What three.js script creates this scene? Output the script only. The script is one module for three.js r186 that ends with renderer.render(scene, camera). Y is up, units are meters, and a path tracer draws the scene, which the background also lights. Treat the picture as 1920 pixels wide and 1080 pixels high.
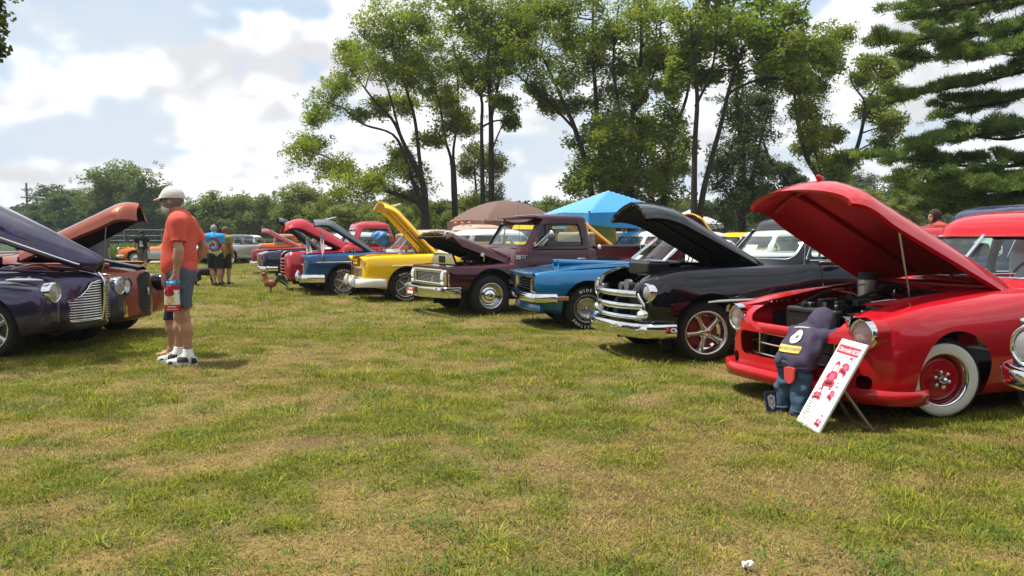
import * as THREE from 'three';
import { RoundedBoxGeometry } from 'three/addons/geometries/RoundedBoxGeometry.js';
import { mergeGeometries, mergeVertices, toCreasedNormals } from 'three/addons/utils/BufferGeometryUtils.js';
import { Brush, Evaluator, SUBTRACTION, INTERSECTION, ADDITION } from 'three-bvh-csg';

// ---------- camera, exposure, sky, sun ----------
const scene = new THREE.Scene();
const FPX = 1500, PITCH = Math.atan(93 / 1500), EYE = 1.35;
const camera = new THREE.PerspectiveCamera(2 * Math.atan(540 / FPX) * 180 / Math.PI, 16 / 9, 0.1, 2000);
camera.position.set(0, EYE, 0);
camera.rotation.x = -PITCH;
const renderer = new THREE.WebGLRenderer({ antialias: true });
renderer.toneMapping = THREE.LinearToneMapping;
renderer.toneMappingExposure = 1.36;
renderer.shadowMap.enabled = true;
renderer.setSize(1024, 576);
const sun = new THREE.DirectionalLight(new THREE.Color(1.0, 0.95, 0.86), 5.0);
sun.position.set(-22, 60, -3);
sun.castShadow = true;
sun.shadow.mapSize.set(4096, 4096);
Object.assign(sun.shadow.camera, { left: -60, right: 60, top: 60, bottom: -60, near: 1, far: 200 });
scene.add(sun);

// ---------- small maths ----------
const V = (x, y, z) => new THREE.Vector3(x, y, z);
const { PI, sin, cos, abs, min, max, floor, sqrt, pow, hypot } = Math;
const lerp = (a, b, t) => a + (b - a) * t, clamp = (x, a = 0, b = 1) => min(b, max(a, x));
const smooth = (a, b, x) => { const t = clamp((x - a) / (b - a)); return t * t * (3 - 2 * t); };
function RNG(seed) { let s = seed >>> 0; return () => { s = (s + 0x6D2B79F5) | 0; let t = Math.imul(s ^ (s >>> 15), 1 | s); t = (t + Math.imul(t ^ (t >>> 7), 61 | t)) ^ t; return ((t ^ (t >>> 14)) >>> 0) / 4294967296; }; }
const hash3 = (x, y, z) => { let h = Math.imul(x, 374761393) + Math.imul(y, 668265263) + Math.imul(z, 2147483647 - 1274126177); h = Math.imul(h ^ (h >>> 13), 1274126177); return ((h ^ (h >>> 16)) >>> 0) / 4294967296; };
function vnoise(x, y, z = 0) {
  const X = floor(x), Y = floor(y), Z = floor(z); let fx = x - X, fy = y - Y, fz = z - Z;
  fx = fx * fx * (3 - 2 * fx); fy = fy * fy * (3 - 2 * fy); fz = fz * fz * (3 - 2 * fz);
  const c = (i, j, k) => hash3(X + i, Y + j, Z + k);
  const a = lerp(lerp(c(0, 0, 0), c(1, 0, 0), fx), lerp(c(0, 1, 0), c(1, 1, 0), fx), fy);
  if (fz === 0) return a;
  return lerp(a, lerp(lerp(c(0, 0, 1), c(1, 0, 1), fx), lerp(c(0, 1, 1), c(1, 1, 1), fx), fy), fz);
}
function fbm(x, y, z = 0, o = 4) { let s = 0, a = 0.5, n = 0; for (let i = 0; i < o; i++) { s += a * vnoise(x, y, z); n += a; a *= 0.5; x = x * 2.03 + 17.1; y = y * 2.03 + 9.2; z = z ? z * 2.03 + 5.3 : 0; } return s / n; }

// A pixel of the 1920 x 1080 photograph at a distance in front of the camera, or on the ground, as a place in the world.
function at(px, py, depth) {
  const a = (px - 960) / FPX, b = (540 - py) / FPX, cy = b * cos(PITCH) - sin(PITCH), cz = -b * sin(PITCH) - cos(PITCH);
  const t = depth / -cz; return V(a * t, EYE + cy * t, -depth);
}
function ground(px, py, h = 0) { const p = at(px, py, 1), t = (EYE - h) / (EYE - p.y); return V(p.x * t, h, -t); }

// ---------- sky ----------
function makeSky() {
  const W = 1280, H = 640, d = new Float32Array(W * H * 4);
  const f = (x, y, z) => fbm(x, y, z, 7);
  for (let j = 0; j < H; j++) {
    const el = ((j + 0.5) / H - 0.5) * PI, y = sin(el), r = cos(el);
    for (let i = 0; i < W; i++) {
      const az = ((i + 0.5) / W - 0.5) * 2 * PI, x = r * cos(az), z = r * sin(az), k = (j * W + i) * 4;
      const yy = max(y, 0);
      const h = pow(1 - yy, 4);
      let R = lerp(0.42, 0.66, h), G = lerp(0.585, 0.765, h), B = lerp(0.80, 0.84, h);
      // cumulus, drawn on a shell so that they shrink towards the horizon
      const q = 3.9 / (yy + 0.32), cx = x * q + 1.7, cz = z * q - 0.6;
      const w = f(cx * 0.9 + 5, cz * 0.9, 2.3) - 0.5;
      const n = f(cx * 1.05 + w * 1.2 + 3.1, yy * 3.4 + w, cz * 1.05 + w * 1.2);
      const cov = smooth(0.425, 0.515, n), thick = smooth(0.50, 0.70, n);
      const up = f(cx * 1.05 + w * 1.2 + 3.1 - 0.10, yy * 3.4 + w + 0.16, cz * 1.05 + w * 1.2);
      const lit = clamp(0.58 + (n - up) * 9);
      const haze = smooth(0.30, 0.62, f(cx * 0.55 + 9, yy * 2, cz * 0.55 + 4)) * 0.75;
      R = lerp(R, 0.68, haze); G = lerp(G, 0.73, haze); B = lerp(B, 0.80, haze);
      const c = lerp(0.72, 1.06, lit) - thick * 0.04 * (1 - lit);
      R = lerp(R, c * 0.985, cov); G = lerp(G, c, cov); B = lerp(B, c * 1.02 + 0.01, cov);
      d[k] = R * 0.84; d[k + 1] = G * 0.84; d[k + 2] = B * 0.84; d[k + 3] = 1;
    }
  }
  const t = new THREE.DataTexture(d, W, H, THREE.RGBAFormat, THREE.FloatType);
  t.mapping = THREE.EquirectangularReflectionMapping; t.minFilter = t.magFilter = THREE.LinearFilter; t.needsUpdate = true;
  scene.background = t; scene.environment = t;
}
makeSky();
scene.fog = new THREE.FogExp2(new THREE.Color(0.72, 0.80, 0.88), 0.0004);

// ---------- naming ----------
const taken = new Map();
function numbered(name) { const n = taken.get(name) ?? 0; taken.set(name, n + 1); return n ? `${name}_${String(n).padStart(3, '0')}` : name; }
function tag(o, label, category, group) { o.userData.label = label; o.userData.category = category; if (group) o.userData.group = group; return o; }
function thing(name, label, category, pos = [0, 0, 0], turn = 0, group) {
  const o = new THREE.Group(); o.name = numbered(name); if (pos.isVector3) o.position.copy(pos); else o.position.set(...pos);
  o.rotation.y = turn; scene.add(o); return tag(o, label, category, group);
}
function part(name, geo, mat, parent) {
  const m = new THREE.Mesh(Array.isArray(geo) ? merge(geo) : geo, mat); m.name = name; m.castShadow = m.receiveShadow = true; parent.add(m); return m;
}
function struct(name, geo, mat) { const m = part(name, geo, mat, scene); m.name = numbered(name); m.userData.kind = 'structure'; return m; }
function node(name, parent) { const g = new THREE.Group(); g.name = name; parent.add(g); return g; }

// ---------- geometry kit ----------
function merge(list) {
  list = list.flat(3).filter(Boolean).map(g => { const q = g.index ? g.toNonIndexed() : g; for (const k of Object.keys(q.attributes)) if (!['position', 'normal', 'uv'].includes(k)) q.deleteAttribute(k); if (!q.attributes.uv) q.setAttribute('uv', new THREE.BufferAttribute(new Float32Array(q.attributes.position.count * 2), 2)); if (!q.attributes.normal) q.computeVertexNormals(); return q; });
  return list.length === 1 ? list[0] : mergeGeometries(list, false);
}
const box = (w, h, d, x = 0, y = 0, z = 0, r = 0.01, seg = 2) => { const g = r > 0 ? new RoundedBoxGeometry(w, h, d, seg, min(r, w / 2.01, h / 2.01, d / 2.01)) : new THREE.BoxGeometry(w, h, d); return g.translate(x, y, z); };
const cyl = (r0, r1, h, x = 0, y = 0, z = 0, n = 20, open = false) => new THREE.CylinderGeometry(r1, r0, h, n, 1, open).translate(x, y, z);
const ball = (r, x = 0, y = 0, z = 0, sx = 1, sy = 1, sz = 1, n = 16) => new THREE.SphereGeometry(r, n, max(6, n * 0.7 | 0)).scale(sx, sy, sz).translate(x, y, z);
// a round bar through points; r is one radius or one per point
function bar(pts, r, n = 8, seg = 0, capped = true) {
  const P = pts.map(p => p.isVector3 ? p : V(...p));
  const curve = P.length > 2 ? new THREE.CatmullRomCurve3(P, false, 'centripetal') : new THREE.LineCurve3(P[0], P[1]);
  const S = seg || (P.length > 2 ? P.length * 4 : 1);
  const R = Array.isArray(r) ? t => { const f = t * (r.length - 1), i = min(r.length - 2, floor(f)); return lerp(r[i], r[i + 1], f - i); } : () => r;
  const fr = curve.computeFrenetFrames(S, false), pos = [], idx = [], uv = [];
  let len = 0, last = null;
  for (let i = 0; i <= S; i++) {
    const c = curve.getPoint(i / S), rr = R(i / S); if (last) len += c.distanceTo(last); last = c;
    for (let k = 0; k <= n; k++) { const a = k / n * 2 * PI, v = fr.normals[i].clone().multiplyScalar(cos(a) * rr).addScaledVector(fr.binormals[i], sin(a) * rr).add(c); pos.push(v.x, v.y, v.z); uv.push(k / n * 2 * PI * rr, len); }
  }
  for (let i = 0; i < S; i++) for (let k = 0; k < n; k++) { const a = i * (n + 1) + k, b = a + n + 1; idx.push(a, a + 1, b, a + 1, b + 1, b); }
  const g = new THREE.BufferGeometry(); g.setAttribute('position', new THREE.Float32BufferAttribute(pos, 3)); g.setAttribute('uv', new THREE.Float32BufferAttribute(uv, 2)); g.setIndex(idx); g.computeVertexNormals();
  if (!capped) return g;
  const cap = (i, s) => { const c = curve.getPoint(i / S), q = []; for (let k = 0; k < n; k++) { const v = j => pos.slice((i * (n + 1) + j) * 3, (i * (n + 1) + j) * 3 + 3); q.push(c.x, c.y, c.z, ...(s ? v(k) : v(k + 1)), ...(s ? v(k + 1) : v(k))); } const h = new THREE.BufferGeometry(); h.setAttribute('position', new THREE.Float32BufferAttribute(q, 3)); h.computeVertexNormals(); return h; };
  return merge([g, cap(0, false), cap(S, true)]);
}
// grid surface from a function (u, v) -> [x, y, z]
function grid(fn, nu, nv, flip = false, wrapU = false) {
  const pos = [], uv = [], idx = [];
  for (let j = 0; j <= nv; j++) for (let i = 0; i <= nu; i++) { const p = fn(i / nu, j / nv); pos.push(...p); uv.push(i / nu, j / nv); }
  for (let j = 0; j < nv; j++) for (let i = 0; i < nu; i++) { const a = j * (nu + 1) + i, b = a + 1, c = a + nu + 1, d = c + 1; flip ? idx.push(a, c, b, b, c, d) : idx.push(a, b, c, b, d, c); }
  const g = new THREE.BufferGeometry(); g.setAttribute('position', new THREE.Float32BufferAttribute(pos, 3)); g.setAttribute('uv', new THREE.Float32BufferAttribute(uv, 2)); g.setIndex(idx); g.computeVertexNormals();
  if (wrapU) { const N = g.attributes.normal; for (let j = 0; j <= nv; j++) { const a = j * (nu + 1), b = a + nu, n = V(N.getX(a) + N.getX(b), N.getY(a) + N.getY(b), N.getZ(a) + N.getZ(b)).normalize(); N.setXYZ(a, n.x, n.y, n.z); N.setXYZ(b, n.x, n.y, n.z); } }
  return g;
}
const shape2 = (pts) => { const s = new THREE.Shape(); pts.forEach((p, i) => i ? s.lineTo(...p) : s.moveTo(...p)); s.closePath(); return s; };
// polygon with rounded corners, as points
function rounded(pts, r, n = 5) {
  const out = [], N = pts.length;
  for (let i = 0; i < N; i++) {
    const p = pts[i], a = pts[(i + N - 1) % N], b = pts[(i + 1) % N], R = Array.isArray(r) ? r[i] : r;
    const la = hypot(a[0] - p[0], a[1] - p[1]), lb = hypot(b[0] - p[0], b[1] - p[1]), d = min(R, la * 0.48, lb * 0.48);
    const s = [p[0] + (a[0] - p[0]) / la * d, p[1] + (a[1] - p[1]) / la * d], e = [p[0] + (b[0] - p[0]) / lb * d, p[1] + (b[1] - p[1]) / lb * d];
    if (d < 1e-4) { out.push(p); continue; }
    for (let k = 0; k <= n; k++) { const t = k / n; out.push([(1 - t) * (1 - t) * s[0] + 2 * t * (1 - t) * p[0] + t * t * e[0], (1 - t) * (1 - t) * s[1] + 2 * t * (1 - t) * p[1] + t * t * e[1]]); }
  }
  return out;
}
const extrude = (pts, depth, bevel = 0, holes = []) => { const s = shape2(pts); holes.forEach(h => s.holes.push(new THREE.Path(h.map(p => new THREE.Vector2(...p))))); return new THREE.ExtrudeGeometry(s, { depth, bevelEnabled: bevel > 0, bevelThickness: bevel, bevelSize: bevel, bevelOffset: -bevel, bevelSegments: 2, curveSegments: 6 }); };
const lathe = (pts, n = 32) => new THREE.LatheGeometry(pts.map(p => new THREE.Vector2(...p)), n);
function canvas(w, h, draw) { const c = document.createElement('canvas'); c.width = w; c.height = h; draw(c.getContext('2d'), w, h); const t = new THREE.CanvasTexture(c); t.colorSpace = THREE.SRGBColorSpace; return t; }
const RGB = (r, g, b) => new THREE.Color().setRGB(r, g, b);
const std = (c, rough = 0.7, o = {}) => new THREE.MeshStandardMaterial({ color: Array.isArray(c) ? RGB(...c) : c, roughness: rough, side: THREE.DoubleSide, ...o });
const paint = (c, metal = 0, o = {}) => new THREE.MeshPhysicalMaterial({ color: RGB(...c), roughness: metal ? 0.38 : 0.6, metalness: metal, specularIntensity: 0.06, clearcoat: 1, clearcoatRoughness: 0.02, side: THREE.DoubleSide, ...o });
const M = {
  chrome: std([0.78, 0.79, 0.80], 0.06, { metalness: 1 }), dullChrome: std([0.55, 0.56, 0.56], 0.22, { metalness: 1 }), alu: std([0.42, 0.42, 0.41], 0.36, { metalness: 1 }),
  rubber: std([0.0095, 0.0095, 0.010], 0.75), black: std([0.007, 0.007, 0.008], 0.65), gloss: std([0.012, 0.012, 0.014], 0.22), white: std([0.78, 0.77, 0.73], 0.5), cream: std([0.55, 0.48, 0.36], 0.7),
  glass: new THREE.MeshPhysicalMaterial({ color: RGB(0.86, 0.94, 0.91), roughness: 0, transmission: 1, thickness: 0, ior: 1.5, side: THREE.DoubleSide }),
  lens: new THREE.MeshPhysicalMaterial({ color: RGB(0.95, 0.96, 0.95), roughness: 0.05, transmission: 0.75, thickness: 0, side: THREE.DoubleSide }),
  amber: std([0.62, 0.14, 0.02], 0.25), darkred: std([0.16, 0.01, 0.01], 0.7), interior: std([0.03, 0.03, 0.032], 0.8), tan: std([0.22, 0.17, 0.11], 0.85),
  engine: std([0.015, 0.015, 0.016], 0.38), wire: std([0.35, 0.03, 0.02], 0.5), reflector: std([0.72, 0.72, 0.70], 0.34, { metalness: 0.7 }), steel: std([0.25, 0.25, 0.25], 0.4, { metalness: 0.8 }), paper: std([0.80, 0.80, 0.78], 0.8),
};
// ---------- the lawn ----------
// how green (1) or straw-dry (0) the lawn is at a place
function greenness(x, z) {
  const a = fbm(x * 0.42 + 31, z * 0.5 + 7, 0, 3), b = fbm(x * 1.9 + 3, z * 2.1 + 50, 0, 3), c = fbm(x * 6.5 + 11, z * 7 + 2, 0, 2), far = smooth(6, 24, -z);
  return clamp(0.485 + (a - 0.5) * 1.1 + (b - 0.5) * 2.5 + (c - 0.5) * 2.6 + far * 0.33);
}
const STRAW = [0.215, 0.152, 0.054], GREEN = [0.105, 0.120, 0.017], SOIL = [0.12, 0.082, 0.046];
const mix3 = (a, b, t) => [lerp(a[0], b[0], t), lerp(a[1], b[1], t), lerp(a[2], b[2], t)];
{
  // straw and blades lying in every direction, as a colour that multiplies the patches
  const N = 1024, R = RNG(5);
  const tex = canvas(N, N, (g) => {
    g.fillStyle = 'rgb(176,172,160)'; g.fillRect(0, 0, N, N);
    for (let i = 0; i < 26000; i++) {
      const x = R() * N, y = R() * N, a = R() * PI * 2, l = 8 + R() * 26, v = R();
      g.strokeStyle = v < 0.42 ? `rgba(104,98,80,${0.25 + R() * 0.35})` : v < 0.75 ? `rgba(236,230,206,${0.3 + R() * 0.5})` : `rgba(190,196,150,${0.3 + R() * 0.4})`;
      g.lineWidth = 1 + R() * 1.8;
      for (const ox of [-N, 0, N]) for (const oy of [-N, 0, N]) { if (x + ox < -40 || x + ox > N + 40 || y + oy < -40 || y + oy > N + 40) continue; g.beginPath(); g.moveTo(x + ox, y + oy); g.quadraticCurveTo(x + ox + cos(a) * l * 0.5 + (R() - 0.5) * 4, y + oy + sin(a) * l * 0.5, x + ox + cos(a + 0.3) * l, y + oy + sin(a + 0.3) * l); g.stroke(); }
    }
  });
  tex.wrapS = tex.wrapT = THREE.RepeatWrapping;
  const xs = [], zs = [];
  for (let i = -150; i <= 150; i++) { const t = i / 150; xs.push(Math.sign(t) * (abs(t) * 13 + pow(abs(t), 5) * 900)); }
  for (let i = 0; i <= 330; i++) { const t = i / 330; zs.push(8 - (t * 48 + pow(t, 6) * 900)); }
  const pos = [], uv = [], col = [], idx = [], nx = xs.length;
  for (const z of zs) for (const x of xs) {
    const near = smooth(60, 30, hypot(x, z)), y = near * ((fbm(x * 0.7, z * 0.7, 0, 3) - 0.5) * 0.06 + (vnoise(x * 4, z * 4) - 0.5) * 0.012);
    pos.push(x, min(y, 0.006), z); uv.push(x / 1.7 + z * 0.06, z / 1.7 - x * 0.05);
    let c = mix3(STRAW, GREEN, smooth(0.15, 0.85, greenness(x, z)));
    c = mix3(c, SOIL, smooth(0.62, 0.8, fbm(x * 2.2 + 70, z * 2.6, 0, 3)) * 0.7 * smooth(30, 15, -z));
    if (z < -50) c = mix3(c, [0.075, 0.125, 0.022], smooth(-50, -54, z));
    col.push(c[0] * 1.9, c[1] * 1.9, c[2] * 1.9);
  }
  for (let j = 0; j < zs.length - 1; j++) for (let i = 0; i < nx - 1; i++) { const a = j * nx + i, b = a + nx; idx.push(a, a + 1, b, a + 1, b + 1, b); }
  const g = new THREE.BufferGeometry(); g.setAttribute('position', new THREE.Float32BufferAttribute(pos, 3)); g.setAttribute('uv', new THREE.Float32BufferAttribute(uv, 2)); g.setAttribute('color', new THREE.Float32BufferAttribute(col, 3)); g.setIndex(idx); g.computeVertexNormals();
  struct('ground', g, new THREE.MeshStandardMaterial({ map: tex, vertexColors: true, roughness: 0.95, bumpMap: tex, bumpScale: 0.006, side: THREE.DoubleSide }));
  // grey gravel lane between lawn and field
  const lane = grid((u, v) => { const x = lerp(-70, 40, u), z = lerp(-44.2, -47.6, v) + (fbm(x * 0.2, v * 4, 0, 2) - 0.5) * 0.9 - x * 0.02; return [x, 0.018, z]; }, 120, 6, true);
  struct('lane', lane, std([0.30, 0.26, 0.21], 0.95));
}
const dummy = new THREE.Object3D(), tint = new THREE.Color();
function copies(name, geo, mat, list, parent, col) {   // list of [x, y, z, yaw, scale, tiltX, tiltZ, r, g, b]
  const m = new THREE.InstancedMesh(geo, mat, list.length); m.name = name;
  list.forEach((p, i) => { dummy.position.set(p[0], p[1], p[2]); dummy.rotation.set(p[5] || 0, p[3], p[6] || 0, 'YXZ'); const s = p[4]; Array.isArray(s) ? dummy.scale.set(...s) : dummy.scale.setScalar(s); dummy.updateMatrix(); m.setMatrixAt(i, dummy.matrix); if (col) m.setColorAt(i, tint.setRGB(p[7], p[8], p[9])); });
  m.castShadow = m.receiveShadow = true; m.userData.kind = 'stuff'; parent.add(m); return m;
}
function tuft(seed, n, h, spread, lean, w) {
  const R = RNG(seed), pos = [], idx = [];
  for (let i = 0; i < n; i++) {
    const a = R() * 2 * PI, r = sqrt(R()) * spread, x = cos(a) * r, z = sin(a) * r, d = a + (R() - 0.5) * 2.4, L = h * (0.5 + R() * 0.7), k = lean * (0.4 + R()), ww = w * (0.6 + R() * 0.6);
    const dx = cos(d), dz = sin(d), sx = -dz * ww / 2, sz = dx * ww / 2, b = pos.length / 3;
    const y1 = L * 0.6 / (1 + k * 0.5), e1 = L * 0.35 * k, y2 = max(0.004, L * (1 - 0.42 * k)), e2 = L * 0.95 * k;
    pos.push(x - sx, -0.005, z - sz, x + sx, -0.005, z + sz, x + dx * e1 - sx * 0.8, y1, z + dz * e1 - sz * 0.8, x + dx * e1 + sx * 0.8, y1, z + dz * e1 + sz * 0.8, x + dx * e2, y2, z + dz * e2);
    idx.push(b, b + 1, b + 2, b + 1, b + 3, b + 2, b + 2, b + 3, b + 4);
  }
  const g = new THREE.BufferGeometry(); g.setAttribute('position', new THREE.Float32BufferAttribute(pos, 3)); g.setIndex(idx); g.computeVertexNormals(); return g;
}
{
  const blade = new THREE.MeshPhysicalMaterial({ color: 0xffffff, roughness: 1, specularIntensity: 0.25, transmission: 0.3, thickness: 0, side: THREE.DoubleSide });
  const root = new THREE.Group(); root.name = 'grass'; root.userData = { label: 'patchy short green and straw-dry grass of the show field', category: 'grass', kind: 'stuff' }; scene.add(root);
  const kinds = [tuft(1, 22, 0.029, 0.08, 1.2, 0.0034), tuft(2, 24, 0.024, 0.10, 1.5, 0.0032), tuft(3, 12, 0.062, 0.05, 1.2, 0.0058), tuft(4, 12, 0.05, 0.09, 1.1, 0.009)];
  const lists = kinds.map(() => []), R = RNG(77);
  const put = (x, z, s) => {
    const q = greenness(x, z), j = 0.50 + R() * 0.78, g = R() < lerp(0.16, 0.80, smooth(0.15, 0.85, q)), k = R();
    if (!g && R() < 0.1) return;
    let c = g ? mix3([0.135, 0.195, 0.013], [0.37, 0.345, 0.034], R() * 1.0) : mix3([0.45, 0.335, 0.125], [0.23, 0.165, 0.055], R());
    if (g && R() < 0.10) c = [0.08, 0.14, 0.018];
    const kind = g ? (k < 0.62 ? 0 : k < 0.78 ? 1 : q > 0.55 && k < 0.9 ? 2 : 0) : 1, hh = g ? 0.6 + q * 0.75 : 0.8;
    lists[kind].push([x, 0, z, R() * 6.28, [s * (0.8 + R() * 0.5), s * hh * (0.7 + R() * 0.6), s * (0.8 + R() * 0.5)], (R() - 0.5) * 0.3, (R() - 0.5) * 0.3, c[0] * j, c[1] * j, c[2] * j]);
  };
  const zone = (z0, z1, n, s) => { for (let i = 0; i < n; i++) { const z = sqrt(lerp(z0 * z0, z1 * z1, R())), x = (R() - 0.5) * 2 * (0.68 * z + 0.4); put(x, -z, s); } };
  zone(2.3, 6, 26000, 1.0); zone(6, 12, 32000, 1.2); zone(12, 24, 26000, 1.8); zone(24, 44, 15000, 2.6);
  // broad-leaved weeds and coarse clumps
  for (let i = 0; i < 260; i++) { const z = 2.8 + R() * R() * 12, x = (R() - 0.5) * 1.3 * z, q = greenness(x, -z); if (q < 0.35) continue; const n = 3 + R() * 6; for (let k = 0; k < n; k++) { const j = 0.8 + R() * 0.5; lists[R() < 0.6 ? 2 : 3].push([x + (R() - 0.5) * 0.35, 0, -z + (R() - 0.5) * 0.3, R() * 6, 0.7 + R() * 0.7, 0, 0, 0.11 * j, 0.17 * j, 0.03 * j]); } }
  ['short_grass', 'dry_grass', 'coarse_grass', 'weeds'].forEach((n, i) => copies(n, kinds[i], blade, lists[i], root, true));
  // crop rows beyond the lane
  const crop = new THREE.Group(); crop.name = 'crop_field'; crop.userData = { label: 'bright green leafy crop field beyond the lane on the left', category: 'crops', kind: 'stuff' }; scene.add(crop);
  const cl = []; for (let i = 0; i < 16000; i++) { const z = 49.5 + pow(R(), 1.6) * 45, x = lerp(-44, 14, R()), j = 0.7 + R() * 0.7, y = R() < 0.35; cl.push([x, 0, -z, R() * 6, 5 + R() * 4, 0, 0, (y ? 0.16 : 0.075) * j, (y ? 0.20 : 0.135) * j, 0.025 * j]); }
  copies('crop_leaves', tuft(9, 14, 0.11, 0.09, 0.7, 0.022), blade, cl, crop, true);
}

// ---------- trees ----------
const bark = std([0.085, 0.068, 0.052], 0.95), barkDark = std([0.045, 0.036, 0.028], 0.95);
{ const R = RNG(3), t = canvas(128, 256, (g) => { g.fillStyle = '#999'; g.fillRect(0, 0, 128, 256); for (let i = 0; i < 900; i++) { const v = 60 + R() * 190 | 0; g.strokeStyle = `rgba(${v},${v},${v},.5)`; g.lineWidth = 1 + R() * 3; const x = R() * 128, y = R() * 256; g.beginPath(); g.moveTo(x, y); g.lineTo(x + R() * 6 - 3, y + 12 + R() * 30); g.stroke(); } }); t.wrapS = t.wrapT = THREE.RepeatWrapping; t.repeat.set(1.2, 0.6); for (const b of [bark, barkDark]) { b.map = t; b.bumpMap = t; b.bumpScale = 0.05; } }
const leafMat = new THREE.MeshPhysicalMaterial({ color: 0xffffff, roughness: 0.85, specularIntensity: 0.3, transmission: 0.55, thickness: 0, side: THREE.DoubleSide });
function leafCluster(seed, n, size, long, R0 = 1) {
  const R = RNG(seed), pos = [], nor = [];
  for (let i = 0; i < n; i++) {
    const c = V(R() * 2 - 1, R() * 2 - 1, R() * 2 - 1); if (c.length() > 1) { i--; continue; } c.multiplyScalar(R0); c.y *= 0.75;
    const nrm = V(R() - 0.5, R() * 0.9 + 0.1, R() - 0.5).normalize(), t = V(R() - 0.5, R() * 0.6 - 0.45, R() - 0.5).cross(nrm).normalize(), b = nrm.clone().cross(t), s = size * (0.6 + R() * 0.8);
    const p = (u, v) => c.clone().addScaledVector(t, u * s * long).addScaledVector(b, v * s);
    const q = [p(-0.5, 0), p(0, -0.5), p(0.5, 0), p(0, 0.5)]; for (const k of [0, 1, 2, 0, 2, 3]) pos.push(q[k].x, q[k].y, q[k].z);
  }
  const g = new THREE.BufferGeometry(); g.setAttribute('position', new THREE.Float32BufferAttribute(pos, 3)); g.computeVertexNormals(); return g;
}
const LEAF = [leafCluster(1, 70, 0.19, 1.8), leafCluster(2, 70, 0.18, 1.8), leafCluster(3, 44, 0.30, 1.3), leafCluster(4, 76, 0.18, 1.8)];
// px limbs: [[x, y, radius m], ...] and px blobs: [x, y, rx, ry, n] stand at `depth`; each gets its own distance
function tree(label, depth, limbs, blobs, o = {}) {
  const R = RNG(o.seed ?? 1), s = depth / FPX, root = thing(o.name ?? 'locust_tree', label, 'tree', [at(limbs[0][0][0], 447, depth).x, 0, -depth], 0, o.group), O = root.position;
  const rel = (px, py, dz = 0) => at(px, py, depth + dz).sub(O);
  const wood = [], knots = [];
  limbs.forEach((L, li) => {
    const dz0 = li ? (R() - 0.5) * (o.deep ?? 4) : 0;
    const P = L.map((p, i) => rel(p[0], p[1], dz0 * (i / (L.length - 1)))), rr = L.map(p => p[2] * 0.54);
    if (L[0].ground !== false && li === 0 || L[0][3]) { P[0].y = -0.1; }
    wood.push(bar(P, rr, 7, P.length * 4));
    const c = new THREE.CatmullRomCurve3(P, false, 'centripetal'); for (let k = 2; k <= 12; k++) knots.push([c.getPoint(k / 12), lerp(rr[0], rr[rr.length - 1], k / 12)]);
  });
  const leaves = [], base = o.leaf ?? [0.15, 0.235, 0.018];
  for (const [bx, by, rx, ry, dens = 1, lean = 0] of blobs) {
    const dz = (R() - 0.5) * (o.deep ?? 4) * 1.2, C = rel(bx, by, dz), ax = rx * s, ay = ry * s, az = max(ax, ay) * 0.85;
    let best = null, bd = 1e9; for (const [k, r] of knots) { const d = k.distanceTo(C) + max(0, k.y - C.y) * 1.5; if (d < bd) { bd = d; best = [k, r]; } }
    const [K, kr] = best, r1 = min(kr * 0.7, 0.03 + bd * 0.012), mid = K.clone().lerp(C, 0.55).add(V(0, bd * 0.08, 0));
    wood.push(bar([K, mid, C.clone().add(V(0, -ay * 0.25, 0))], [r1, r1 * 0.75, r1 * 0.45], 5, 6));
    for (let k = 0; k < 5 + (o.twigs ?? 0); k++) { const e = V((R() - 0.5) * 1.7 * ax, (R() - 0.25) * 1.3 * ay, (R() - 0.5) * 1.7 * az).add(C), f = mid.clone().lerp(C, R()); wood.push(bar([f, f.clone().lerp(e, 0.5).add(V(0, 0.1 * ay, 0)), e], [r1 * 0.5, r1 * 0.3, 0.012], 4, 4)); }
    const vol = ax * ay * az, n = Math.round(clamp(vol * 32 * dens * (o.dens ?? 1), 40, 1400)), cs = (o.clump ?? 0.40);
    // little sub-clumps so that the outline is uneven and gaps stay open
    const subs = []; for (let k = 0; k < 6 + n / 22; k++) { const a = R() * 2 * PI, h = R() * 2 - 1, q = pow(R(), 0.45); const w = sqrt(1 - h * h); subs.push([cos(a) * w * q * ax, h * q * ay, sin(a) * w * q * az, 0.32 + R() * 0.30]); }
    for (let k = 0; k < n; k++) {
      const S = subs[floor(R() * subs.length)], e = S[3], loose = R() < 0.3, g = () => (R() + R() + R() - 1.5) * (loose ? 2.5 : 1.3);
      const x = S[0] + g() * ax * e, y = S[1] + g() * ay * e * 0.8, z = S[2] + g() * az * e, j = 0.72 + R() * 0.6, yel = pow(R(), 2) * 0.62;
      const c = mix3(base, o.tip ?? [0.40, 0.40, 0.035], yel);
      leaves.push([C.x + x, C.y + y, C.z + z, R() * 6.28, cs * (loose ? 0.45 + R() * 0.4 : 0.7 + R() * 0.7), (R() - 0.5) * 0.7, (R() - 0.5) * 0.7, c[0] * j, c[1] * j, c[2] * j]);
    }
  }
  part('trunk', wood, o.bark ?? bark, root);
  if (leaves.length) copies('crown', o.geo ?? LEAF[floor(R() * 4)], leafMat, leaves, root, true);
  return root;
}
const G1 = undefined;
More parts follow.
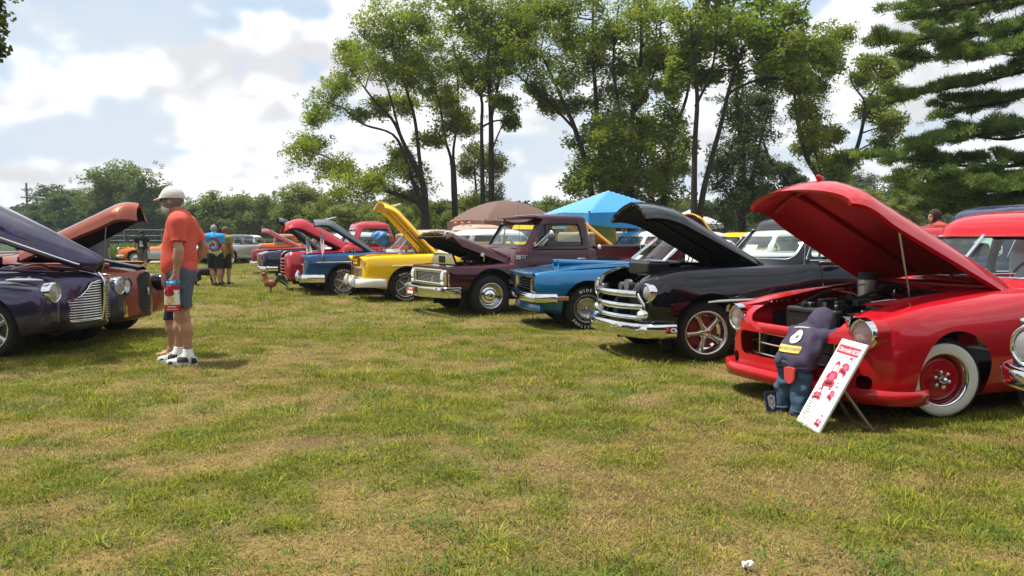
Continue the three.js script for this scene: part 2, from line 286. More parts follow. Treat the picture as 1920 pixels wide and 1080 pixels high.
tree('leaning locust with one low limb reaching far left, left end of the tall grove', 42, [
  [[800, 432, 0.55], [797, 395, 0.42], [793, 340, 0.26], [761, 277, 0.2], [736, 225, 0.15], [704, 191, 0.12], [665, 140, 0.06]],
  [[797, 400, 0.35], [781, 379, 0.26], [712, 354, 0.2], [655, 330, 0.15], [618, 297, 0.1], [569, 281, 0.05]],
  [[797, 395, 0.3], [770, 330, 0.19], [740, 255, 0.14], [679, 232, 0.1], [643, 203, 0.07], [600, 187, 0.04]],
  [[798, 390, 0.3], [788, 310, 0.2], [777, 220, 0.16], [761, 163, 0.12], [748, 90, 0.07], [760, 30, 0.04]],
  [[790, 340, 0.2], [757, 270, 0.13], [728, 170, 0.09], [700, 90, 0.05]],
], [[610, 186, 36, 32], [592, 215, 18, 24], [640, 170, 26, 26], [665, 120, 42, 42], [690, 70, 30, 28], [650, 95, 26, 24], [700, 130, 40, 36], [735, 90, 38, 38], [760, 45, 44, 38], [800, 20, 44, 34], [720, 190, 30, 20], [690, 215, 26, 14], [748, 140, 30, 26], [790, 80, 36, 34], [760, 200, 20, 18, 0.6], [730, 40, 34, 30, 0.7], [780, 130, 30, 26, 0.6],
  [565, 282, 28, 26], [590, 270, 28, 24], [615, 310, 36, 24], [650, 345, 36, 28], [690, 345, 34, 26], [720, 330, 36, 24], [745, 365, 34, 22], [640, 320, 26, 18], [745, 290, 24, 24], [780, 350, 24, 34], [765, 320, 26, 26]], { seed: 11, leaf: [0.19, 0.265, 0.016] });
tree('slender twin-stemmed locust between the leaning locust and the tall bare pair', 44, [
  [[856, 435, 0.3], [850, 360, 0.22], [846, 300, 0.17], [836, 265, 0.13], [826, 204, 0.1], [814, 160, 0.06]],
  [[857, 440, 0.25, 1], [853, 330, 0.18], [850, 285, 0.14], [858, 228, 0.11], [858, 150, 0.08], [850, 80, 0.05]],
], [[806, 130, 40, 32], [835, 110, 36, 34], [800, 165, 30, 28], [835, 160, 34, 30], [855, 190, 28, 28], [820, 205, 34, 20], [850, 245, 34, 16], [805, 262, 22, 14], [870, 225, 20, 16], [840, 60, 40, 34], [872, 130, 24, 30]], { seed: 12, leaf: [0.18, 0.24, 0.02] });
tree('tall locust with two straight bare stems and a high crown', 41, [
  [[925, 432, 0.36], [922, 379, 0.3], [920, 204, 0.22], [915, 114, 0.17], [922, 41, 0.12], [920, -40, 0.06]],
  [[906, 435, 0.28, 1], [905, 360, 0.22], [903, 244, 0.17], [901, 179, 0.14], [875, 151, 0.1], [850, 94, 0.05]],
  [[921, 220, 0.18], [930, 180, 0.14], [938, 134, 0.1], [944, 60, 0.05]],
  [[921, 285, 0.1], [935, 250, 0.07], [955, 205, 0.03]],
], [[870, 50, 42, 44], [900, 10, 46, 36], [940, 30, 40, 40], [890, 105, 34, 34], [925, 95, 34, 36], [955, 85, 26, 32], [860, 0, 40, 30], [905, 160, 22, 22, 0.6], [948, 195, 16, 18, 0.6], [957, 230, 10, 14, 0.6], [940, 130, 22, 22], [975, 20, 30, 34], [985, 70, 24, 30, 0.6], [915, 60, 40, 36]], { seed: 13 });
tree('small leafy tree half hidden behind the tall bare pair of stems', 50, [
  [[896, 432, 0.2], [893, 360, 0.14], [890, 320, 0.1], [892, 280, 0.05]],
], [[885, 285, 24, 24], [905, 300, 24, 22], [925, 305, 20, 22], [880, 320, 18, 16], [915, 355, 22, 26], [930, 380, 18, 22], [900, 380, 26, 22]], { seed: 14, leaf: [0.075, 0.115, 0.026], dens: 1.6 });
tree('broad many-stemmed locust in the middle, ivy dark around its stems', 40, [
  [[1140, 432, 0.5], [1138, 360, 0.36], [1120, 244, 0.26], [1118, 196, 0.2], [1112, 102, 0.15], [1112, -10, 0.08]],
  [[1112, 425, 0.4, 1], [1108, 350, 0.28], [1079, 244, 0.22], [1051, 179, 0.17], [1014, 98, 0.08]],
  [[1079, 244, 0.14], [1034, 196, 0.11], [998, 163, 0.08], [949, 126, 0.04]],
  [[1185, 428, 0.42, 1], [1183, 350, 0.3], [1185, 224, 0.24], [1201, 134, 0.18], [1201, 0, 0.09]],
  [[1240, 430, 0.36, 1], [1246, 360, 0.26], [1258, 265, 0.2], [1287, 183, 0.14], [1299, 100, 0.07]],
  [[1160, 430, 0.3, 1], [1160, 330, 0.22], [1165, 240, 0.17], [1150, 120, 0.11], [1160, 10, 0.06]],
  [[1188, 215, 0.15], [1225, 140, 0.1], [1240, 40, 0.05]],
], [[985, 50, 44, 42], [1030, 20, 44, 36], [970, 100, 34, 30], [1005, 120, 40, 34], [1050, 80, 42, 40], [1090, 30, 44, 40], [1060, 150, 36, 32], [1100, 120, 38, 38], [1140, 50, 44, 44], [1185, 20, 44, 36], [1160, 120, 42, 32], [1210, 90, 40, 40], [1245, 40, 44, 40], [1260, 110, 38, 36], [1160, 178, 42, 24], [1095, 190, 34, 26], [1215, 160, 34, 26], [1255, 165, 30, 22], [1040, 195, 28, 18, 0.7], [1010, 175, 26, 16, 0.6], [1075, 75, 40, 36, 0.8], [1125, 95, 36, 34, 0.8], [1170, 70, 36, 34, 0.8], [1225, 125, 36, 30, 0.7], [1285, 60, 34, 36, 0.8],
  [1110, 262, 32, 36, 2.6], [1125, 310, 36, 34, 2.8], [1095, 345, 28, 36, 2.8], [1160, 280, 40, 42, 2.6], [1165, 350, 40, 38, 2.8], [1205, 235, 38, 40, 2.4], [1205, 310, 38, 42, 2.8], [1240, 270, 32, 40, 2.4], [1245, 345, 32, 38, 2.6], [1270, 320, 24, 26, 1.2], [1262, 215, 26, 34, 1.1], [1140, 225, 30, 26, 1.3], [1215, 375, 40, 26, 2.4], [1120, 385, 40, 24, 2.4], [1140, 330, 34, 38, 1.4], [1190, 270, 32, 38, 1.2], [1150, 240, 30, 28, 1.6], [1280, 290, 18, 30, 1.0]], { seed: 15, leaf: [0.16, 0.235, 0.016], deep: 5 });
tree('tall locust with two stems forking low, behind the black car hood', 36, [
  [[1302, 436, 0.34], [1301, 360, 0.27], [1303, 265, 0.22], [1307, 183, 0.18], [1301, 122, 0.14], [1293, 20, 0.07]],
  [[1310, 436, 0.32, 1], [1315, 380, 0.27], [1332, 305, 0.23], [1352, 232, 0.19], [1368, 163, 0.15], [1389, 102, 0.11], [1420, 30, 0.06]],
  [[1304, 200, 0.14], [1335, 130, 0.1], [1345, 40, 0.05]],
  [[1365, 175, 0.13], [1420, 150, 0.1], [1480, 148, 0.07], [1520, 135, 0.04]],
], [[1310, 30, 44, 40], [1350, 60, 40, 38], [1300, 100, 30, 30], [1390, 40, 46, 40], [1430, 20, 46, 36], [1420, 85, 44, 36], [1465, 70, 40, 38], [1375, 115, 36, 26], [1495, 30, 34, 34], [1330, 140, 26, 20, 0.7], [1480, 115, 34, 28], [1440, 140, 34, 20], [1500, 150, 26, 18, 0.7], [1275, 130, 24, 30], [1340, 5, 40, 26], [1335, 90, 34, 28, 0.7], [1410, 55, 40, 34, 0.8], [1450, 100, 36, 28, 0.8], [1500, 90, 28, 26, 0.7]], { seed: 16 });
tree('dark dense locust with short stems just left of the red hood', 44, [
  [[1392, 436, 0.55], [1390, 380, 0.4], [1388, 300, 0.24], [1385, 230, 0.18], [1380, 150, 0.08]],
  [[1398, 400, 0.3], [1395, 300, 0.2], [1402, 230, 0.16], [1398, 160, 0.07]],
  [[1400, 400, 0.3], [1418, 300, 0.18], [1432, 240, 0.1], [1450, 180, 0.05]],
  [[1500, 432, 0.3, 1], [1484, 352, 0.2], [1445, 301, 0.14], [1425, 244, 0.06]],
], [[1375, 195, 34, 26], [1405, 195, 34, 30], [1385, 245, 38, 30, 1.4], [1420, 245, 34, 32, 1.3], [1400, 300, 40, 32, 1.5], [1360, 290, 28, 34, 1.1], [1385, 350, 42, 32, 1.6], [1420, 350, 34, 34, 1.6], [1370, 385, 34, 28, 1.4], [1410, 395, 40, 26, 1.6], [1440, 310, 24, 26], [1470, 325, 24, 18], [1440, 200, 26, 24], [1350, 330, 20, 34], [1490, 340, 16, 14]], { seed: 17, leaf: [0.07, 0.11, 0.022], bark: barkDark, tip: [0.10, 0.12, 0.03] });
tree('crooked V-shaped locust with sparse crown, above the red hood', 38, [
  [[1552, 440, 0.4], [1550, 370, 0.32], [1535, 334, 0.22], [1511, 293, 0.19], [1498, 244, 0.15], [1490, 183, 0.11], [1482, 140, 0.05]],
  [[1555, 380, 0.28], [1576, 342, 0.22], [1604, 285, 0.19], [1617, 236, 0.15], [1621, 191, 0.11], [1600, 160, 0.06], [1592, 130, 0.03]],
  [[1500, 250, 0.12], [1515, 215, 0.1], [1528, 180, 0.08], [1551, 110, 0.04]],
  [[1621, 195, 0.09], [1640, 165, 0.07], [1655, 120, 0.03]],
  [[1615, 250, 0.08], [1645, 240, 0.05], [1680, 232, 0.03]],
  [[1540, 335, 0.12], [1528, 280, 0.08], [1520, 230, 0.04]],
], [[1545, 85, 36, 34], [1515, 115, 32, 30], [1575, 70, 24, 20], [1560, 125, 28, 20], [1500, 165, 26, 26, 0.8], [1535, 165, 24, 18, 0.8], [1505, 205, 22, 20, 0.7], [1535, 248, 24, 22, 0.9], [1560, 258, 16, 14], [1515, 270, 20, 18, 0.7], [1545, 300, 26, 22, 0.8], [1560, 325, 24, 18, 0.7],
  [1640, 125, 28, 22, 0.8], [1665, 140, 20, 16, 0.7], [1655, 185, 30, 24, 0.9], [1640, 215, 24, 16, 0.8], [1675, 230, 26, 16, 0.8], [1660, 265, 18, 16, 0.6], [1610, 150, 18, 14, 0.5], [1590, 300, 14, 14, 0.5]], { seed: 18, leaf: [0.15, 0.21, 0.024], dens: 0.62 });
// white pine on the right
{
  const needle = (() => { const R = RNG(8), pos = []; for (let i = 0; i < 80; i++) { const o = V((R() - 0.5) * 0.5, (R() - 0.5) * 0.22, (R() - 0.5) * 0.5), d = V(R() - 0.5, R() * 0.8 - 0.2, R() - 0.5).normalize(), l = 0.20 + R() * 0.16, s = V(R() - 0.5, R() - 0.5, R() - 0.5).cross(d).normalize().multiplyScalar(0.022), e = o.clone().addScaledVector(d, l); pos.push(...o.clone().sub(s).toArray(), ...o.clone().add(s).toArray(), ...e.toArray()); } const g = new THREE.BufferGeometry(); g.setAttribute('position', new THREE.Float32BufferAttribute(pos, 3)); g.computeVertexNormals(); return g; })();
  const D = 24, root = thing('pine_tree', 'large white pine with flat layered branches at the right edge', 'tree', [at(2010, 447, D).x, 0, -D]), O = root.position, R = RNG(21);
  const rel = (px, py, dz = 0) => at(px, py, D + dz).sub(O), wood = [bar([V(0, -0.1, 0), rel(2008, 300), rel(2005, 0), rel(2000, -260)], [0.34, 0.3, 0.24, 0.1], 10, 12)], nl = [];
  // branches: root px y on the trunk, tip px, sag, thickness of the foliage
  const B = [[1712, 14, -40, 22, 0], [1735, 36, -10, 22, 1.6], [1650, 84, 50, 20, -0.6], [1704, 110, 78, 20, 1.4], [1682, 184, 112, 26, 0.4], [1770, 206, 150, 20, 1.8], [1738, 264, 222, 20, -0.4], [1800, 250, 226, 22, 1.4], [1662, 292, 300, 18, 0.6], [1716, 330, 322, 22, -0.8], [1712, 360, 338, 22, 1.0], [1800, 350, 335, 24, -1.8], [1765, 380, 362, 18, 0], [1850, 372, 352, 22, 2.2], [1850, 92, 50, 22, -1.8],  [2200, 60, 20, 26, 1], [2200, 180, 140, 26, 0], [2210, 280, 250, 26, 1], [2190, 350, 330, 24, -1]];
  for (const [tx, ty, ry, th, dz] of B) {
    const a = rel(2005, ry, 0), b = rel(tx, ty, dz), m = a.clone().lerp(b, 0.5).add(V(0, -0.45 + R() * 0.55, (R() - 0.5) * 0.8)), c = new THREE.QuadraticBezierCurve3(a, m, b);
    wood.push(bar([a, m, b], [0.075, 0.05, 0.016], 5, 8));
    const L = a.distanceTo(b), dir = b.clone().sub(a).normalize(), sd = V(-dir.z, 0, dir.x), n = Math.round(L * 3.5);
    for (let k = 0; k < n; k++) {
      const t = 0.10 + 0.92 * ((k + R()) / n), p = c.getPoint(min(1, t)), s = k % 2 ? 1 : -1, W = (0.35 + 1.0 * sin(min(1, t) * PI * 0.8)) * (0.6 + R() * 0.7);
      const e = p.clone().addScaledVector(sd, s * W * 0.85).addScaledVector(dir, W * (0.3 + R() * 0.5)).add(V(0, -0.12 + R() * 0.48 - 0.22 * (R() < 0.25), 0)); wood.push(bar([p, p.clone().lerp(e, 0.5).add(V(0, -0.03, 0)), e], [0.016, 0.011, 0.005], 4, 4));
      const m = 5 + R() * 5; for (let q = 0; q < m; q++) { const f = 0.25 + 0.8 * (q / m), x = p.clone().lerp(e, f), j = 0.65 + R() * 0.7, c2 = mix3([0.085, 0.15, 0.02], [0.25, 0.32, 0.045], R() * R()); nl.push([x.x + (R() - 0.5) * 0.16, x.y + 0.02 + (R() - 0.4) * 0.10 * (th / 22), x.z + (R() - 0.5) * 0.16, R() * 6.28, 0.5 + R() * 0.35, (R() - 0.5) * 0.5, (R() - 0.5) * 0.5, c2[0] * j, c2[1] * j, c2[2] * j]); }
    }
  }
  part('trunk', wood, barkDark, root);
  copies('crown', needle, leafMat, nl, root, true);
}
// a branch hanging in at the top left: its tree stands outside the frame
tree('leafy tree outside the frame whose twigs hang in at the top left corner', 9, [[[-420, 620, 0.25], [-400, 300, 0.2], [-330, -100, 0.16], [-200, -200, 0.1]], [[-335, -100, 0.1], [-150, -60, 0.05], [-44, 20, 0.02], [-14, 88, 0.008]]],
  [[-50, -20, 45, 30], [-20, 14, 14, 18, 1], [-32, 60, 22, 24], [-20, 92, 12, 12], [-60, 60, 40, 60], [-150, -60, 100, 60], [-300, -150, 140, 90]], { seed: 31, name: 'shade_tree', leaf: [0.05, 0.08, 0.02], geo: leafCluster(12, 26, 0.4, 1.2), clump: 0.11, dens: 26, deep: 0.6 });
// tree line behind the field, each tree its own
{
  const T = (label, px, top, bot, w, depth, o = {}) => {
    const R = RNG(px * 7 + top), h = bot - top, blobs = [], n = o.n ?? 9;
    for (let k = 0; k < n; k++) { const f = k / (n - 1), y = lerp(top + h * 0.14, bot - h * 0.10, f), ww = w * (o.prof ? o.prof(f) : 0.45 + 0.55 * sin(PI * (0.18 + f * 0.75))); blobs.push([px + (R() - 0.5) * ww * 1.1, y + (R() - 0.5) * h * 0.1, ww * (0.42 + R() * 0.2), h * (0.15 + R() * 0.06), 1]); if (k % 2) blobs.push([px + (R() < 0.5 ? -1 : 1) * ww * 0.55, y, ww * 0.4, h * 0.14, 1]); }
    return tree(label, depth, [[[px, bot + 14, 0.4], [px + 2, lerp(bot, top, 0.3), 0.3], [px - 2, lerp(bot, top, 0.8), 0.1]]], [...blobs, [px - w * 0.3, bot - h * 0.08, w * 0.5, h * 0.16, 1.2], [px + w * 0.3, bot - h * 0.06, w * 0.5, h * 0.16, 1.2]], { seed: px, name: o.name ?? 'field_tree', clump: (o.clump ?? 0.6) * depth / 100, dens: (o.dens ?? 1) * 9000 / pow(depth, 2) * 0.32, deep: 6, leaf: o.leaf ?? [0.055, 0.085, 0.026], tip: o.tip ?? [0.11, 0.13, 0.035], geo: LEAF[2] });
  };
  const dark = { leaf: [0.065, 0.115, 0.020], tip: [0.14, 0.18, 0.026] }, lime = { leaf: [0.17, 0.21, 0.024], tip: [0.28, 0.28, 0.035] }, mid = { leaf: [0.125, 0.18, 0.020], tip: [0.24, 0.26, 0.03] };
  T('small rounded far tree beside the pole, leftmost of the tree line', 62, 388, 450, 40, 125, dark);
  T('tall narrow dark far tree right of the pole', 88, 356, 450, 46, 122, dark);
  T('broad dark far tree second right of the pole', 122, 352, 450, 44, 126, dark);
  T('low dark far tree between the purple hood and the tall spreading tree', 160, 380, 450, 56, 118, dark);
  T('tallest spreading far tree on the left, open crown over the brown hood', 226, 310, 445, 76, 112, { ...mid, n: 11 });
  T('dark far tree right against the tallest spreading one', 284, 334, 448, 56, 110, dark);
  T('low dark far tree hidden behind the man in the red shirt', 330, 372, 450, 60, 118, dark);
  T('rounded light green far tree right of the man in the red shirt', 396, 366, 448, 58, 96, mid);
  T('rounded light green far tree behind the tie-dye shirt', 440, 372, 450, 46, 100, mid);
  T('wide light green far tree left of the second pole', 482, 360, 448, 62, 94, { ...mid, n: 10 });
  T('yellow-green young tree above the black and red hoods', 566, 346, 440, 58, 62, { ...lime, leaf: [0.14, 0.19, 0.024] });
  T('dark green tree behind the blue car hood', 620, 372, 445, 60, 70, mid);
  T('yellow-green bush above the red truck cab', 672, 384, 446, 62, 58, lime);
  T('yellow-green bush behind the yellow hood', 742, 388, 446, 60, 60, lime);
  T('bright bush left of the brown canopy', 818, 378, 446, 56, 56, mid);
  T('dark green tree behind the brown canopy', 888, 372, 446, 66, 70, dark);
  T('small round tree top between the brown and the blue canopy', 1040, 376, 446, 52, 80, mid);
  T('pale far tree left of the forked stems', 1284, 378, 446, 40, 100, mid);
  T('long green far tree right of the forked stems', 1340, 378, 446, 66, 95, { ...mid, leaf: [0.06, 0.095, 0.026] });
  T('dark far tree behind the crooked V-shaped locust', 1462, 344, 446, 72, 85, dark);
  T('far tree seen under the crooked locust fork', 1560, 360, 446, 70, 90, dark);
  T('big rounded far tree between the red hood and the pine', 1640, 328, 440, 84, 100, { ...dark, leaf: [0.05, 0.085, 0.026], n: 11 });
  T('yellow-green bush above the red hood edge', 1636, 368, 430, 40, 60, lime);
  T('yellow-green bush beside the white raised boot lid', 1694, 364, 430, 34, 58, lime);
  T('dark far tree behind the pine boughs', 1730, 344, 440, 60, 105, dark);
  // far wood that reads as one mass
  const R = RNG(91), wl = []; for (let i = 0; i < 9000; i++) { const x = lerp(-130, 160, R()), h = 4.2 + fbm(x * 0.06, 3, 0, 3) * 5, j = 0.6 + R() * 0.6, t = pow(R(), 0.7); wl.push([x, t * h, -150 - R() * 10, R() * 6, 1.3 + R() * 0.9, (R() - 0.5), (R() - 0.5), 0.05 * j, 0.078 * j, 0.028 * j]); }
  const wood = new THREE.Group(); wood.name = 'far_wood'; wood.userData = { label: 'dark far wood closing the horizon behind the field', category: 'wood', kind: 'stuff' }; scene.add(wood); copies('wood_crowns', LEAF[2], leafMat, wl, wood, true);
}
// dense tree row behind the photographer, mirrored dark in the flanks of the cars
{ const R = RNG(95), l = []; for (let i = 0; i < 5200; i++) { const x = lerp(-60, 60, R()), h = 7 + fbm(x * 0.12, 8, 0, 3) * 7, t = R(), j = 0.6 + R() * 0.6; l.push([x, t * h + 0.3, 20 + R() * 5, R() * 6, 1.4 + R() * 0.9, R() - 0.5, R() - 0.5, 0.06 * j, 0.095 * j, 0.024 * j]); } const g = new THREE.Group(); g.name = 'tree_row'; g.userData = { label: 'dense tree row behind the photographer, seen only mirrored in car paint', category: 'trees', kind: 'stuff' }; scene.add(g); copies('row_crowns', LEAF[2], leafMat, l, g, true); }
// ---------- car kit: a car stands with its front axle at its origin, nose to +x, right side to +z ----------
const EV = new Evaluator(); EV.attributes = ['position', 'normal']; EV.useGroups = true; EV.consolidateGroups = false;
const brush = (g, m) => { const q = g.clone(); for (const k of Object.keys(q.attributes)) if (k !== 'position' && k !== 'normal') q.deleteAttribute(k); q.clearGroups(); const b = new Brush(q, m); b.updateMatrixWorld(); return b; };
const csg = (a, b, op = SUBTRACTION) => { const r = EV.evaluate(a, b, op); r.updateMatrixWorld(); return r; };
const cutAll = (b, list) => list.reduce((a, c) => csg(a, c), b);
// one group for each material, and only the triangles in use
function tidy(b) {
  const g = b.geometry, mats = Array.isArray(b.material) ? b.material : [b.material], src = g.index.array, by = new Map();
  for (const q of g.groups.length ? g.groups : [{ start: 0, count: g.index.count, materialIndex: 0 }]) { const m = mats[q.materialIndex]; if (!by.has(m)) by.set(m, []); const l = by.get(m), e = min(q.start + q.count, g.drawRange.start + g.drawRange.count, src.length); for (let i = q.start; i < e; i++) l.push(src[i]); }
  const out = new THREE.BufferGeometry(); out.setAttribute('position', g.attributes.position); out.setAttribute('normal', g.attributes.normal); const all = [], list = []; for (const [m, l] of by) { if (!l.length) continue; out.addGroup(all.length, l.length, list.length); list.push(m); for (const i of l) all.push(i); }
  out.setIndex(all); return [out, list.length > 1 ? list : list[0]];
}
function put(name, b, parent) { const m = new THREE.Mesh(...tidy(b)); m.name = name; m.castShadow = m.receiveShadow = true; parent.add(m); return m; }
// monotone interpolation of one column through the stations
function column(xs, ys) {
  const n = xs.length, d = [], m = []; for (let i = 0; i < n - 1; i++) d.push((ys[i + 1] - ys[i]) / (xs[i + 1] - xs[i]));
  m[0] = d[0]; m[n - 1] = d[n - 2]; for (let i = 1; i < n - 1; i++) m[i] = d[i - 1] * d[i] <= 0 ? 0 : 3 * (xs[i + 1] - xs[i - 1]) / ((2 * (xs[i + 1] - xs[i]) + xs[i] - xs[i - 1]) / d[i - 1] + (xs[i + 1] - xs[i] + 2 * (xs[i] - xs[i - 1])) / d[i]);
  return x => { let i = 0; while (i < n - 2 && x > xs[i + 1]) i++; const h = xs[i + 1] - xs[i], t = clamp((x - xs[i]) / h), a = t * t * (3 - 2 * t); return ys[i] * (1 - a) + ys[i + 1] * a + h * ((t - 2 * t * t + t * t * t) * m[i] + (t * t * t - t * t) * m[i + 1]); };
}
// station: [x, widest half width, bottom y, y of the widest, shoulder y, shoulder half width, top y, bottom half width]
function loft(st, nx = 56, per = 4) {
  const S = st.slice().sort((a, b) => a[0] - b[0]).map(s => s.length > 7 ? s : [...s, s[1] * 0.9]), xs = S.map(s => s[0]), col = [1, 2, 3, 4, 5, 6, 7].map(k => column(xs, S.map(s => s[k])));
  const X = []; for (let i = 0; i < S.length - 1; i++) { const k = max(2, Math.round(nx * (xs[i + 1] - xs[i]) / (xs[xs.length - 1] - xs[0]))); for (let j = 0; j < k; j++) X.push(lerp(xs[i], xs[i + 1], j / k)); } X.push(xs[xs.length - 1]);
  const ring = x => {
    const [w, yb, ym, ys, ws, yt, wb] = col.map(c => c(x));
    const P = [[0, yb], [wb * 0.6, yb], [wb * 0.97, yb + 0.008], [lerp(wb, w, 0.55), lerp(yb, ym, 0.35)], [w, ym], [lerp(w, ws, 0.42), lerp(ym, ys, 0.72)], [ws, ys], [ws * 0.78, lerp(ys, yt, 0.5)], [ws * 0.42, lerp(ys, yt, 0.86)], [0, yt]].map(p => V(0, p[1], p[0]));
    const c = new THREE.CatmullRomCurve3(P, false, 'centripetal'), h = []; const n = (P.length - 1) * per; for (let k = 0; k <= n; k++) { const q = c.getPoint(k / n); h.push([q.z, q.y]); }
    h[0][0] = 0; h[n][0] = 0; return [...h, ...h.slice(1, -1).reverse().map(p => [-p[0], p[1]])];
  };
  const rings = X.map(ring), m = rings[0].length, pos = [], idx = [];
  rings.forEach((r, i) => r.forEach(p => pos.push(X[i], p[1], p[0])));
  for (let i = 0; i < X.length - 1; i++) for (let k = 0; k < m; k++) { const a = i * m + k, b = i * m + (k + 1) % m, c = a + m, d = b + m; idx.push(a, b, c, b, d, c); }
  const g = new THREE.BufferGeometry(); g.setAttribute('position', new THREE.Float32BufferAttribute(pos, 3)); g.setIndex(idx); g.computeVertexNormals();
  const cap = (i, s) => { const r = rings[i], q = []; const cy = r.reduce((a, p) => a + p[1], 0) / m; for (let k = 0; k < m; k++) { const a = r[k], b = r[(k + 1) % m]; const t = [[cy, 0], [a[1], a[0]], [b[1], b[0]]]; if (s) t.reverse(); t.forEach(p => q.push(X[i], p[0], p[1])); } const h = new THREE.BufferGeometry(); h.setAttribute('position', new THREE.Float32BufferAttribute(q, 3)); h.computeVertexNormals(); return h; };
  return { geo: merge([g, cap(0, true), cap(X.length - 1, false)]), col };
}
// cabin: plan loops stacked from the belt to the roof edge, then a dome
function cabinShape(c) {
  const nf = c.nf ?? 5, nr = c.nr ?? 4;
  const plan = (v, d) => { const e = c.ease ? c.ease(v) : v; return { f: lerp(c.f0, c.f1, v) - d * 1.2, r: lerp(c.r0, c.r1, e) + d * 1.2, w: lerp(c.w0, c.w1, v) + (c.bulge ?? 0.02) * sin(PI * clamp(v)) - d }; };
  const P = (u, v, d = 0) => {
    const vv = min(v, 1), { f, r, w } = plan(vv, d), t = max(0, v - 1), s = pow(cos(t * PI / 2), c.domeP ?? 0.62), a = u * 2 * PI, co = cos(a), si = sin(a), n = co > 0 ? nf : nr, xc = (f + r) / 2;
    const x = xc + (co > 0 ? f - xc : xc - r) * Math.sign(co) * pow(abs(co), 2 / n) * s, z = w * Math.sign(si) * pow(abs(si), 2 / n) * s;
    return [x, v <= 1 ? lerp(c.y0, c.y1, v) : c.y1 + (c.crown - d) * sin(t * PI / 2), z];
  };
  const solid = (d = 0, nu = 88, nw = 10, nd = 9) => {
    const vs = []; for (let i = 0; i <= nw; i++) vs.push(i / nw); for (let i = 1; i < nd; i++) vs.push(1 + i / nd);
    const pos = [], idx = []; for (const v of vs) for (let i = 0; i < nu; i++) pos.push(...P(i / nu, v, d)); 
    for (let j = 0; j < vs.length - 1; j++) for (let i = 0; i < nu; i++) { const a = j * nu + i, b = j * nu + (i + 1) % nu; idx.push(a, a + nu, b, b, a + nu, b + nu); }
    const [tx, ty] = P(0, 2, d), top = pos.length / 3; pos.push((P(0, 1, d)[0] + P(0.5, 1, d)[0]) / 2, ty, 0); const o = (vs.length - 1) * nu; for (let i = 0; i < nu; i++) idx.push(o + i, top, o + (i + 1) % nu);
    const g = new THREE.BufferGeometry(); g.setAttribute('position', new THREE.Float32BufferAttribute(pos, 3)); g.setIndex(idx); g.computeVertexNormals();
    const q = [], xc = (c.f0 + c.r0) / 2; for (let i = 0; i < nu; i++) { const a = P(i / nu, 0, d), b = P((i + 1) / nu, 0, d); q.push(xc, c.y0, 0, ...a, ...b); } const h = new THREE.BufferGeometry(); h.setAttribute('position', new THREE.Float32BufferAttribute(q, 3)); h.computeVertexNormals();
    return merge([g, h]);
  };
  const vOf = y => clamp((y - c.y0) / (c.y1 - c.y0));
  const sideZ = (x, y, d = 0) => { const { f, r, w } = plan(vOf(y), d), xc = (f + r) / 2, t = x > xc ? (x - xc) / (f - xc) : (xc - x) / (xc - r), n = x > xc ? nf : nr; return w * pow(max(0.02, 1 - pow(min(1, t), n)), 1 / n); };
  const endX = (z, y, front, d = 0) => { const { f, r, w } = plan(vOf(y), d), xc = (f + r) / 2, n = front ? nf : nr, t = pow(max(0, 1 - pow(min(1, abs(z) / w), n)), 1 / n); return front ? xc + (f - xc) * t : xc - (xc - r) * t; };
  return { P, solid, sideZ, endX };
}
function inside(p, poly) { let r = false; for (let i = 0, j = poly.length - 1; i < poly.length; j = i++) { const a = poly[i], b = poly[j]; if ((a[1] > p[1]) !== (b[1] > p[1]) && p[0] < (b[0] - a[0]) * (p[1] - a[1]) / (b[1] - a[1]) + a[0]) r = !r; } return r; }
const grow = (poly, k) => { const cx = poly.reduce((a, p) => a + p[0], 0) / poly.length, cy = poly.reduce((a, p) => a + p[1], 0) / poly.length; return poly.map(p => { const l = hypot(p[0] - cx, p[1] - cy); return [p[0] + (p[0] - cx) / l * k, p[1] + (p[1] - cy) / l * k]; }); };
const alongZ = (pts, z0, z1) => extrude(pts, z1 - z0).translate(0, 0, z0);                       // polygon in (x, y)
const alongX = (pts, x0, x1) => extrude(pts.map(p => [-p[0], p[1]]), x1 - x0).rotateY(PI / 2).translate(x0, 0, 0);   // polygon in (z, y)
const alongY = (pts, y0, y1) => extrude(pts.map(p => [p[0], -p[1]]), y1 - y0).rotateX(-PI / 2).translate(0, y0, 0); // polygon in (x, z)

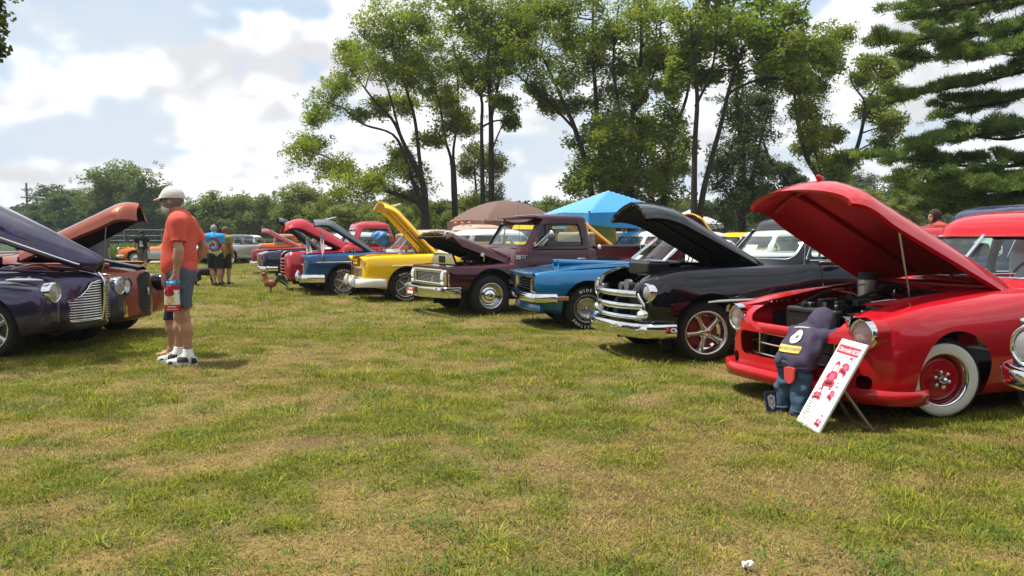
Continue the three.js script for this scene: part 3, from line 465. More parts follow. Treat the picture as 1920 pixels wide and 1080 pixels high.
// a profile (out, up) swept along points (x, y, z); out is to the left of the way, level
function sweep(path, prof, capped = true, closed = false, res = 6) {
  const c = new THREE.CatmullRomCurve3(path.map(p => V(...p)), closed, 'centripetal'), n = path.length * res, np = (typeof prof === 'function' ? prof(0) : prof).length, pos = [], idx = [];
  for (let i = 0; i <= n; i++) { const p = c.getPoint(i / n), t = c.getTangent(i / n), ox = t.z, oz = -t.x, l = hypot(ox, oz) || 1; const k = typeof prof === 'function' ? prof(i / n) : prof; for (const q of k) pos.push(p.x + ox / l * q[0], p.y + q[1], p.z + oz / l * q[0]); }
  for (let i = 0; i < n; i++) for (let k = 0; k < np; k++) { const a = i * np + k, b = i * np + (k + 1) % np; idx.push(a, a + np, b, b, a + np, b + np); }
  const g = new THREE.BufferGeometry(); g.setAttribute('position', new THREE.Float32BufferAttribute(pos, 3)); g.setIndex(idx); g.computeVertexNormals();
  if (!capped) return g;
  const cap = (i, s) => { const q = [], at3 = k => pos.slice((i * np + k) * 3, (i * np + k) * 3 + 3), m = [0, 1, 2].map(d => { let a = 0; for (let k = 0; k < np; k++) a += at3(k)[d]; return a / np; }); for (let k = 0; k < np; k++) { const a = at3(k), b = at3((k + 1) % np); q.push(...m, ...(s ? b : a), ...(s ? a : b)); } const h = new THREE.BufferGeometry(); h.setAttribute('position', new THREE.Float32BufferAttribute(q, 3)); h.computeVertexNormals(); return h; };
  return merge([g, cap(0, true), cap(n, false)]);
}
const oval = (w, h, n = 14, p = 2.6) => Array.from({ length: n }, (_, i) => { const a = i / n * 2 * PI, c = cos(a), s = sin(a); return [Math.sign(c) * pow(abs(c), 2 / p) * w / 2, Math.sign(s) * pow(abs(s), 2 / p) * h / 2]; });

// wheels -------------------------------------------------
const letterTex = new Map();
function sidewall(text) {
  if (!letterTex.has(text)) letterTex.set(text, canvas(512, 512, (g) => {
    g.fillStyle = '#0b0b0c'; g.fillRect(0, 0, 512, 512); g.fillStyle = '#dedcd2'; g.font = 'bold 46px sans-serif'; g.textAlign = 'center'; g.textBaseline = 'middle';
    const arc = (s, mid) => { const st = 0.19; [...s].forEach((ch, i) => { const a = mid + (i - (s.length - 1) / 2) * st; g.save(); g.translate(256 + cos(a) * 213, 256 + sin(a) * 213); g.rotate(a + PI / 2); g.fillText(ch, 0, 0); g.restore(); }); };
    const [a, b] = text.split('|'); arc(a, -PI / 2 + 0.15); arc(b, PI / 2 + 0.35);
  }));
  return std([1, 1, 1], 0.75, { map: letterTex.get(text) });
}
function wheel(parent, x, z, o) {
  const out = z < 0 ? -1 : 1, R = o.R, r = o.rim, W = o.W ?? 0.2, g = node('wheel', parent), h = W / 2; g.position.set(x, R - 0.012, z); g.rotation.x = out * PI / 2; if (o.steer) g.rotation.set(out * PI / 2, 0, o.steer * out);
  const mid = lerp(r, R, 0.55);
  part('tyre', lathe([[r - 0.01, -h * 0.8], [r + 0.015, -h * 0.98], [mid, -h * 1.04], [R - 0.035, -h * 0.95], [R - 0.008, -h * 0.75], [R, -h * 0.5], [R, -h * 0.17], [R - 0.008, -h * 0.15], [R - 0.008, -h * 0.1], [R, -h * 0.08], [R, h * 0.08], [R - 0.008, h * 0.1], [R - 0.008, h * 0.15], [R, h * 0.17], [R, h * 0.5], [R - 0.008, h * 0.75], [R - 0.035, h * 0.95], [mid, h * 1.04], [r + 0.015, h * 0.98], [r - 0.01, h * 0.8]], 48), M.rubber, g);
  if (o.white) { const [a, b] = o.white; part('whitewall', lathe([[a, h * 1.0], [a, h * 1.035], [lerp(a, b, 0.3), h * 1.075], [lerp(a, b, 0.7), h * 1.08], [b, h * 1.03], [b, h * 0.9]], 48), M.white, g); }
  if (o.letters) { const q = lathe([[r + 0.012, h * 1.0], [mid, h * 1.052], [R - 0.03, h * 0.985]], 48), P = q.attributes.position, U = q.attributes.uv; for (let i = 0; i < P.count; i++) U.setXY(i, 0.5 + P.getX(i) / R * 0.5, 0.5 + P.getZ(i) / R * 0.5 * -1); part('sidewall', q, sidewall(o.letters), g); }
  const lip = o.lip ?? M.chrome, deep = o.deep ?? 0.3;
  part('rim', lathe([[r * 0.3, -h * 0.3], [r * 0.86, -h * 0.3], [r * 0.86, h * deep], [r * 0.9, h * 0.6], [r * 0.965, h * 0.8], [r * 0.99, h * 0.93], [r + 0.012, h * 0.98], [r + 0.014, h * 0.86]], 44), lip, g);
  part('brake', lathe([[0.001, -h * 0.12], [r * 0.7, -h * 0.12], [r * 0.72, -h * 0.3]], 24), o.brake ?? M.steel, g);
  if (o.type === 'spoke5') {
    for (let k = 0; k < 5; k++) { const a = k / 5 * 2 * PI + (o.phase ?? 0.3), pts = [[0.03, 0.75, r * 0.17], [r * 0.4, 0.62, r * 0.12], [r * 0.72, 0.55, r * 0.12], [r * 0.9, 0.6, r * 0.19]], pos = [], idx = []; pts.forEach(([d, y, w]) => { for (const [s, dy] of [[-1, -0.3], [-0.75, 0], [0, 0.07], [0.75, 0], [1, -0.3]]) pos.push(d, h * (y + dy), s * w); }); for (let i = 0; i < 3; i++) for (let j = 0; j < 4; j++) { const q = i * 5 + j; idx.push(q, q + 1, q + 5, q + 1, q + 6, q + 5); } const s = new THREE.BufferGeometry(); s.setAttribute('position', new THREE.Float32BufferAttribute(pos, 3)); s.setIndex(idx); s.computeVertexNormals(); s.rotateY(a); part('spoke', s, o.spokeMat ?? M.dullChrome, g); }
    part('hub', lathe([[0.001, h * 0.92], [r * 0.12, h * 0.9], [r * 0.16, h * 0.84], [r * 0.17, h * 0.6], [r * 0.28, h * 0.55], [r * 0.3, h * 0.2]], 24), M.chrome, g);
    for (let k = 0; k < 5; k++) { const a = k / 5 * 2 * PI; part('lug_nut', cyl(0.011, 0.009, 0.03, cos(a) * r * 0.235, h * 0.66, sin(a) * r * 0.235, 6), M.chrome, g); }
  } else if (o.type === 'smooth') {          // painted wheel, bullet cap and lug nuts
    part('wheel_centre', lathe([[r * 0.86, h * 0.1], [r * 0.8, h * 0.42], [r * 0.66, h * 0.5], [r * 0.5, h * 0.42], [r * 0.4, h * 0.5], [0.001, h * 0.5]], 40), o.centre, g);
    part('hub', lathe([[0.001, h * 1.3], [r * 0.08, h * 1.24], [r * 0.15, h * 1.0], [r * 0.18, h * 0.6], [r * 0.2, h * 0.5]], 24), M.chrome, g);
    for (let k = 0; k < 6; k++) { const a = k / 6 * 2 * PI + 0.3; part('lug_nut', [ball(0.017, cos(a) * r * 0.3, h * 0.72, sin(a) * r * 0.3, 1, 1.3, 1, 10), cyl(0.015, 0.015, 0.03, cos(a) * r * 0.3, h * 0.57, sin(a) * r * 0.3, 8)], M.chrome, g); }
  } else if (o.type === 'dish') {            // chrome wheel with a small domed cap
    part('wheel_centre', lathe([[r * 0.86, h * 0.1], [r * 0.78, h * 0.35], [r * 0.6, h * 0.5], [r * 0.52, h * 0.5]], 40), M.chrome, g);
    part('hub_cap', lathe([[0.001, h * 0.98], [r * 0.1, h * 0.97], [r * 0.26, h * 0.9], [r * 0.42, h * 0.76], [r * 0.53, h * 0.56], [r * 0.56, h * 0.4]], 40), M.chrome, g);
    part('cap_badge', lathe([[0.001, h * 1.005], [r * 0.09, h * 0.99]], 20), M.black, g);
  } else if (o.type === 'rally') {           // pressed steel with a ring of holes
    const ring = []; part('wheel_centre', lathe([[r * 0.88, h * 0.0], [r * 0.86, h * 0.45], [r * 0.74, h * 0.62], [r * 0.6, h * 0.6], [r * 0.48, h * 0.3], [0.001, h * 0.28]], 44), M.alu, g);
    for (let k = 0; k < 10; k++) { const a = k / 10 * 2 * PI; ring.push(ball(r * 0.075, cos(a) * r * 0.79, h * 0.56, sin(a) * r * 0.79, 1, 0.4, 1, 10)); } part('wheel_holes', ring, M.black, g);
    part('hub', lathe([[0.001, h * 0.52], [r * 0.1, h * 0.5], [r * 0.13, h * 0.3]], 20), M.dullChrome, g);
    for (let k = 0; k < 5; k++) { const a = k / 5 * 2 * PI; part('lug_nut', cyl(0.011, 0.009, 0.03, cos(a) * r * 0.28, h * 0.36, sin(a) * r * 0.28, 6), M.chrome, g); }
  } else part('hub_cap', lathe([[0.001, h * 0.7], [r * 0.4, h * 0.6], [r * 0.7, h * 0.4], [r * 0.86, h * 0.2]], 28), o.cap ?? M.dullChrome, g);
  return g;
}
function headlight(parent, x, y, z, r = 0.09, ring = M.chrome, turn = 0) {
  const g = node('headlight', parent); g.position.set(x, y, z); g.rotation.set(0, turn, 0);
  const A = q => q.rotateZ(-PI / 2);
  part('ring', A(lathe([[r * 1.28, -0.07], [r * 1.3, -0.01], [r * 1.24, 0.018], [r * 1.1, 0.03], [r, 0.02], [r * 0.98, 0.0]], 32)), ring, g);
  part('reflector', A(lathe([[0.001, -0.06], [r * 0.5, -0.05], [r * 0.85, -0.022], [r, 0.004]], 24)), M.reflector, g);
  part('bulb', ball(r * 0.16, -0.03, 0, 0, 1, 1, 1, 10), M.white, g);
  part('lens', A(lathe([[r * 1.02, 0.01], [r * 0.8, 0.026], [r * 0.4, 0.038], [0.001, 0.042]], 24)), M.lens, g);
  return g;
}
// an open bonnet: hinge line at its origin, lifted by ang
function hood(parent, o) {
  const w = o.w ?? (s => lerp(o.w0, o.w1, s)), L = o.L, lip = o.lip ?? 0.08, cr = o.crown, rc = o.rear ?? 0.08, fr = o.front ?? 0.06, T = o.thick ?? 0.03, fl = o.flange ?? 0.03, ridge = o.ridge ?? 0, ls = o.lipStart ?? 0.8, lp = o.lipP ?? 2;
  const C = typeof cr === 'function' ? cr : () => cr;
  const top = (s, t, d = 0) => { const k = max(0, (s - ls) / (1 - ls)), a = 1 - t * t, x = s * L - rc * a * (1 - s) + (fr * a) * s; return [x, C(s) * pow(a, o.cp ?? 0.85) - lip * pow(k, lp) * (o.lipA ? 0.3 + 0.7 * a : 1) + ridge * Math.exp(-t * t * 60) - fl * pow(abs(t), 10) * (1 - 0.8 * smooth(0.72, 0.98, s)) - d, t * (w(s) - d * 0.6)]; };
  const nu = 34, nv = 30, S = v => v < 0.75 ? v / 0.75 * ls : ls + (v - 0.75) / 0.25 * (1 - ls);
  const up = grid((u, v) => top(S(v), u * 2 - 1), nu, nv, false), dn = grid((u, v) => top(S(v) * 0.985, (u * 2 - 1) * 0.985, T), nu, nv, true);
  const edge = []; const E = (a, b) => { const q = []; for (let i = 0; i < 30; i++) { const p = a(i / 30), p2 = a((i + 1) / 30), r = b(i / 30), r2 = b((i + 1) / 30); q.push(...p, ...r, ...p2, ...p2, ...r, ...r2); } const h = new THREE.BufferGeometry(); h.setAttribute('position', new THREE.Float32BufferAttribute(q, 3)); h.computeVertexNormals(); edge.push(h); };
  for (const t of [-1, 1]) E(q => top(S(q), t), q => top(S(q) * 0.985, t * 0.985, T));
  for (const s of [0, 1]) E(q => top(s, q * 2 - 1), q => top(s * 0.985, (q * 2 - 1) * 0.985, T));
  const g = part('hood', [up, ...edge], o.mat, parent); g.position.set(o.x, o.y, 0); g.rotation.z = o.ang;
  part('hood_liner', dn, o.inner ?? o.mat, g);
  const br = []; for (const t of o.braces ?? [-0.62, 0.62]) { const P = []; for (let i = 0; i <= 6; i++) { const p = top(lerp(0.06, ls + 0.06, i / 6), t * lerp(0.85, 1, i / 6), T + 0.008); P.push(p); } br.push(bar(P, 0.018, 6)); }
  for (const s of o.cross ?? [0.93]) { const P = []; for (let i = 0; i <= 8; i++) P.push(top(s, lerp(-0.9, 0.9, i / 8), T + 0.01)); br.push(bar(P, 0.022, 6)); }
  if (br.length) part('hood_brace', br, o.inner ?? o.mat, g);
  g.top = top; return g;
}
function engineBay(parent, o) {   // o: x0 (firewall), x1 (radiator), y (floor), hw, top
  const R = RNG(o.seed ?? 3), L = o.x1 - o.x0, xm = lerp(o.x0, o.x1, 0.45), y = o.y, H = o.top - y;
  part('engine_block', [box(L * 0.5, H * 0.5, 0.42, xm, y + H * 0.3, 0, 0.03), box(L * 0.46, 0.1, 0.15, xm, y + H * 0.62, -0.19, 0.03).rotateX(0), box(L * 0.46, 0.1, 0.15, xm, y + H * 0.62, 0.19, 0.03)], o.block ?? M.engine, parent);
  for (const s of [-1, 1]) part('valve_cover', box(L * 0.44, 0.075, 0.13, xm, y + H * 0.66 + 0.03, s * 0.2, 0.03), o.cover ?? M.dullChrome, parent);
  part('air_cleaner', lathe([[0.001, 0.075], [0.03, 0.07], [0.035, 0.055], [0.16, 0.052], [0.17, 0.03], [0.17, -0.02], [0.15, -0.03], [0.001, -0.03]], 28).translate(xm, y + H * (o.air ?? 0.86), 0), o.airMat ?? M.chrome, parent);
  part('radiator', [box(0.05, H * 0.66, o.hw * 1.15, o.x1 - 0.05, y + H * 0.33, 0, 0.012), box(0.08, 0.05, o.hw * 1.2, o.x1 - 0.05, y + H * 0.68, 0, 0.02), cyl(0.03, 0.03, 0.03, o.x1 - 0.05, y + H * 0.75, 0.1, 12)], M.engine, parent);
  const fan = []; for (let k = 0; k < 5; k++) fan.push(box(0.012, 0.16, 0.05, 0, 0.1, 0, 0.004).rotateX(k / 5 * 2 * PI)); part('fan', [...fan, cyl(0.04, 0.04, 0.05, 0, 0, 0, 12).rotateZ(PI / 2)].map(g => g.translate(o.x1 - 0.16, y + H * 0.5, 0)), M.steel, parent);
  part('battery', [box(0.22, 0.18, 0.17, o.x1 - 0.22, y + H * 0.5, o.hw * 0.66, 0.012), cyl(0.01, 0.01, 0.03, o.x1 - 0.16, y + H * 0.5 + 0.1, o.hw * 0.7, 8)], M.black, parent);
  part('alternator', [cyl(0.075, 0.075, 0.12, 0, 0, 0, 18).rotateZ(PI / 2).translate(o.x1 - 0.24, y + H * 0.55, -o.hw * 0.45), cyl(0.05, 0.05, 0.16, 0, 0, 0, 14).rotateZ(PI / 2).translate(o.x1 - 0.22, y + H * 0.55, -o.hw * 0.45)], M.dullChrome, parent);
  for (let k = 0; k < (o.hoses ?? 7); k++) { const s = R() < 0.5 ? -1 : 1, a = V(lerp(o.x0 + 0.06, xm, R()), y + H * (0.45 + R() * 0.45), s * o.hw * (0.3 + R() * 0.6)), b = V(lerp(xm, o.x1 - 0.08, R()), y + H * (0.4 + R() * 0.5), s * o.hw * R() * 0.8), m = a.clone().lerp(b, 0.5).add(V(0, H * (R() * 0.3), (R() - 0.5) * 0.12)); part(R() < 0.6 ? 'hose' : 'pipe', bar([a, m, b], 0.010 + R() * 0.018, 8, 12), R() < 0.62 ? M.black : M.dullChrome, parent); }
  const WC = [M.black, M.wire, M.amber, M.dullChrome]; for (let k = 0; k < (o.wires ?? 10); k++) { const f = () => V(lerp(o.x0 + 0.05, o.x1 - 0.06, R()), y + H * (0.55 + R() * 0.42), (R() * 2 - 1) * o.hw * 0.8), a = f(), b = f(), m = a.clone().lerp(b, 0.5).add(V((R() - 0.5) * 0.1, H * R() * 0.22, (R() - 0.5) * 0.1)); part('wire', bar([a, m, b], 0.0045, 5, 10), WC[k % 4], parent); }
  part('belt', [bar(Array.from({ length: 13 }, (_, i) => { const q = i / 12 * 2 * PI; return [o.x1 - 0.17, y + H * 0.45 + sin(q) * H * 0.22, cos(q) * o.hw * 0.42]; }), 0.008, 5)], M.black, parent);
  const bits = [], shiny = []; for (let k = 0; k < (o.bits ?? 22); k++) { const x = lerp(o.x0 + 0.05, o.x1 - 0.1, R()), z = (R() * 2 - 1) * o.hw * 0.9, q = R() < 0.5 ? box(0.04 + R() * 0.1, 0.03 + R() * 0.07, 0.04 + R() * 0.08, x, y + H * (0.35 + R() * 0.45), z, 0.008) : cyl(0.015 + R() * 0.02, 0.015 + R() * 0.02, 0.04 + R() * 0.08, x, y + H * (0.4 + R() * 0.45), z, 10); (R() < 0.66 ? bits : shiny).push(q); }
  part('engine_fittings', bits, M.engine, parent); if (shiny.length) part('engine_fittings', shiny, M.dullChrome, parent);
}
const mirrorMat = M.chrome;
function seats(parent, x, w, y, mat, rows = 1) { for (let k = 0; k < rows; k++) { const X = x - k * 0.95; part('seat', [box(0.5, 0.2, w * 1.5, X, y, 0, 0.06, 3), box(0.16, 0.55, w * 1.5, X - 0.27, y + 0.3, 0, 0.06, 3).rotateZ(0)], mat, parent); } }
function steering(parent, x, y, z) { const g = part('steering_wheel', [new THREE.TorusGeometry(0.19, 0.012, 8, 32), bar([[-0.19, 0, 0], [0.19, 0, 0]], 0.009, 6), cyl(0.03, 0.03, 0.04, 0, 0, 0, 12).rotateX(PI / 2)].map(q => q.rotateY(PI / 2).rotateZ(0.35).translate(x, y, z)), M.black, parent); return g; }

// c: everything about one car; returns its group
function car(c) {
  const root = thing(c.name, c.label, c.cat ?? 'car', c.pos, c.turn, c.group), k = c.small ? 0.55 : 1;
  const { geo, col } = loft(c.st, Math.round(60 * k), c.small ? 2 : 4), inner = c.inner ?? M.black;
  let b = brush(geo, c.paint); const xf = c.axF ?? 0, ax = [xf, -c.wb], hw = c.trackHalf ?? 0.73;
  for (const x of c.noArch ? [] : ax) { const ra = (x === xf ? c.arch : c.archR ?? c.arch); if (!ra) continue; const pts = []; for (let i = 0; i <= 24; i++) { const a = PI * i / 24; pts.push([x + cos(a) * ra * (c.archX ?? 1.02), (c.archY ?? c.R) + sin(a) * ra]); } pts.push([x - ra * 1.02, -0.2], [x + ra * 1.02, -0.2]); for (const s of [-1, 1]) b = csg(b, brush(alongZ(pts, s < 0 ? -1.4 : hw - 0.125, s < 0 ? -hw + 0.125 : 1.4), inner)); }
  for (const q of c.cuts ?? []) b = csg(b, brush(q[0], q[1] ?? inner));
  if (c.cab && !c.solidDeck) { const a = c.cab; b = csg(b, brush(box(a.f0 - a.r0 - 0.34, 2, (a.w0 - 0.09) * 2, (a.f0 + a.r0) / 2 - 0.02, (c.floor ?? 0.36) + 1, 0, 0.05), c.trim ?? M.interior)); }
  for (const d of c.doors ?? []) {       // cut the door out of the near and the far flank, with a gap round it
    const P = rounded(d.pts, 0.05, 3), Q = grow(P, 0.009), z0 = c.doorIn ?? 0.5;
    for (const s of [-1, 1]) { if (d.near && s > 0) continue; const A = brush(alongZ(P, s < 0 ? -1.4 : z0, s < 0 ? -z0 : 1.4), inner); const D = csg(b, A, INTERSECTION), m = put('door', D, root); if (d.label && s < 0) m.userData.label = d.label; b = csg(b, brush(alongZ(Q, s < 0 ? -1.4 : z0, s < 0 ? -z0 : 1.4), inner)); if (d.handle) { const [hx, hy] = d.handle, zz = col[0](hx) * 0.985; const H = node('door_handle', m); part('grip', bar([[hx + 0.08, hy, s * (zz + 0.012)], [hx + 0.05, hy + 0.004, s * (zz + 0.04)], [hx - 0.07, hy, s * (zz + 0.035)]], [0.012, 0.013, 0.008], 8), M.chrome, m).name = 'handle'; m.remove(H); } }
  }
  put('body', b, root);
  if (c.cab) cabin(root, c, k);
  for (const x of ax) for (const s of [-1, 1]) { const o = typeof c.wheels === 'function' ? c.wheels(x === xf, s) : c.wheels; if (o) wheel(root, x, s * (hw + (x === xf ? 0 : c.rearTrack ?? 0)), { R: c.R, steer: x === xf ? c.steer : 0, ...o }); }
  part('chassis', [...(c.noArch ? [] : ax.flatMap(x => [-1, 1].map(q => box(c.arch * 2 + 0.08, (c.archY ?? c.R) + c.arch - 0.10, 0.035, x, ((c.archY ?? c.R) + c.arch) / 2 + 0.075, q * (hw - 0.145), 0.01)))), box(c.wb + 0.3, 0.12, 0.7, -c.wb / 2, c.R * 0.8, 0, 0.02), ...ax.map(x => bar([[x, c.R, -hw + 0.1], [x, c.R, hw - 0.1]], 0.045, 8))], M.black, root);
  c.extra?.(root, col);
  return root;
}
function cabin(root, c, k = 1) {
  const a = c.cab, S = cabinShape(a), d = a.wall ?? 0.04, nu = Math.round(96 * k);
  let sh = csg(brush(S.solid(0, nu), c.roofPaint ?? c.paint), brush(S.solid(d, nu).translate(0, -0.012, 0), c.trim ?? M.interior));
  const glassGrid = grid((u, v) => S.P(u, v, d * 0.5), 200, 36, true), GP = glassGrid.attributes.position, GI = glassGrid.index.array;
  const pick = (test) => { const q = []; for (let i = 0; i < GI.length; i += 3) { const t = [0, 1, 2].map(j => [GP.getX(GI[i + j]), GP.getY(GI[i + j]), GP.getZ(GI[i + j])]); if (t.some(test)) q.push(...t.flat()); } const g = new THREE.BufferGeometry(); g.setAttribute('position', new THREE.Float32BufferAttribute(q, 3)); const m = mergeVertices(g, 1e-4); m.computeVertexNormals(); return m; };
  const panes = [];
  const xm = (a.f1 + a.r1) / 2;
  const trimMat = a.trimMat ?? M.chrome, trims = [];
  const T = (pts, f) => bar([...pts, pts[0]].map(f), a.trimR ?? 0.011, 6, pts.length * 2, false);
  for (const w of a.side ?? []) { const P = rounded(w, a.sr ?? 0.05, 4); sh = csg(sh, brush(alongZ(P, -1.5, 1.5), c.winEdge ?? M.black)); const G = grow(P, 0.012); for (const s of [-1, 1]) { panes.push(['side_window', pick(p => p[2] * s > 0.1 && inside(p, G))]); trims.push(['window_trim', T(P, p => [p[0], p[1], s * (S.sideZ(p[0], p[1]) + 0.003)])]); } }
  if (a.screen) { const P = rounded(a.screen, a.wr ?? 0.08, 5); sh = csg(sh, brush(alongX(P, xm + (a.f1 - xm) * 0.55, a.f0 + 1), c.winEdge ?? M.black)); const G = grow(P, 0.012); panes.push(['windscreen', pick(p => p[0] > xm + (a.f1 - xm) * 0.6 && inside([p[2], p[1]], G))]); trims.push(['windscreen_trim', T(P, p => [S.endX(p[0], p[1], true) + 0.004, p[1], p[0]])]); }
  if (a.back) { const P = rounded(a.back, a.wr ?? 0.08, 5); sh = csg(sh, brush(alongX(P, a.r0 - 1, xm + (a.r1 - xm) * 0.55), c.winEdge ?? M.black)); const G = grow(P, 0.012); panes.push(['rear_window', pick(p => p[0] < xm + (a.r1 - xm) * 0.6 && inside([p[2], p[1]], G))]); trims.push(['window_trim', T(P, p => [S.endX(p[0], p[1], false) - 0.004, p[1], p[0]])]); }
  put('cabin_roof', sh, root);
  for (const [n, g] of panes) part(n, g, c.glass ?? M.glass, root);
  if (!a.noTrim) for (const [n, g] of trims) part(n, g, trimMat, root);
  if (a.split) part('windscreen_bar', bar(a.split.map(([z, y]) => [S.endX(z, y, true) + 0.006, y, z]), 0.014, 6), trimMat, root);
  if (!c.bare) { part('dashboard', box(0.3, 0.16, a.w0 * 1.7, a.f0 - 0.35, a.y0 - 0.03, 0, 0.05, 3), c.dash ?? c.trim ?? M.interior, root); seats(root, a.f0 - 1.35, a.w0 * 0.9, (c.floor ?? 0.36) + 0.3, c.seat ?? M.tan, c.seatRows ?? 1); steering(root, a.f0 - 0.62, a.y0 + 0.05, -0.36); }
  return S;
}
const strip = (col, k, pts, r = 0.012, lift = 0.006, mat = M.chrome, parent, s = -1, name = 'side_trim') => part(name, bar(pts.map(([x, y]) => [x, y, s * (col[k](x) + lift)]), r, 8), mat, parent);
// ---------- the right row, nearest first ----------
const P = { red: paint([0.44, 0.007, 0.014]), black: paint([0.003, 0.0035, 0.006]), blue: paint([0.010, 0.125, 0.29], 0.35), maroon: paint([0.045, 0.005, 0.011], 0.1), yellow: paint([0.82, 0.50, 0.008]), navy: paint([0.012, 0.055, 0.16], 0.15), crimson: paint([0.34, 0.010, 0.022]), purple: paint([0.042, 0.034, 0.080], 0.6, { roughness: 0.3 }), copper: paint([0.25, 0.062, 0.036], 0.4), orange: paint([0.62, 0.14, 0.012]), silver: paint([0.42, 0.43, 0.44], 0.5), white: paint([0.72, 0.71, 0.68]), darkblue: paint([0.012, 0.018, 0.045]), oxblood: paint([0.20, 0.012, 0.02]), coral: paint([0.46, 0.16, 0.10]), green: paint([0.10, 0.2, 0.12]) };
// front axle position and turn of a car whose near front tyre (at side lz) touches the ground at a place in the photograph
function park(px, py, deg, lz, nose = -1, lx = 0) {
  const a = nose < 0 ? PI + deg * PI / 180 : -deg * PI / 180, g = ground(px, py); return { pos: [g.x - lz * sin(a) - lx * cos(a), 0, g.z - lz * cos(a) + lx * sin(a)], turn: a };
}
const arcPath = (xn, k, hw, y, n = 6, p = 2) => Array.from({ length: n + 1 }, (_, i) => { const z = lerp(hw, -hw, i / n); return [xn - k * pow(abs(z) / hw, p), y, z]; });
const U = (hw0, hw1, y0, y1, r = 0.12) => rounded([[-hw1, y1], [-hw0, y0], [hw0, y0], [hw1, y1]], [0, r, r, 0], 6);

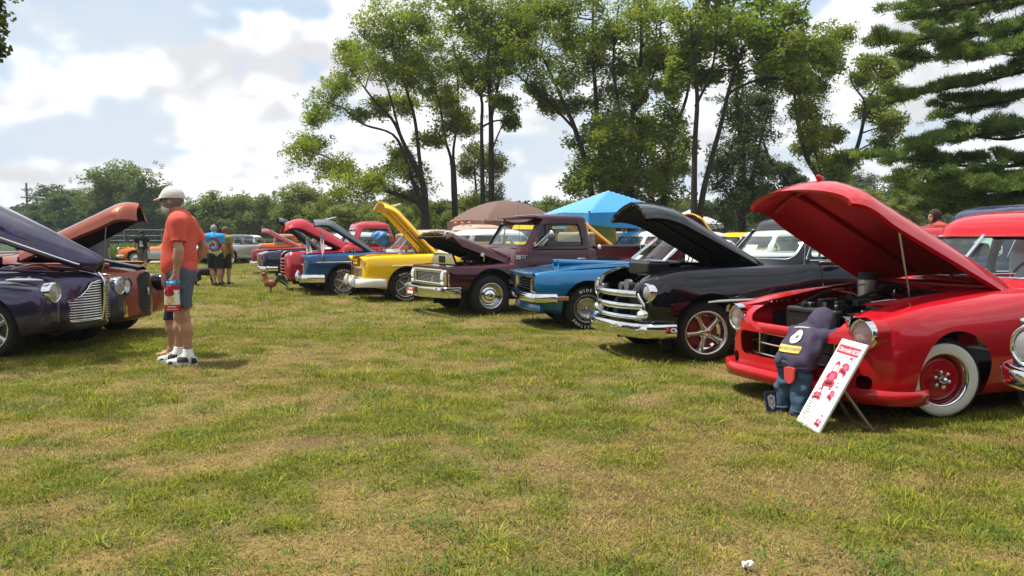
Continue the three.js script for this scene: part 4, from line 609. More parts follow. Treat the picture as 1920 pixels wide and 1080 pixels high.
// red customised coupe
car({
  name: 'custom_coupe', label: 'bright red lowered coupe with whitewall tyres, bonnet propped up, doll leaning on its nose', ...park(1752, 783, 22.5, -0.75, -1, 0.26), axF: 0.26, wb: 2.66, R: 0.315, arch: 0.35, archY: 0.325, archR: 0.30, paint: P.red, trackHalf: 0.75,
  st: [[1.00, 0.40, 0.24, 0.44, 0.58, 0.36, 0.60, 0.39], [0.975, 0.62, 0.21, 0.44, 0.66, 0.56, 0.67, 0.61], [0.90, 0.80, 0.19, 0.46, 0.735, 0.72, 0.735, 0.785], [0.75, 0.89, 0.175, 0.48, 0.79, 0.80, 0.79, 0.87], [0.45, 0.935, 0.165, 0.52, 0.845, 0.80, 0.86], [0, 0.95, 0.155, 0.55, 0.885, 0.79, 0.94], [-0.8, 0.95, 0.15, 0.57, 0.93, 0.80, 1.00], [-1.2, 0.95, 0.15, 0.58, 0.95, 0.82, 1.02], [-2.6, 0.95, 0.15, 0.58, 0.95, 0.82, 1.0], [-3.4, 0.94, 0.2, 0.58, 0.92, 0.76, 0.98], [-4.1, 0.85, 0.3, 0.58, 0.84, 0.62, 0.88], [-4.4, 0.5, 0.38, 0.56, 0.7, 0.36, 0.74]],
  cuts: [[alongX(U(0.50, 0.61, 0.615, 1.4, 0.16), -0.62, 1.3), P.red], [alongY(rounded([[-0.60, -0.50], [0.55, -0.50], [0.80, -0.38], [0.80, 0.38], [0.55, 0.50], [-0.60, 0.50]], 0.1, 4), 0.30, 1.4), M.darkred], [alongX(rounded([[-0.60, 0.36], [0.60, 0.36], [0.64, 0.56], [-0.64, 0.56]], 0.07, 5), 0.72, 1.3), M.black], ...[-1, 1].map(s => [alongX(rounded([[s * 0.66, 0.26], [s * 0.77, 0.26], [s * 0.77, 0.36], [s * 0.66, 0.36]], 0.06, 6), 0.7, 1.2), M.black])],
  doors: [{ pts: [[-1.32, 0.22], [-1.32, 0.96], [-2.55, 0.96], [-2.5, 0.22]], handle: [-2.35, 0.82] }],
  cab: { y0: 0.94, y1: 1.38, crown: 0.235, f0: -0.72, f1: -1.20, r0: -3.5, r1: -2.85, w0: 0.80, w1: 0.66, nf: 4.2, nr: 3, bulge: 0.03, wall: 0.05, screen: [[-0.66, 1.02], [0.66, 1.02], [0.58, 1.37], [-0.58, 1.37]], back: [[-0.5, 1.08], [0.5, 1.08], [0.45, 1.34], [-0.45, 1.34]], side: [[[-1.08, 1.0], [-1.31, 1.35], [-2.25, 1.36], [-2.3, 1.0]], [[-2.36, 1.0], [-2.32, 1.35], [-2.75, 1.33], [-2.95, 1.0]]], split: [[0, 1.01], [0, 1.38]], trimR: 0.012 },
  wheels: (f) => f ? { type: 'smooth', rim: 0.195, white: [0.20, 0.272], W: 0.19, centre: P.red, deep: 0.1 } : { type: 'cap', rim: 0.19, W: 0.19, white: [0.2, 0.27] }, steer: 0.27, seat: M.white, trim: std([0.10, 0.02, 0.02], 0.7),
  extra(g, col) {
    const hd = hood(g, { x: -0.62, y: 0.95, L: 1.70, w: s => lerp(0.70, 0.57, pow(s, 1.2)), crown: s => 0.20 + 0.03 * s, cp: 0.75, lip: 0.23, lipA: 1, lipStart: 0.82, rear: 0.16, front: 0.12, flange: 0.06, ang: 25.4 * PI / 180, mat: P.red, inner: std([0.30, 0.008, 0.014], 0.35), thick: 0.04, braces: [-0.45, 0.5], cross: [0.86] });
    { const q = hd.top(0.66, -0.80, 0.05), ca = cos(hd.rotation.z), sa = sin(hd.rotation.z); part('hood_prop', bar([[0.22, 0.80, -0.48], [-0.62 + q[0] * ca - q[1] * sa, 0.95 + q[0] * sa + q[1] * ca, q[2]]], 0.009, 6), M.dullChrome, g); }
    { const q = hd.top(0.88, 0); part('hood_ornament', [ball(0.03, 0, 0, 0, 1.7, 1.0, 0.4, 12).translate(q[0], q[1] + 0.02, 0)], P.red, hd); }
    part('nose_bar', sweep(arcPath(0.985, 0.13, 0.72, 0.60, 8, 2.4), oval(0.07, 0.085)), P.red, g);
    part('front_lip', sweep([[0.58, 0.19, 0.82], [0.70, 0.19, 0.858], [0.80, 0.193, 0.83], [0.885, 0.196, 0.75], [0.955, 0.198, 0.60], [0.99, 0.20, 0.37], [1.0, 0.20, 0], [0.99, 0.20, -0.37], [0.955, 0.198, -0.60], [0.885, 0.196, -0.75], [0.80, 0.193, -0.83], [0.70, 0.19, -0.858], [0.58, 0.19, -0.82]], t => { const k = smooth(-0.02, 0.2, min(t, 1 - t)); return [[-0.12, 0.08], [-0.03, 0.06], [0.0, 0.03], [0.034 * k, -0.010], [0.032 * k, -0.024], [0.0, -0.034], [-0.12, -0.025]]; }), P.red, g);
    for (const y of [0.555, 0.465, 0.37]) part('grille_bar', sweep(arcPath(0.965, 0.10, 0.61, y, 6), oval(0.025, 0.02, 10)), M.chrome, g);
    for (const z of [-0.42, 0, 0.42]) part('grille_post', box(0.02, 0.19, 0.016, 0.95 - 0.1 * z * z, 0.462, z, 0.006), M.chrome, g);
    for (const s of [-1, 1]) {
      headlight(g, 0.935, 0.655, s * 0.70, 0.095); part('headlight_bucket', lathe([[0.135, -0.25], [0.132, -0.05], [0.128, 0.0], [0.12, 0.005], [0.118, -0.05]], 28).rotateZ(-PI / 2).translate(0.93, 0.657, s * 0.70), P.red, g);
      part('headlight_brow', grid((u, v) => { const a = lerp(-1.25, 1.25, u); return [0.915 + v * (0.06 + 0.04 * cos(a)), 0.657 + cos(a) * 0.125, s * 0.70 + sin(a) * 0.125]; }, 18, 3), M.chrome, g);
      part('parking_lamp', ball(0.03, 0.80, 0.31, s * 0.715, 0.6, 1, 1, 12), M.amber, g);
    }
    engineBay(g, { x0: -0.56, x1: 0.80, y: 0.34, top: 0.96, hw: 0.46, seed: 5, air: 0.95, airMat: M.engine, cover: M.engine, hoses: 16, bits: 80 });
    part('oil_filter', [cyl(0.075, 0.075, 0.16, 0.24, 0.93, -0.06, 24), cyl(0.08, 0.08, 0.02, 0.24, 1.0, -0.06, 24)], M.alu, g);
    part('oil_filter_cap', cyl(0.077, 0.072, 0.06, 0.24, 1.04, -0.06, 24), M.black, g);
    const R = RNG(4), bolts = []; for (let k = 0; k < 16; k++) for (const s of [-1, 1]) bolts.push(ball(0.010, lerp(-0.6, 0.75, k / 15), 0.80 - 0.0 * k, s * (0.592 - smooth(0.5, 0.8, lerp(-0.6, 0.75, k / 15)) * 0.1), 1, 1, 1, 6)); part('fender_bolt', bolts, M.chrome, g).userData.kind = 'stuff';
    part('cowl_panel', box(0.05, 0.34, 1.2, -0.62, 0.80, 0, 0.02), P.red, g);
    part('wiper', [bar([[-0.78, 1.035, -0.1], [-0.86, 1.06, -0.55]], 0.006, 6), bar([[-0.78, 1.035, 0.1], [-0.86, 1.06, 0.5]], 0.006, 6)], M.chrome, g);
    const mir = node('door_mirror', g); part('mirror_head', [ball(0.085, -1.16, 1.16, -0.97, 0.75, 0.75, 1, 18)], M.chrome, mir); part('mirror_stalk', bar([[-1.12, 0.97, -0.90], [-1.14, 1.05, -0.95], [-1.16, 1.1, -0.97]], 0.014, 8), M.chrome, mir);
    part('windscreen_card', box(0.006, 0.16, 0.28, 0, 0, 0, 0.001).rotateZ(0.9).translate(-0.90, 1.06, 0.26), M.paper, g);
    part('running_board', sweep([[-0.55, 0.2, -0.93], [-0.8, 0.19, -0.985], [-1.4, 0.185, -1.0], [-2.4, 0.185, -1.0]], oval(0.12, 0.1, 12)), P.red, g);
    part('side_exhaust', bar([[-1.0, 0.15, -1.02], [-2.6, 0.15, -1.02]], 0.03, 12), M.chrome, g);
    const pin = canvas(128, 192, (c) => { c.clearRect(0, 0, 128, 192); c.strokeStyle = 'rgba(70,20,10,.9)'; c.lineWidth = 7; c.beginPath(); c.arc(64, 90, 50, PI * 1.05, PI * 1.9); c.stroke(); c.lineWidth = 4; c.beginPath(); c.arc(64, 90, 38, PI * 1.1, PI * 1.85); c.stroke(); c.fillStyle = 'rgba(150,90,50,.95)'; c.fillRect(54, 80, 20, 34); c.fillRect(50, 122, 30, 46); c.fillStyle = 'rgba(190,130,60,.8)'; c.fillRect(58, 86, 10, 12); });
    const dm = grid((u, v) => { const x = lerp(-0.52, -0.76, u), y = lerp(0.55, 0.84, v), t = (y - 0.57) / 0.36; return [x, y, -(col[0](x) - 0.004 - 0.06 * pow(max(0, t), 2)) - 0.012]; }, 8, 8); part('door_emblem', dm, std([1, 1, 1], 0.5, { map: pin, transparent: true, alphaTest: 0.5 }), g).name = 'emblem';
  },
});

// black coupe
car({
  name: 'sedan', label: 'glossy black coupe with chrome grille bars and five-spoke wheels, bonnet up, beside the red coupe', ...park(1318, 677, 16, -0.74, -1, 0.1), axF: 0.1, wb: 2.82, R: 0.335, arch: 0.40, archY: 0.36, archR: 0.38, paint: P.black, trackHalf: 0.74,
  st: [[0.83, 0.40, 0.42, 0.58, 0.72, 0.36, 0.75, 0.38], [0.80, 0.62, 0.36, 0.6, 0.82, 0.56, 0.84, 0.55], [0.72, 0.80, 0.31, 0.6, 0.90, 0.70, 0.92], [0.55, 0.88, 0.27, 0.6, 0.965, 0.76, 0.98], [0.30, 0.92, 0.25, 0.6, 1.0, 0.78, 1.03], [-0.9, 0.94, 0.24, 0.62, 1.03, 0.80, 1.08], [-1.25, 0.94, 0.24, 0.64, 1.06, 0.82, 1.12], [-2.6, 0.95, 0.24, 0.64, 1.06, 0.82, 1.1], [-3.4, 0.93, 0.26, 0.64, 1.0, 0.74, 1.05], [-4.1, 0.8, 0.32, 0.62, 0.86, 0.6, 0.92], [-4.3, 0.5, 0.4, 0.6, 0.74, 0.36, 0.78]],
  cuts: [[alongX(U(0.46, 0.60, 0.74, 1.4, 0.14), -0.82, 1.2), M.gloss], [alongY(rounded([[-0.8, -0.5], [0.50, -0.5], [0.66, -0.36], [0.66, 0.36], [0.50, 0.5], [-0.8, 0.5]], 0.1, 4), 0.36, 1.4), M.black], [alongX(rounded([[-0.60, 0.42], [0.60, 0.42], [0.56, 0.73], [-0.56, 0.73]], 0.1, 5), 0.62, 1.2), M.black]],
  doors: [{ pts: [[-1.30, 0.30], [-1.30, 1.06], [-2.55, 1.06], [-2.5, 0.30]], handle: [-2.4, 0.92] }],
  cab: { y0: 1.05, y1: 1.48, crown: 0.17, f0: -0.88, f1: -1.28, r0: -3.5, r1: -2.75, w0: 0.80, w1: 0.66, nf: 5, nr: 3, bulge: 0.03, wall: 0.05, screen: [[-0.68, 1.11], [0.68, 1.11], [0.60, 1.46], [-0.60, 1.46]], back: [[-0.56, 1.16], [0.56, 1.16], [0.5, 1.45], [-0.5, 1.45]], side: [[[-1.18, 1.1], [-1.40, 1.46], [-2.25, 1.47], [-2.3, 1.1]], [[-2.36, 1.1], [-2.32, 1.46], [-2.8, 1.44], [-2.95, 1.1]]] },
  wheels: { type: 'spoke5', rim: 0.228, W: 0.21, brake: std([0.25, 0.02, 0.02], 0.5), phase: 0.1, spokeMat: M.dullChrome }, steer: 0.17, seat: std([0.5, 0.5, 0.46], 0.8), dash: M.gloss,
  extra(g, col) {
    hood(g, { x: -0.80, y: 1.03, L: 1.57, w: s => lerp(0.63, 0.50, pow(s, 1.3)), crown: s => 0.09 + 0.09 * s, lip: 0.19, lipStart: 0.70, lipP: 1.8, rear: 0.14, front: 0.05, flange: 0.05, ang: 27 * PI / 180, mat: P.black, inner: M.black, thick: 0.05, ridge: 0.015 });
    for (const s of [-1, 1]) { part('hood_hinge', bar([[-0.7, 0.98, s * 0.5], [-0.55, 1.16, s * 0.5]], 0.014, 6), M.engine, g); headlight(g, 0.745, 0.755, s * 0.68, 0.09); }
    // chrome grille: heavy arched top bar, two lower bars and a parking lamp at each end
    const P2 = (hw, y, k, xn) => arcPath(xn, k, hw, y, 8, 2.2);
    part('grille_top', sweep(P2(0.56, 0.735, 0.10, 0.875), [[-0.07, 0.035], [0.0, 0.04], [0.05, 0.0], [0.055, -0.04], [0.0, -0.05], [-0.07, -0.02]]), M.chrome, g);
    part('grille_bar', sweep(P2(0.68, 0.60, 0.17, 0.90), [[-0.04, 0.03], [0.02, 0.03], [0.05, 0.0], [0.02, -0.03], [-0.04, -0.03]]), M.chrome, g);
    part('grille_bar', sweep(P2(0.66, 0.475, 0.16, 0.89), [[-0.04, 0.028], [0.02, 0.028], [0.045, 0.0], [0.02, -0.028], [-0.04, -0.028]]), M.chrome, g);
    for (const s of [-1, 1]) { part('grille_side', bar([[0.80, 0.74, s * 0.55], [0.77, 0.66, s * 0.62], [0.745, 0.6, s * 0.67], [0.745, 0.48, s * 0.655]], [0.03, 0.035, 0.04, 0.03], 8), M.chrome, g); const q = node('parking_lamp', g); part('housing', ball(0.1, 0.735, 0.525, s * 0.62, 0.8, 0.72, 1.15, 20), M.chrome, q); part('lens', ball(0.062, 0.785, 0.522, s * 0.62, 0.7, 0.72, 1.25, 16), std([0.7, 0.7, 0.66], 0.25), q); }
    part('bumper', sweep([[0.52, 0.37, 0.92], [0.66, 0.365, 0.90], [0.80, 0.36, 0.80], [0.93, 0.355, 0.45], [0.97, 0.355, 0], [0.93, 0.355, -0.45], [0.80, 0.36, -0.80], [0.66, 0.365, -0.90], [0.52, 0.37, -0.92]], [[0.0, 0.075], [0.035, 0.06], [0.05, 0.03], [0.05, -0.02], [0.035, -0.06], [0.0, -0.08], [-0.015, -0.04], [-0.015, 0.04]]), M.chrome, g);
    for (const z of [-0.72, -0.3, 0.3, 0.72]) part('bumper_bolt', ball(0.016, 1.02 - 0.17 * pow(abs(z) / 0.8, 2.2), 0.36, z, 0.6, 1, 1, 10), M.chrome, g);
    part('bumper_bracket', [box(0.4, 0.05, 0.04, 0.7, 0.35, -0.4, 0.01), box(0.4, 0.05, 0.04, 0.7, 0.35, 0.4, 0.01)], M.black, g);
    for (const s of [-1, 1]) strip(col, 0, [[0.16, 0.665], [0.0, 0.675], [-0.6, 0.685], [-1.28, 0.69]], [0.012, 0.02, 0.018, 0.014], 0.004, M.dullChrome, g, s), strip(col, 0, [[-1.32, 0.69], [-1.9, 0.69], [-2.55, 0.69]], 0.014, 0.004, M.dullChrome, g, s), part('belt_trim', bar([[-1.3, 1.085, s * 0.82], [-2.0, 1.085, s * 0.83], [-2.9, 1.08, s * 0.79]], 0.012, 6), M.chrome, g);
    engineBay(g, { x0: -0.78, x1: 0.52, y: 0.40, top: 0.98, hw: 0.55, seed: 9, air: 0.98, airMat: M.gloss, cover: M.chrome, bits: 30, hoses: 9 });
    part('radiator_shroud', box(0.28, 0.17, 0.55, 0.40, 1.0, 0.02, 0.03), M.gloss, g);
    part('horn', [cyl(0.07, 0.07, 0.06, 0, 0, 0, 20).rotateZ(PI / 2).translate(0.62, 0.80, 0.1), cyl(0.05, 0.05, 0.07, 0, 0, 0, 20).rotateZ(PI / 2).translate(0.62, 0.78, 0.26)], M.steel, g);
    const mir = node('door_mirror', g); part('mirror_head', ball(0.09, -1.58, 1.19, -1.0, 0.8, 0.72, 1.1, 18), P.black, mir); part('mirror_stalk', bar([[-1.56, 1.06, -0.88], [-1.57, 1.14, -0.97]], 0.02, 8), P.black, mir);
    const card = canvas(128, 160, (c) => { c.fillStyle = '#f0f0ee'; c.fillRect(0, 0, 128, 160); c.fillStyle = '#333'; c.font = 'bold 30px sans-serif'; c.fillText('51', 54, 132); c.font = '12px sans-serif'; c.fillRect(60, 40, 40, 4); c.fillRect(66, 50, 30, 4); });
    part('windscreen_card', grid((u, v) => [-0.94 - v * 0.12, 1.07 + v * 0.2, 0.26 - u * 0.24], 1, 1), std([1, 1, 1], 0.8, { map: card }), g);
    part('aerial', bar([[-1.1, 1.05, -0.83], [-1.16, 1.75, -0.8]], 0.004, 5), M.chrome, g);
  },
});

// blue muscle car
car({
  name: 'convertible', label: 'metallic blue convertible with closed scooped bonnet, between the black coupe and the maroon pickup', ...park(1098, 617, 11, -0.76, -1, 0.1), axF: 0.1, wb: 2.8, R: 0.325, arch: 0.385, archY: 0.35, paint: P.blue, trackHalf: 0.76, floor: 0.4, noArch: false,
  st: [[0.96, 0.30, 0.66, 0.74, 0.80, 0.26, 0.82, 0.26], [0.93, 0.74, 0.60, 0.72, 0.815, 0.68, 0.83, 0.68], [0.86, 0.87, 0.42, 0.60, 0.835, 0.80, 0.85], [0.70, 0.91, 0.28, 0.58, 0.855, 0.80, 0.875], [0.4, 0.935, 0.22, 0.6, 0.88, 0.80, 0.92], [0, 0.945, 0.2, 0.62, 0.90, 0.80, 0.955], [-0.9, 0.95, 0.2, 0.62, 0.93, 0.81, 0.99], [-1.2, 0.95, 0.2, 0.62, 0.94, 0.83, 1.0], [-2.5, 0.95, 0.2, 0.62, 0.93, 0.82, 0.96], [-3.5, 0.94, 0.3, 0.64, 0.95, 0.8, 0.98], [-3.95, 0.86, 0.42, 0.64, 0.88, 0.7, 0.9], [-4.0, 0.5, 0.5, 0.62, 0.8, 0.45, 0.82]],
  cuts: [[alongX(rounded([[-0.84, 0.54], [0.84, 0.54], [0.80, 0.775], [-0.80, 0.775]], 0.06, 4), 0.78, 1.3), M.black], [box(1.6, 2, 1.36, -2.1, 1.42, 0, 0.05), M.interior]],
  doors: [{ pts: [[-1.15, 0.28], [-1.15, 1.1], [-2.5, 1.1], [-2.45, 0.28]], handle: [-2.3, 0.8] }],
  wheels: { type: 'rally', rim: 0.198, W: 0.22, letters: 'FIRESTONE|WIDE OVAL', lip: M.alu },
  extra(g, col) {
    for (const s of [-1, 1]) {
      const q = node('headlight', g); part('bezel', extrude(rounded([[-0.15, -0.12], [0.15, -0.12], [0.15, 0.12], [-0.15, 0.12]], 0.03), 0.03, 0.006, [rounded([[-0.11, -0.09], [0.11, -0.09], [0.11, 0.09], [-0.11, 0.09]], 0.02)]).rotateY(PI / 2 - s * 0.12).translate(0.845, 0.655, s * 0.68), M.chrome, q);
      part('lens', cyl(0.075, 0.075, 0.02, 0, 0, 0, 24).rotateZ(PI / 2).translate(0.815, 0.655, s * 0.67), M.dullChrome, q); part('lamp_pocket', box(0.02, 0.2, 0.24, 0.79, 0.655, s * 0.67, 0.005), M.black, q);
      const m = node('side_marker', g); part('bezel', box(0.20, 0.058, 0.02, 0.50, 0.475, s * (col[0](0.5) - 0.012), 0.008), M.chrome, m); part('lens', box(0.165, 0.036, 0.02, 0.50, 0.475, s * (col[0](0.5) - 0.004), 0.006), M.amber, m);
      const sc = node('hood_scoop', g); part('scoop_shell', grid((u, v) => { const a = u * 2 * PI, x = lerp(0.36, -0.85, v), r = lerp(0.052, 0.03, v), yy = lerp(0.97, 0.955, v); return [x - 0.02 * cos(a), yy + sin(a) * r, s * lerp(0.17, 0.2, v) + cos(a) * r * lerp(1, 2.6, v)]; }, 24, 12), P.blue, sc); part('scoop_ring', new THREE.TorusGeometry(0.046, 0.010, 8, 26).rotateY(PI / 2).translate(0.36, 0.97, s * 0.17), P.blue, sc); part('scoop_mouth', cyl(0.042, 0.042, 0.01, 0, 0, 0, 20).rotateZ(PI / 2).translate(0.345, 0.97, s * 0.17), M.black, sc);
      part('fender_crease', bar([[0.8, 0.83, s * 0.80], [0.2, 0.90, s * 0.79], [-1.1, 0.955, s * 0.80]], [0.012, 0.02, 0.014], 8), P.blue, g);
      part('headrest', [box(0.1, 0.2, 0.26, -2.15, 1.16, s * 0.38, 0.05, 3), box(0.08, 0.12, 0.12, -2.15, 1.05, s * 0.38, 0.03)], M.white, g);
    }
    part('grille', [0, 1, 2, 3, 4].map(i => box(0.012, 0.01, 1.0, 0.84, 0.58 + i * 0.042, 0, 0.003)), M.steel, g);
    part('nose_lip', sweep(arcPath(0.985, 0.10, 0.80, 0.815, 8, 2.6), [[-0.06, 0.03], [0.0, 0.02], [0.02, -0.03], [-0.02, -0.04]]), P.blue, g);
    part('bumper', sweep([[0.55, 0.475, 0.93], [0.80, 0.475, 0.91], [0.90, 0.475, 0.80], [0.98, 0.475, 0.4], [1.0, 0.475, 0], [0.98, 0.475, -0.4], [0.90, 0.475, -0.80], [0.80, 0.475, -0.91], [0.58, 0.475, -0.935]], [[0, 0.065], [0.04, 0.06], [0.05, 0.0], [0.04, -0.055], [0, -0.06], [-0.02, 0]]), M.chrome, g);
    part('valance', sweep(arcPath(0.82, 0.12, 0.82, 0.33, 8, 2.6), [[-0.1, 0.09], [0.0, 0.085], [-0.02, 0.0], [-0.07, -0.05], [-0.14, -0.05]]), P.blue, g);
    // open car: windscreen in a bright frame, no roof
    const W = (u, v) => { const z = (u * 2 - 1) * lerp(0.70, 0.60, v); return [lerp(-0.98, -1.46, v) - 0.16 * pow(abs(u * 2 - 1), 3), lerp(1.0, 1.42, v), z]; };
    part('windscreen', grid(W, 24, 8), M.glass, g);
    part('windscreen_frame', [bar([0, 0.2, 0.4, 0.6, 0.8, 1].map(u => W(u, 1)), 0.022, 8), bar([0, 0.5, 1].map(v => W(0, v)), [0.03, 0.026, 0.022], 8), bar([0, 0.5, 1].map(v => W(1, v)), [0.03, 0.026, 0.022], 8), bar([0, 0.25, 0.5, 0.75, 1].map(u => W(u, 0)), 0.014, 8)], M.chrome, g);
    part('wiper', [bar([[-0.96, 1.02, -0.15], [-1.02, 1.06, -0.58]], 0.007, 6)], M.black, g);
    part('inside_mirror', box(0.03, 0.05, 0.2, -1.36, 1.36, 0, 0.012), M.black, g); part('vent_post', bar([[-1.72, 0.96, -0.80], [-1.74, 1.36, -0.70]], 0.014, 8), M.chrome, g);
    part('windscreen_card', box(0.004, 0.15, 0.2, 0, 0, 0, 0.001).rotateZ(0.9).translate(-1.05, 1.03, 0.2), M.paper, g);
    seats(g, -2.0, 0.72, 0.75, M.white); part('dashboard', box(0.3, 0.16, 1.3, -1.3, 0.93, 0, 0.05, 3), M.interior, g); steering(g, -1.6, 1.0, -0.36);
    const mir = node('door_mirror', g); part('mirror_head', ball(0.07, -1.5, 1.10, -0.98, 0.7, 0.8, 1, 16), M.chrome, mir); part('mirror_stalk', bar([[-1.48, 0.95, -0.9], [-1.5, 1.05, -0.96]], 0.014, 6), M.chrome, mir);
    part('aerial', bar([[-0.75, 0.95, -0.78], [-0.72, 1.95, -0.76]], 0.004, 5), M.chrome, g);
  },
});

// maroon pickup
car({
  name: 'pickup_truck', label: 'dark maroon pickup with chrome bumper and domed hubcaps, bonnet up, left of the blue convertible', cat: 'pickup truck', ...park(916, 591, 27, -0.80), wb: 2.92, R: 0.36, arch: 0.43, archY: 0.40, paint: P.maroon, trackHalf: 0.80, floor: 0.6, doorIn: 0.6,
  st: [[0.80, 0.90, 0.52, 0.68, 0.84, 0.86, 0.855, 0.88], [0.78, 0.945, 0.46, 0.68, 0.85, 0.90, 0.87, 0.92], [0.72, 0.96, 0.42, 0.68, 0.86, 0.91, 0.88], [0, 0.98, 0.38, 0.7, 0.88, 0.90, 0.92], [-0.42, 0.985, 0.36, 0.7, 0.90, 0.90, 0.94], [-0.54, 0.985, 0.36, 0.7, 1.12, 0.88, 1.16], [-0.68, 0.985, 0.36, 0.7, 1.15, 0.89, 1.2], [-2.08, 0.985, 0.36, 0.7, 1.15, 0.89, 1.2], [-2.16, 0.97, 0.38, 0.7, 1.14, 0.88, 1.19]],
  cuts: [[alongX(U(0.74, 0.78, 0.845, 1.6, 0.03), -0.47, 0.66), M.black], [alongY(rounded([[-0.47, -0.6], [0.60, -0.6], [0.60, 0.6], [-0.47, 0.6]], 0.06, 3), 0.45, 1.6), M.black], [alongX(rounded([[-0.74, 0.56], [0.74, 0.56], [0.74, 0.80], [-0.74, 0.80]], 0.03, 3), 0.66, 1.3), M.black]],
  doors: [{ pts: [[-0.74, 0.45], [-0.74, 1.19], [-1.96, 1.19], [-1.96, 0.45]], handle: [-1.8, 0.98] }],
  cab: { y0: 1.16, y1: 1.70, crown: 0.10, f0: -0.66, f1: -1.0, r0: -2.14, r1: -2.07, w0: 0.90, w1: 0.80, nf: 7, nr: 9, bulge: 0.01, wall: 0.05, domeP: 0.3, screen: [[-0.78, 1.23], [0.78, 1.23], [0.72, 1.62], [-0.72, 1.62]], back: [[-0.66, 1.28], [0.66, 1.28], [0.62, 1.6], [-0.62, 1.6]], side: [[[-0.84, 1.22], [-1.10, 1.62], [-1.83, 1.62], [-1.90, 1.22]]], trimMat: M.black, trimR: 0.008, wr: 0.06 },
  wheels: { type: 'dish', rim: 0.215, W: 0.24 }, seat: std([0.3, 0.27, 0.22], 0.9), trim: std([0.075, 0.07, 0.065], 0.8), dash: M.white,
  extra(g, col) {
    const H = hood(g, { x: -0.46, y: 1.02, L: 1.25, w: s => lerp(0.78, 0.74, s), crown: s => 0.07, cp: 0.5, lip: 0.08, lipStart: 0.88, rear: 0.03, front: 0.05, flange: 0.14, ang: 20 * PI / 180, mat: P.maroon, inner: M.black, thick: 0.05 });
    part('hood_vent', [box(0.05, 0.09, 1.0, 1.21, -0.02, 0, 0.02), ...[-1, 1].map(s => box(0.06, 0.10, 0.10, 1.23, -0.02, s * 0.56, 0.015))], M.dullChrome, H); part('vent_mouth', [box(0.06, 0.07, 0.44, 1.225, -0.022, -0.25, 0.01), box(0.06, 0.07, 0.44, 1.225, -0.022, 0.25, 0.01)], M.black, H);
    part('tag', box(0.004, 0.06, 0.06, 0, 0, 0, 0.001).rotateY(PI / 2).translate(0.55, -0.15, -0.79), M.paper, H);
    part('roof_visor', sweep(arcPath(-0.90, 0.16, 0.80, 1.72, 8, 3), [[-0.12, 0.035], [0.0, 0.015], [0.05, -0.02], [0.0, -0.015], [-0.12, 0.0]]), P.maroon, g);
    for (const s of [-1, 1]) { const q = node('headlight', g); part('housing', [box(0.10, 0.30, 0.17, 0.80, 0.66, s * 0.735, 0.05, 4)], M.chrome, q); part('lens', cyl(0.068, 0.068, 0.02, 0, 0, 0, 24).rotateZ(PI / 2).translate(0.85, 0.70, s * 0.735), std([0.75, 0.75, 0.72], 0.1), q); part('turn_lamp', box(0.02, 0.055, 0.13, 0.848, 0.575, s * 0.735, 0.01), std([0.8, 0.8, 0.78], 0.2), q); part('fender_chrome', box(0.12, 0.22, 0.05, 0.74, 0.63, s * 0.90, 0.02), M.chrome, g); }
    part('grille_frame', [box(0.06, 0.06, 1.36, 0.81, 0.785, 0, 0.02), box(0.06, 0.06, 1.36, 0.81, 0.555, 0, 0.02)], M.chrome, g);
    for (let i = 0; i < 7; i++) part('grille_bar', box(0.02, 0.012, 1.3, 0.79, 0.60 + i * 0.025, 0, 0.004), M.dullChrome, g);
    part('bumper', sweep([[0.62, 0.43, 1.0], [0.84, 0.43, 0.97], [0.95, 0.43, 0.8], [0.99, 0.42, 0.4], [1.0, 0.41, 0], [0.99, 0.42, -0.4], [0.95, 0.43, -0.8], [0.84, 0.43, -0.97], [0.62, 0.43, -1.0]], [[0, 0.09], [0.03, 0.085], [0.05, 0.02], [0.05, -0.03], [0.02, -0.09], [-0.02, -0.09], [-0.02, 0.08]]), M.chrome, g);
    const plate = canvas(128, 64, (c) => { c.fillStyle = '#b8202c'; c.fillRect(0, 0, 128, 64); c.fillStyle = '#eee'; c.fillRect(6, 40, 116, 18); c.font = 'bold 22px sans-serif'; c.fillText('CLASSIC', 18, 28); });
    part('number_plate', grid((u, v) => [1.062 - (v - 0.5) * 0.02, 0.42 + (v - 0.5) * 0.15, 0.42 - u * 0.3], 1, 1), std([1, 1, 1], 0.5, { map: plate }), g); part('plate_backing', box(0.012, 0.16, 0.31, 1.05, 0.42, 0.27, 0.003), M.dullChrome, g);
    engineBay(g, { x0: -0.42, x1: 0.5, y: 0.5, top: 1.0, hw: 0.55, seed: 12, air: 0.95, airMat: M.engine, cover: M.engine, bits: 26 });
    // bright radiator panel and washer bottle standing behind the grille
    part('radiator_cover', [extrude([[-0.6, 0], [0.6, 0], [0.42, 0.2], [-0.42, 0.2]], 0.04).rotateY(PI / 2).translate(0.5, 0.88, 0)], M.chrome, g); part('radiator_hole', box(0.06, 0.13, 0.3, 0.52, 0.97, 0.03, 0.02), M.black, g);
    const badge = canvas(256, 64, (c) => { c.fillStyle = '#d8d8d8'; c.fillRect(0, 0, 256, 64); c.fillStyle = '#777'; c.fillRect(18, 26, 60, 10); c.fillRect(34, 18, 30, 26); c.fillStyle = '#181818'; c.fillRect(104, 0, 152, 64); c.fillStyle = '#eee'; c.font = 'bold 52px sans-serif'; c.fillText('C10', 126, 52); });
    for (const s of [-1, 1]) { const bz = col[0](-0.84) - 0.02; part('badge', grid((u, v) => [-0.47 - (s < 0 ? u : 1 - u) * 0.22, 0.985 + v * 0.06, s * (0.957)], 1, 1), std([1, 1, 1], 0.4, { map: badge, metalness: 0.3 }), g); part('badge_plate', box(0.235, 0.072, 0.03, -0.58, 1.015, s * 0.938, 0.006), M.dullChrome, g); }
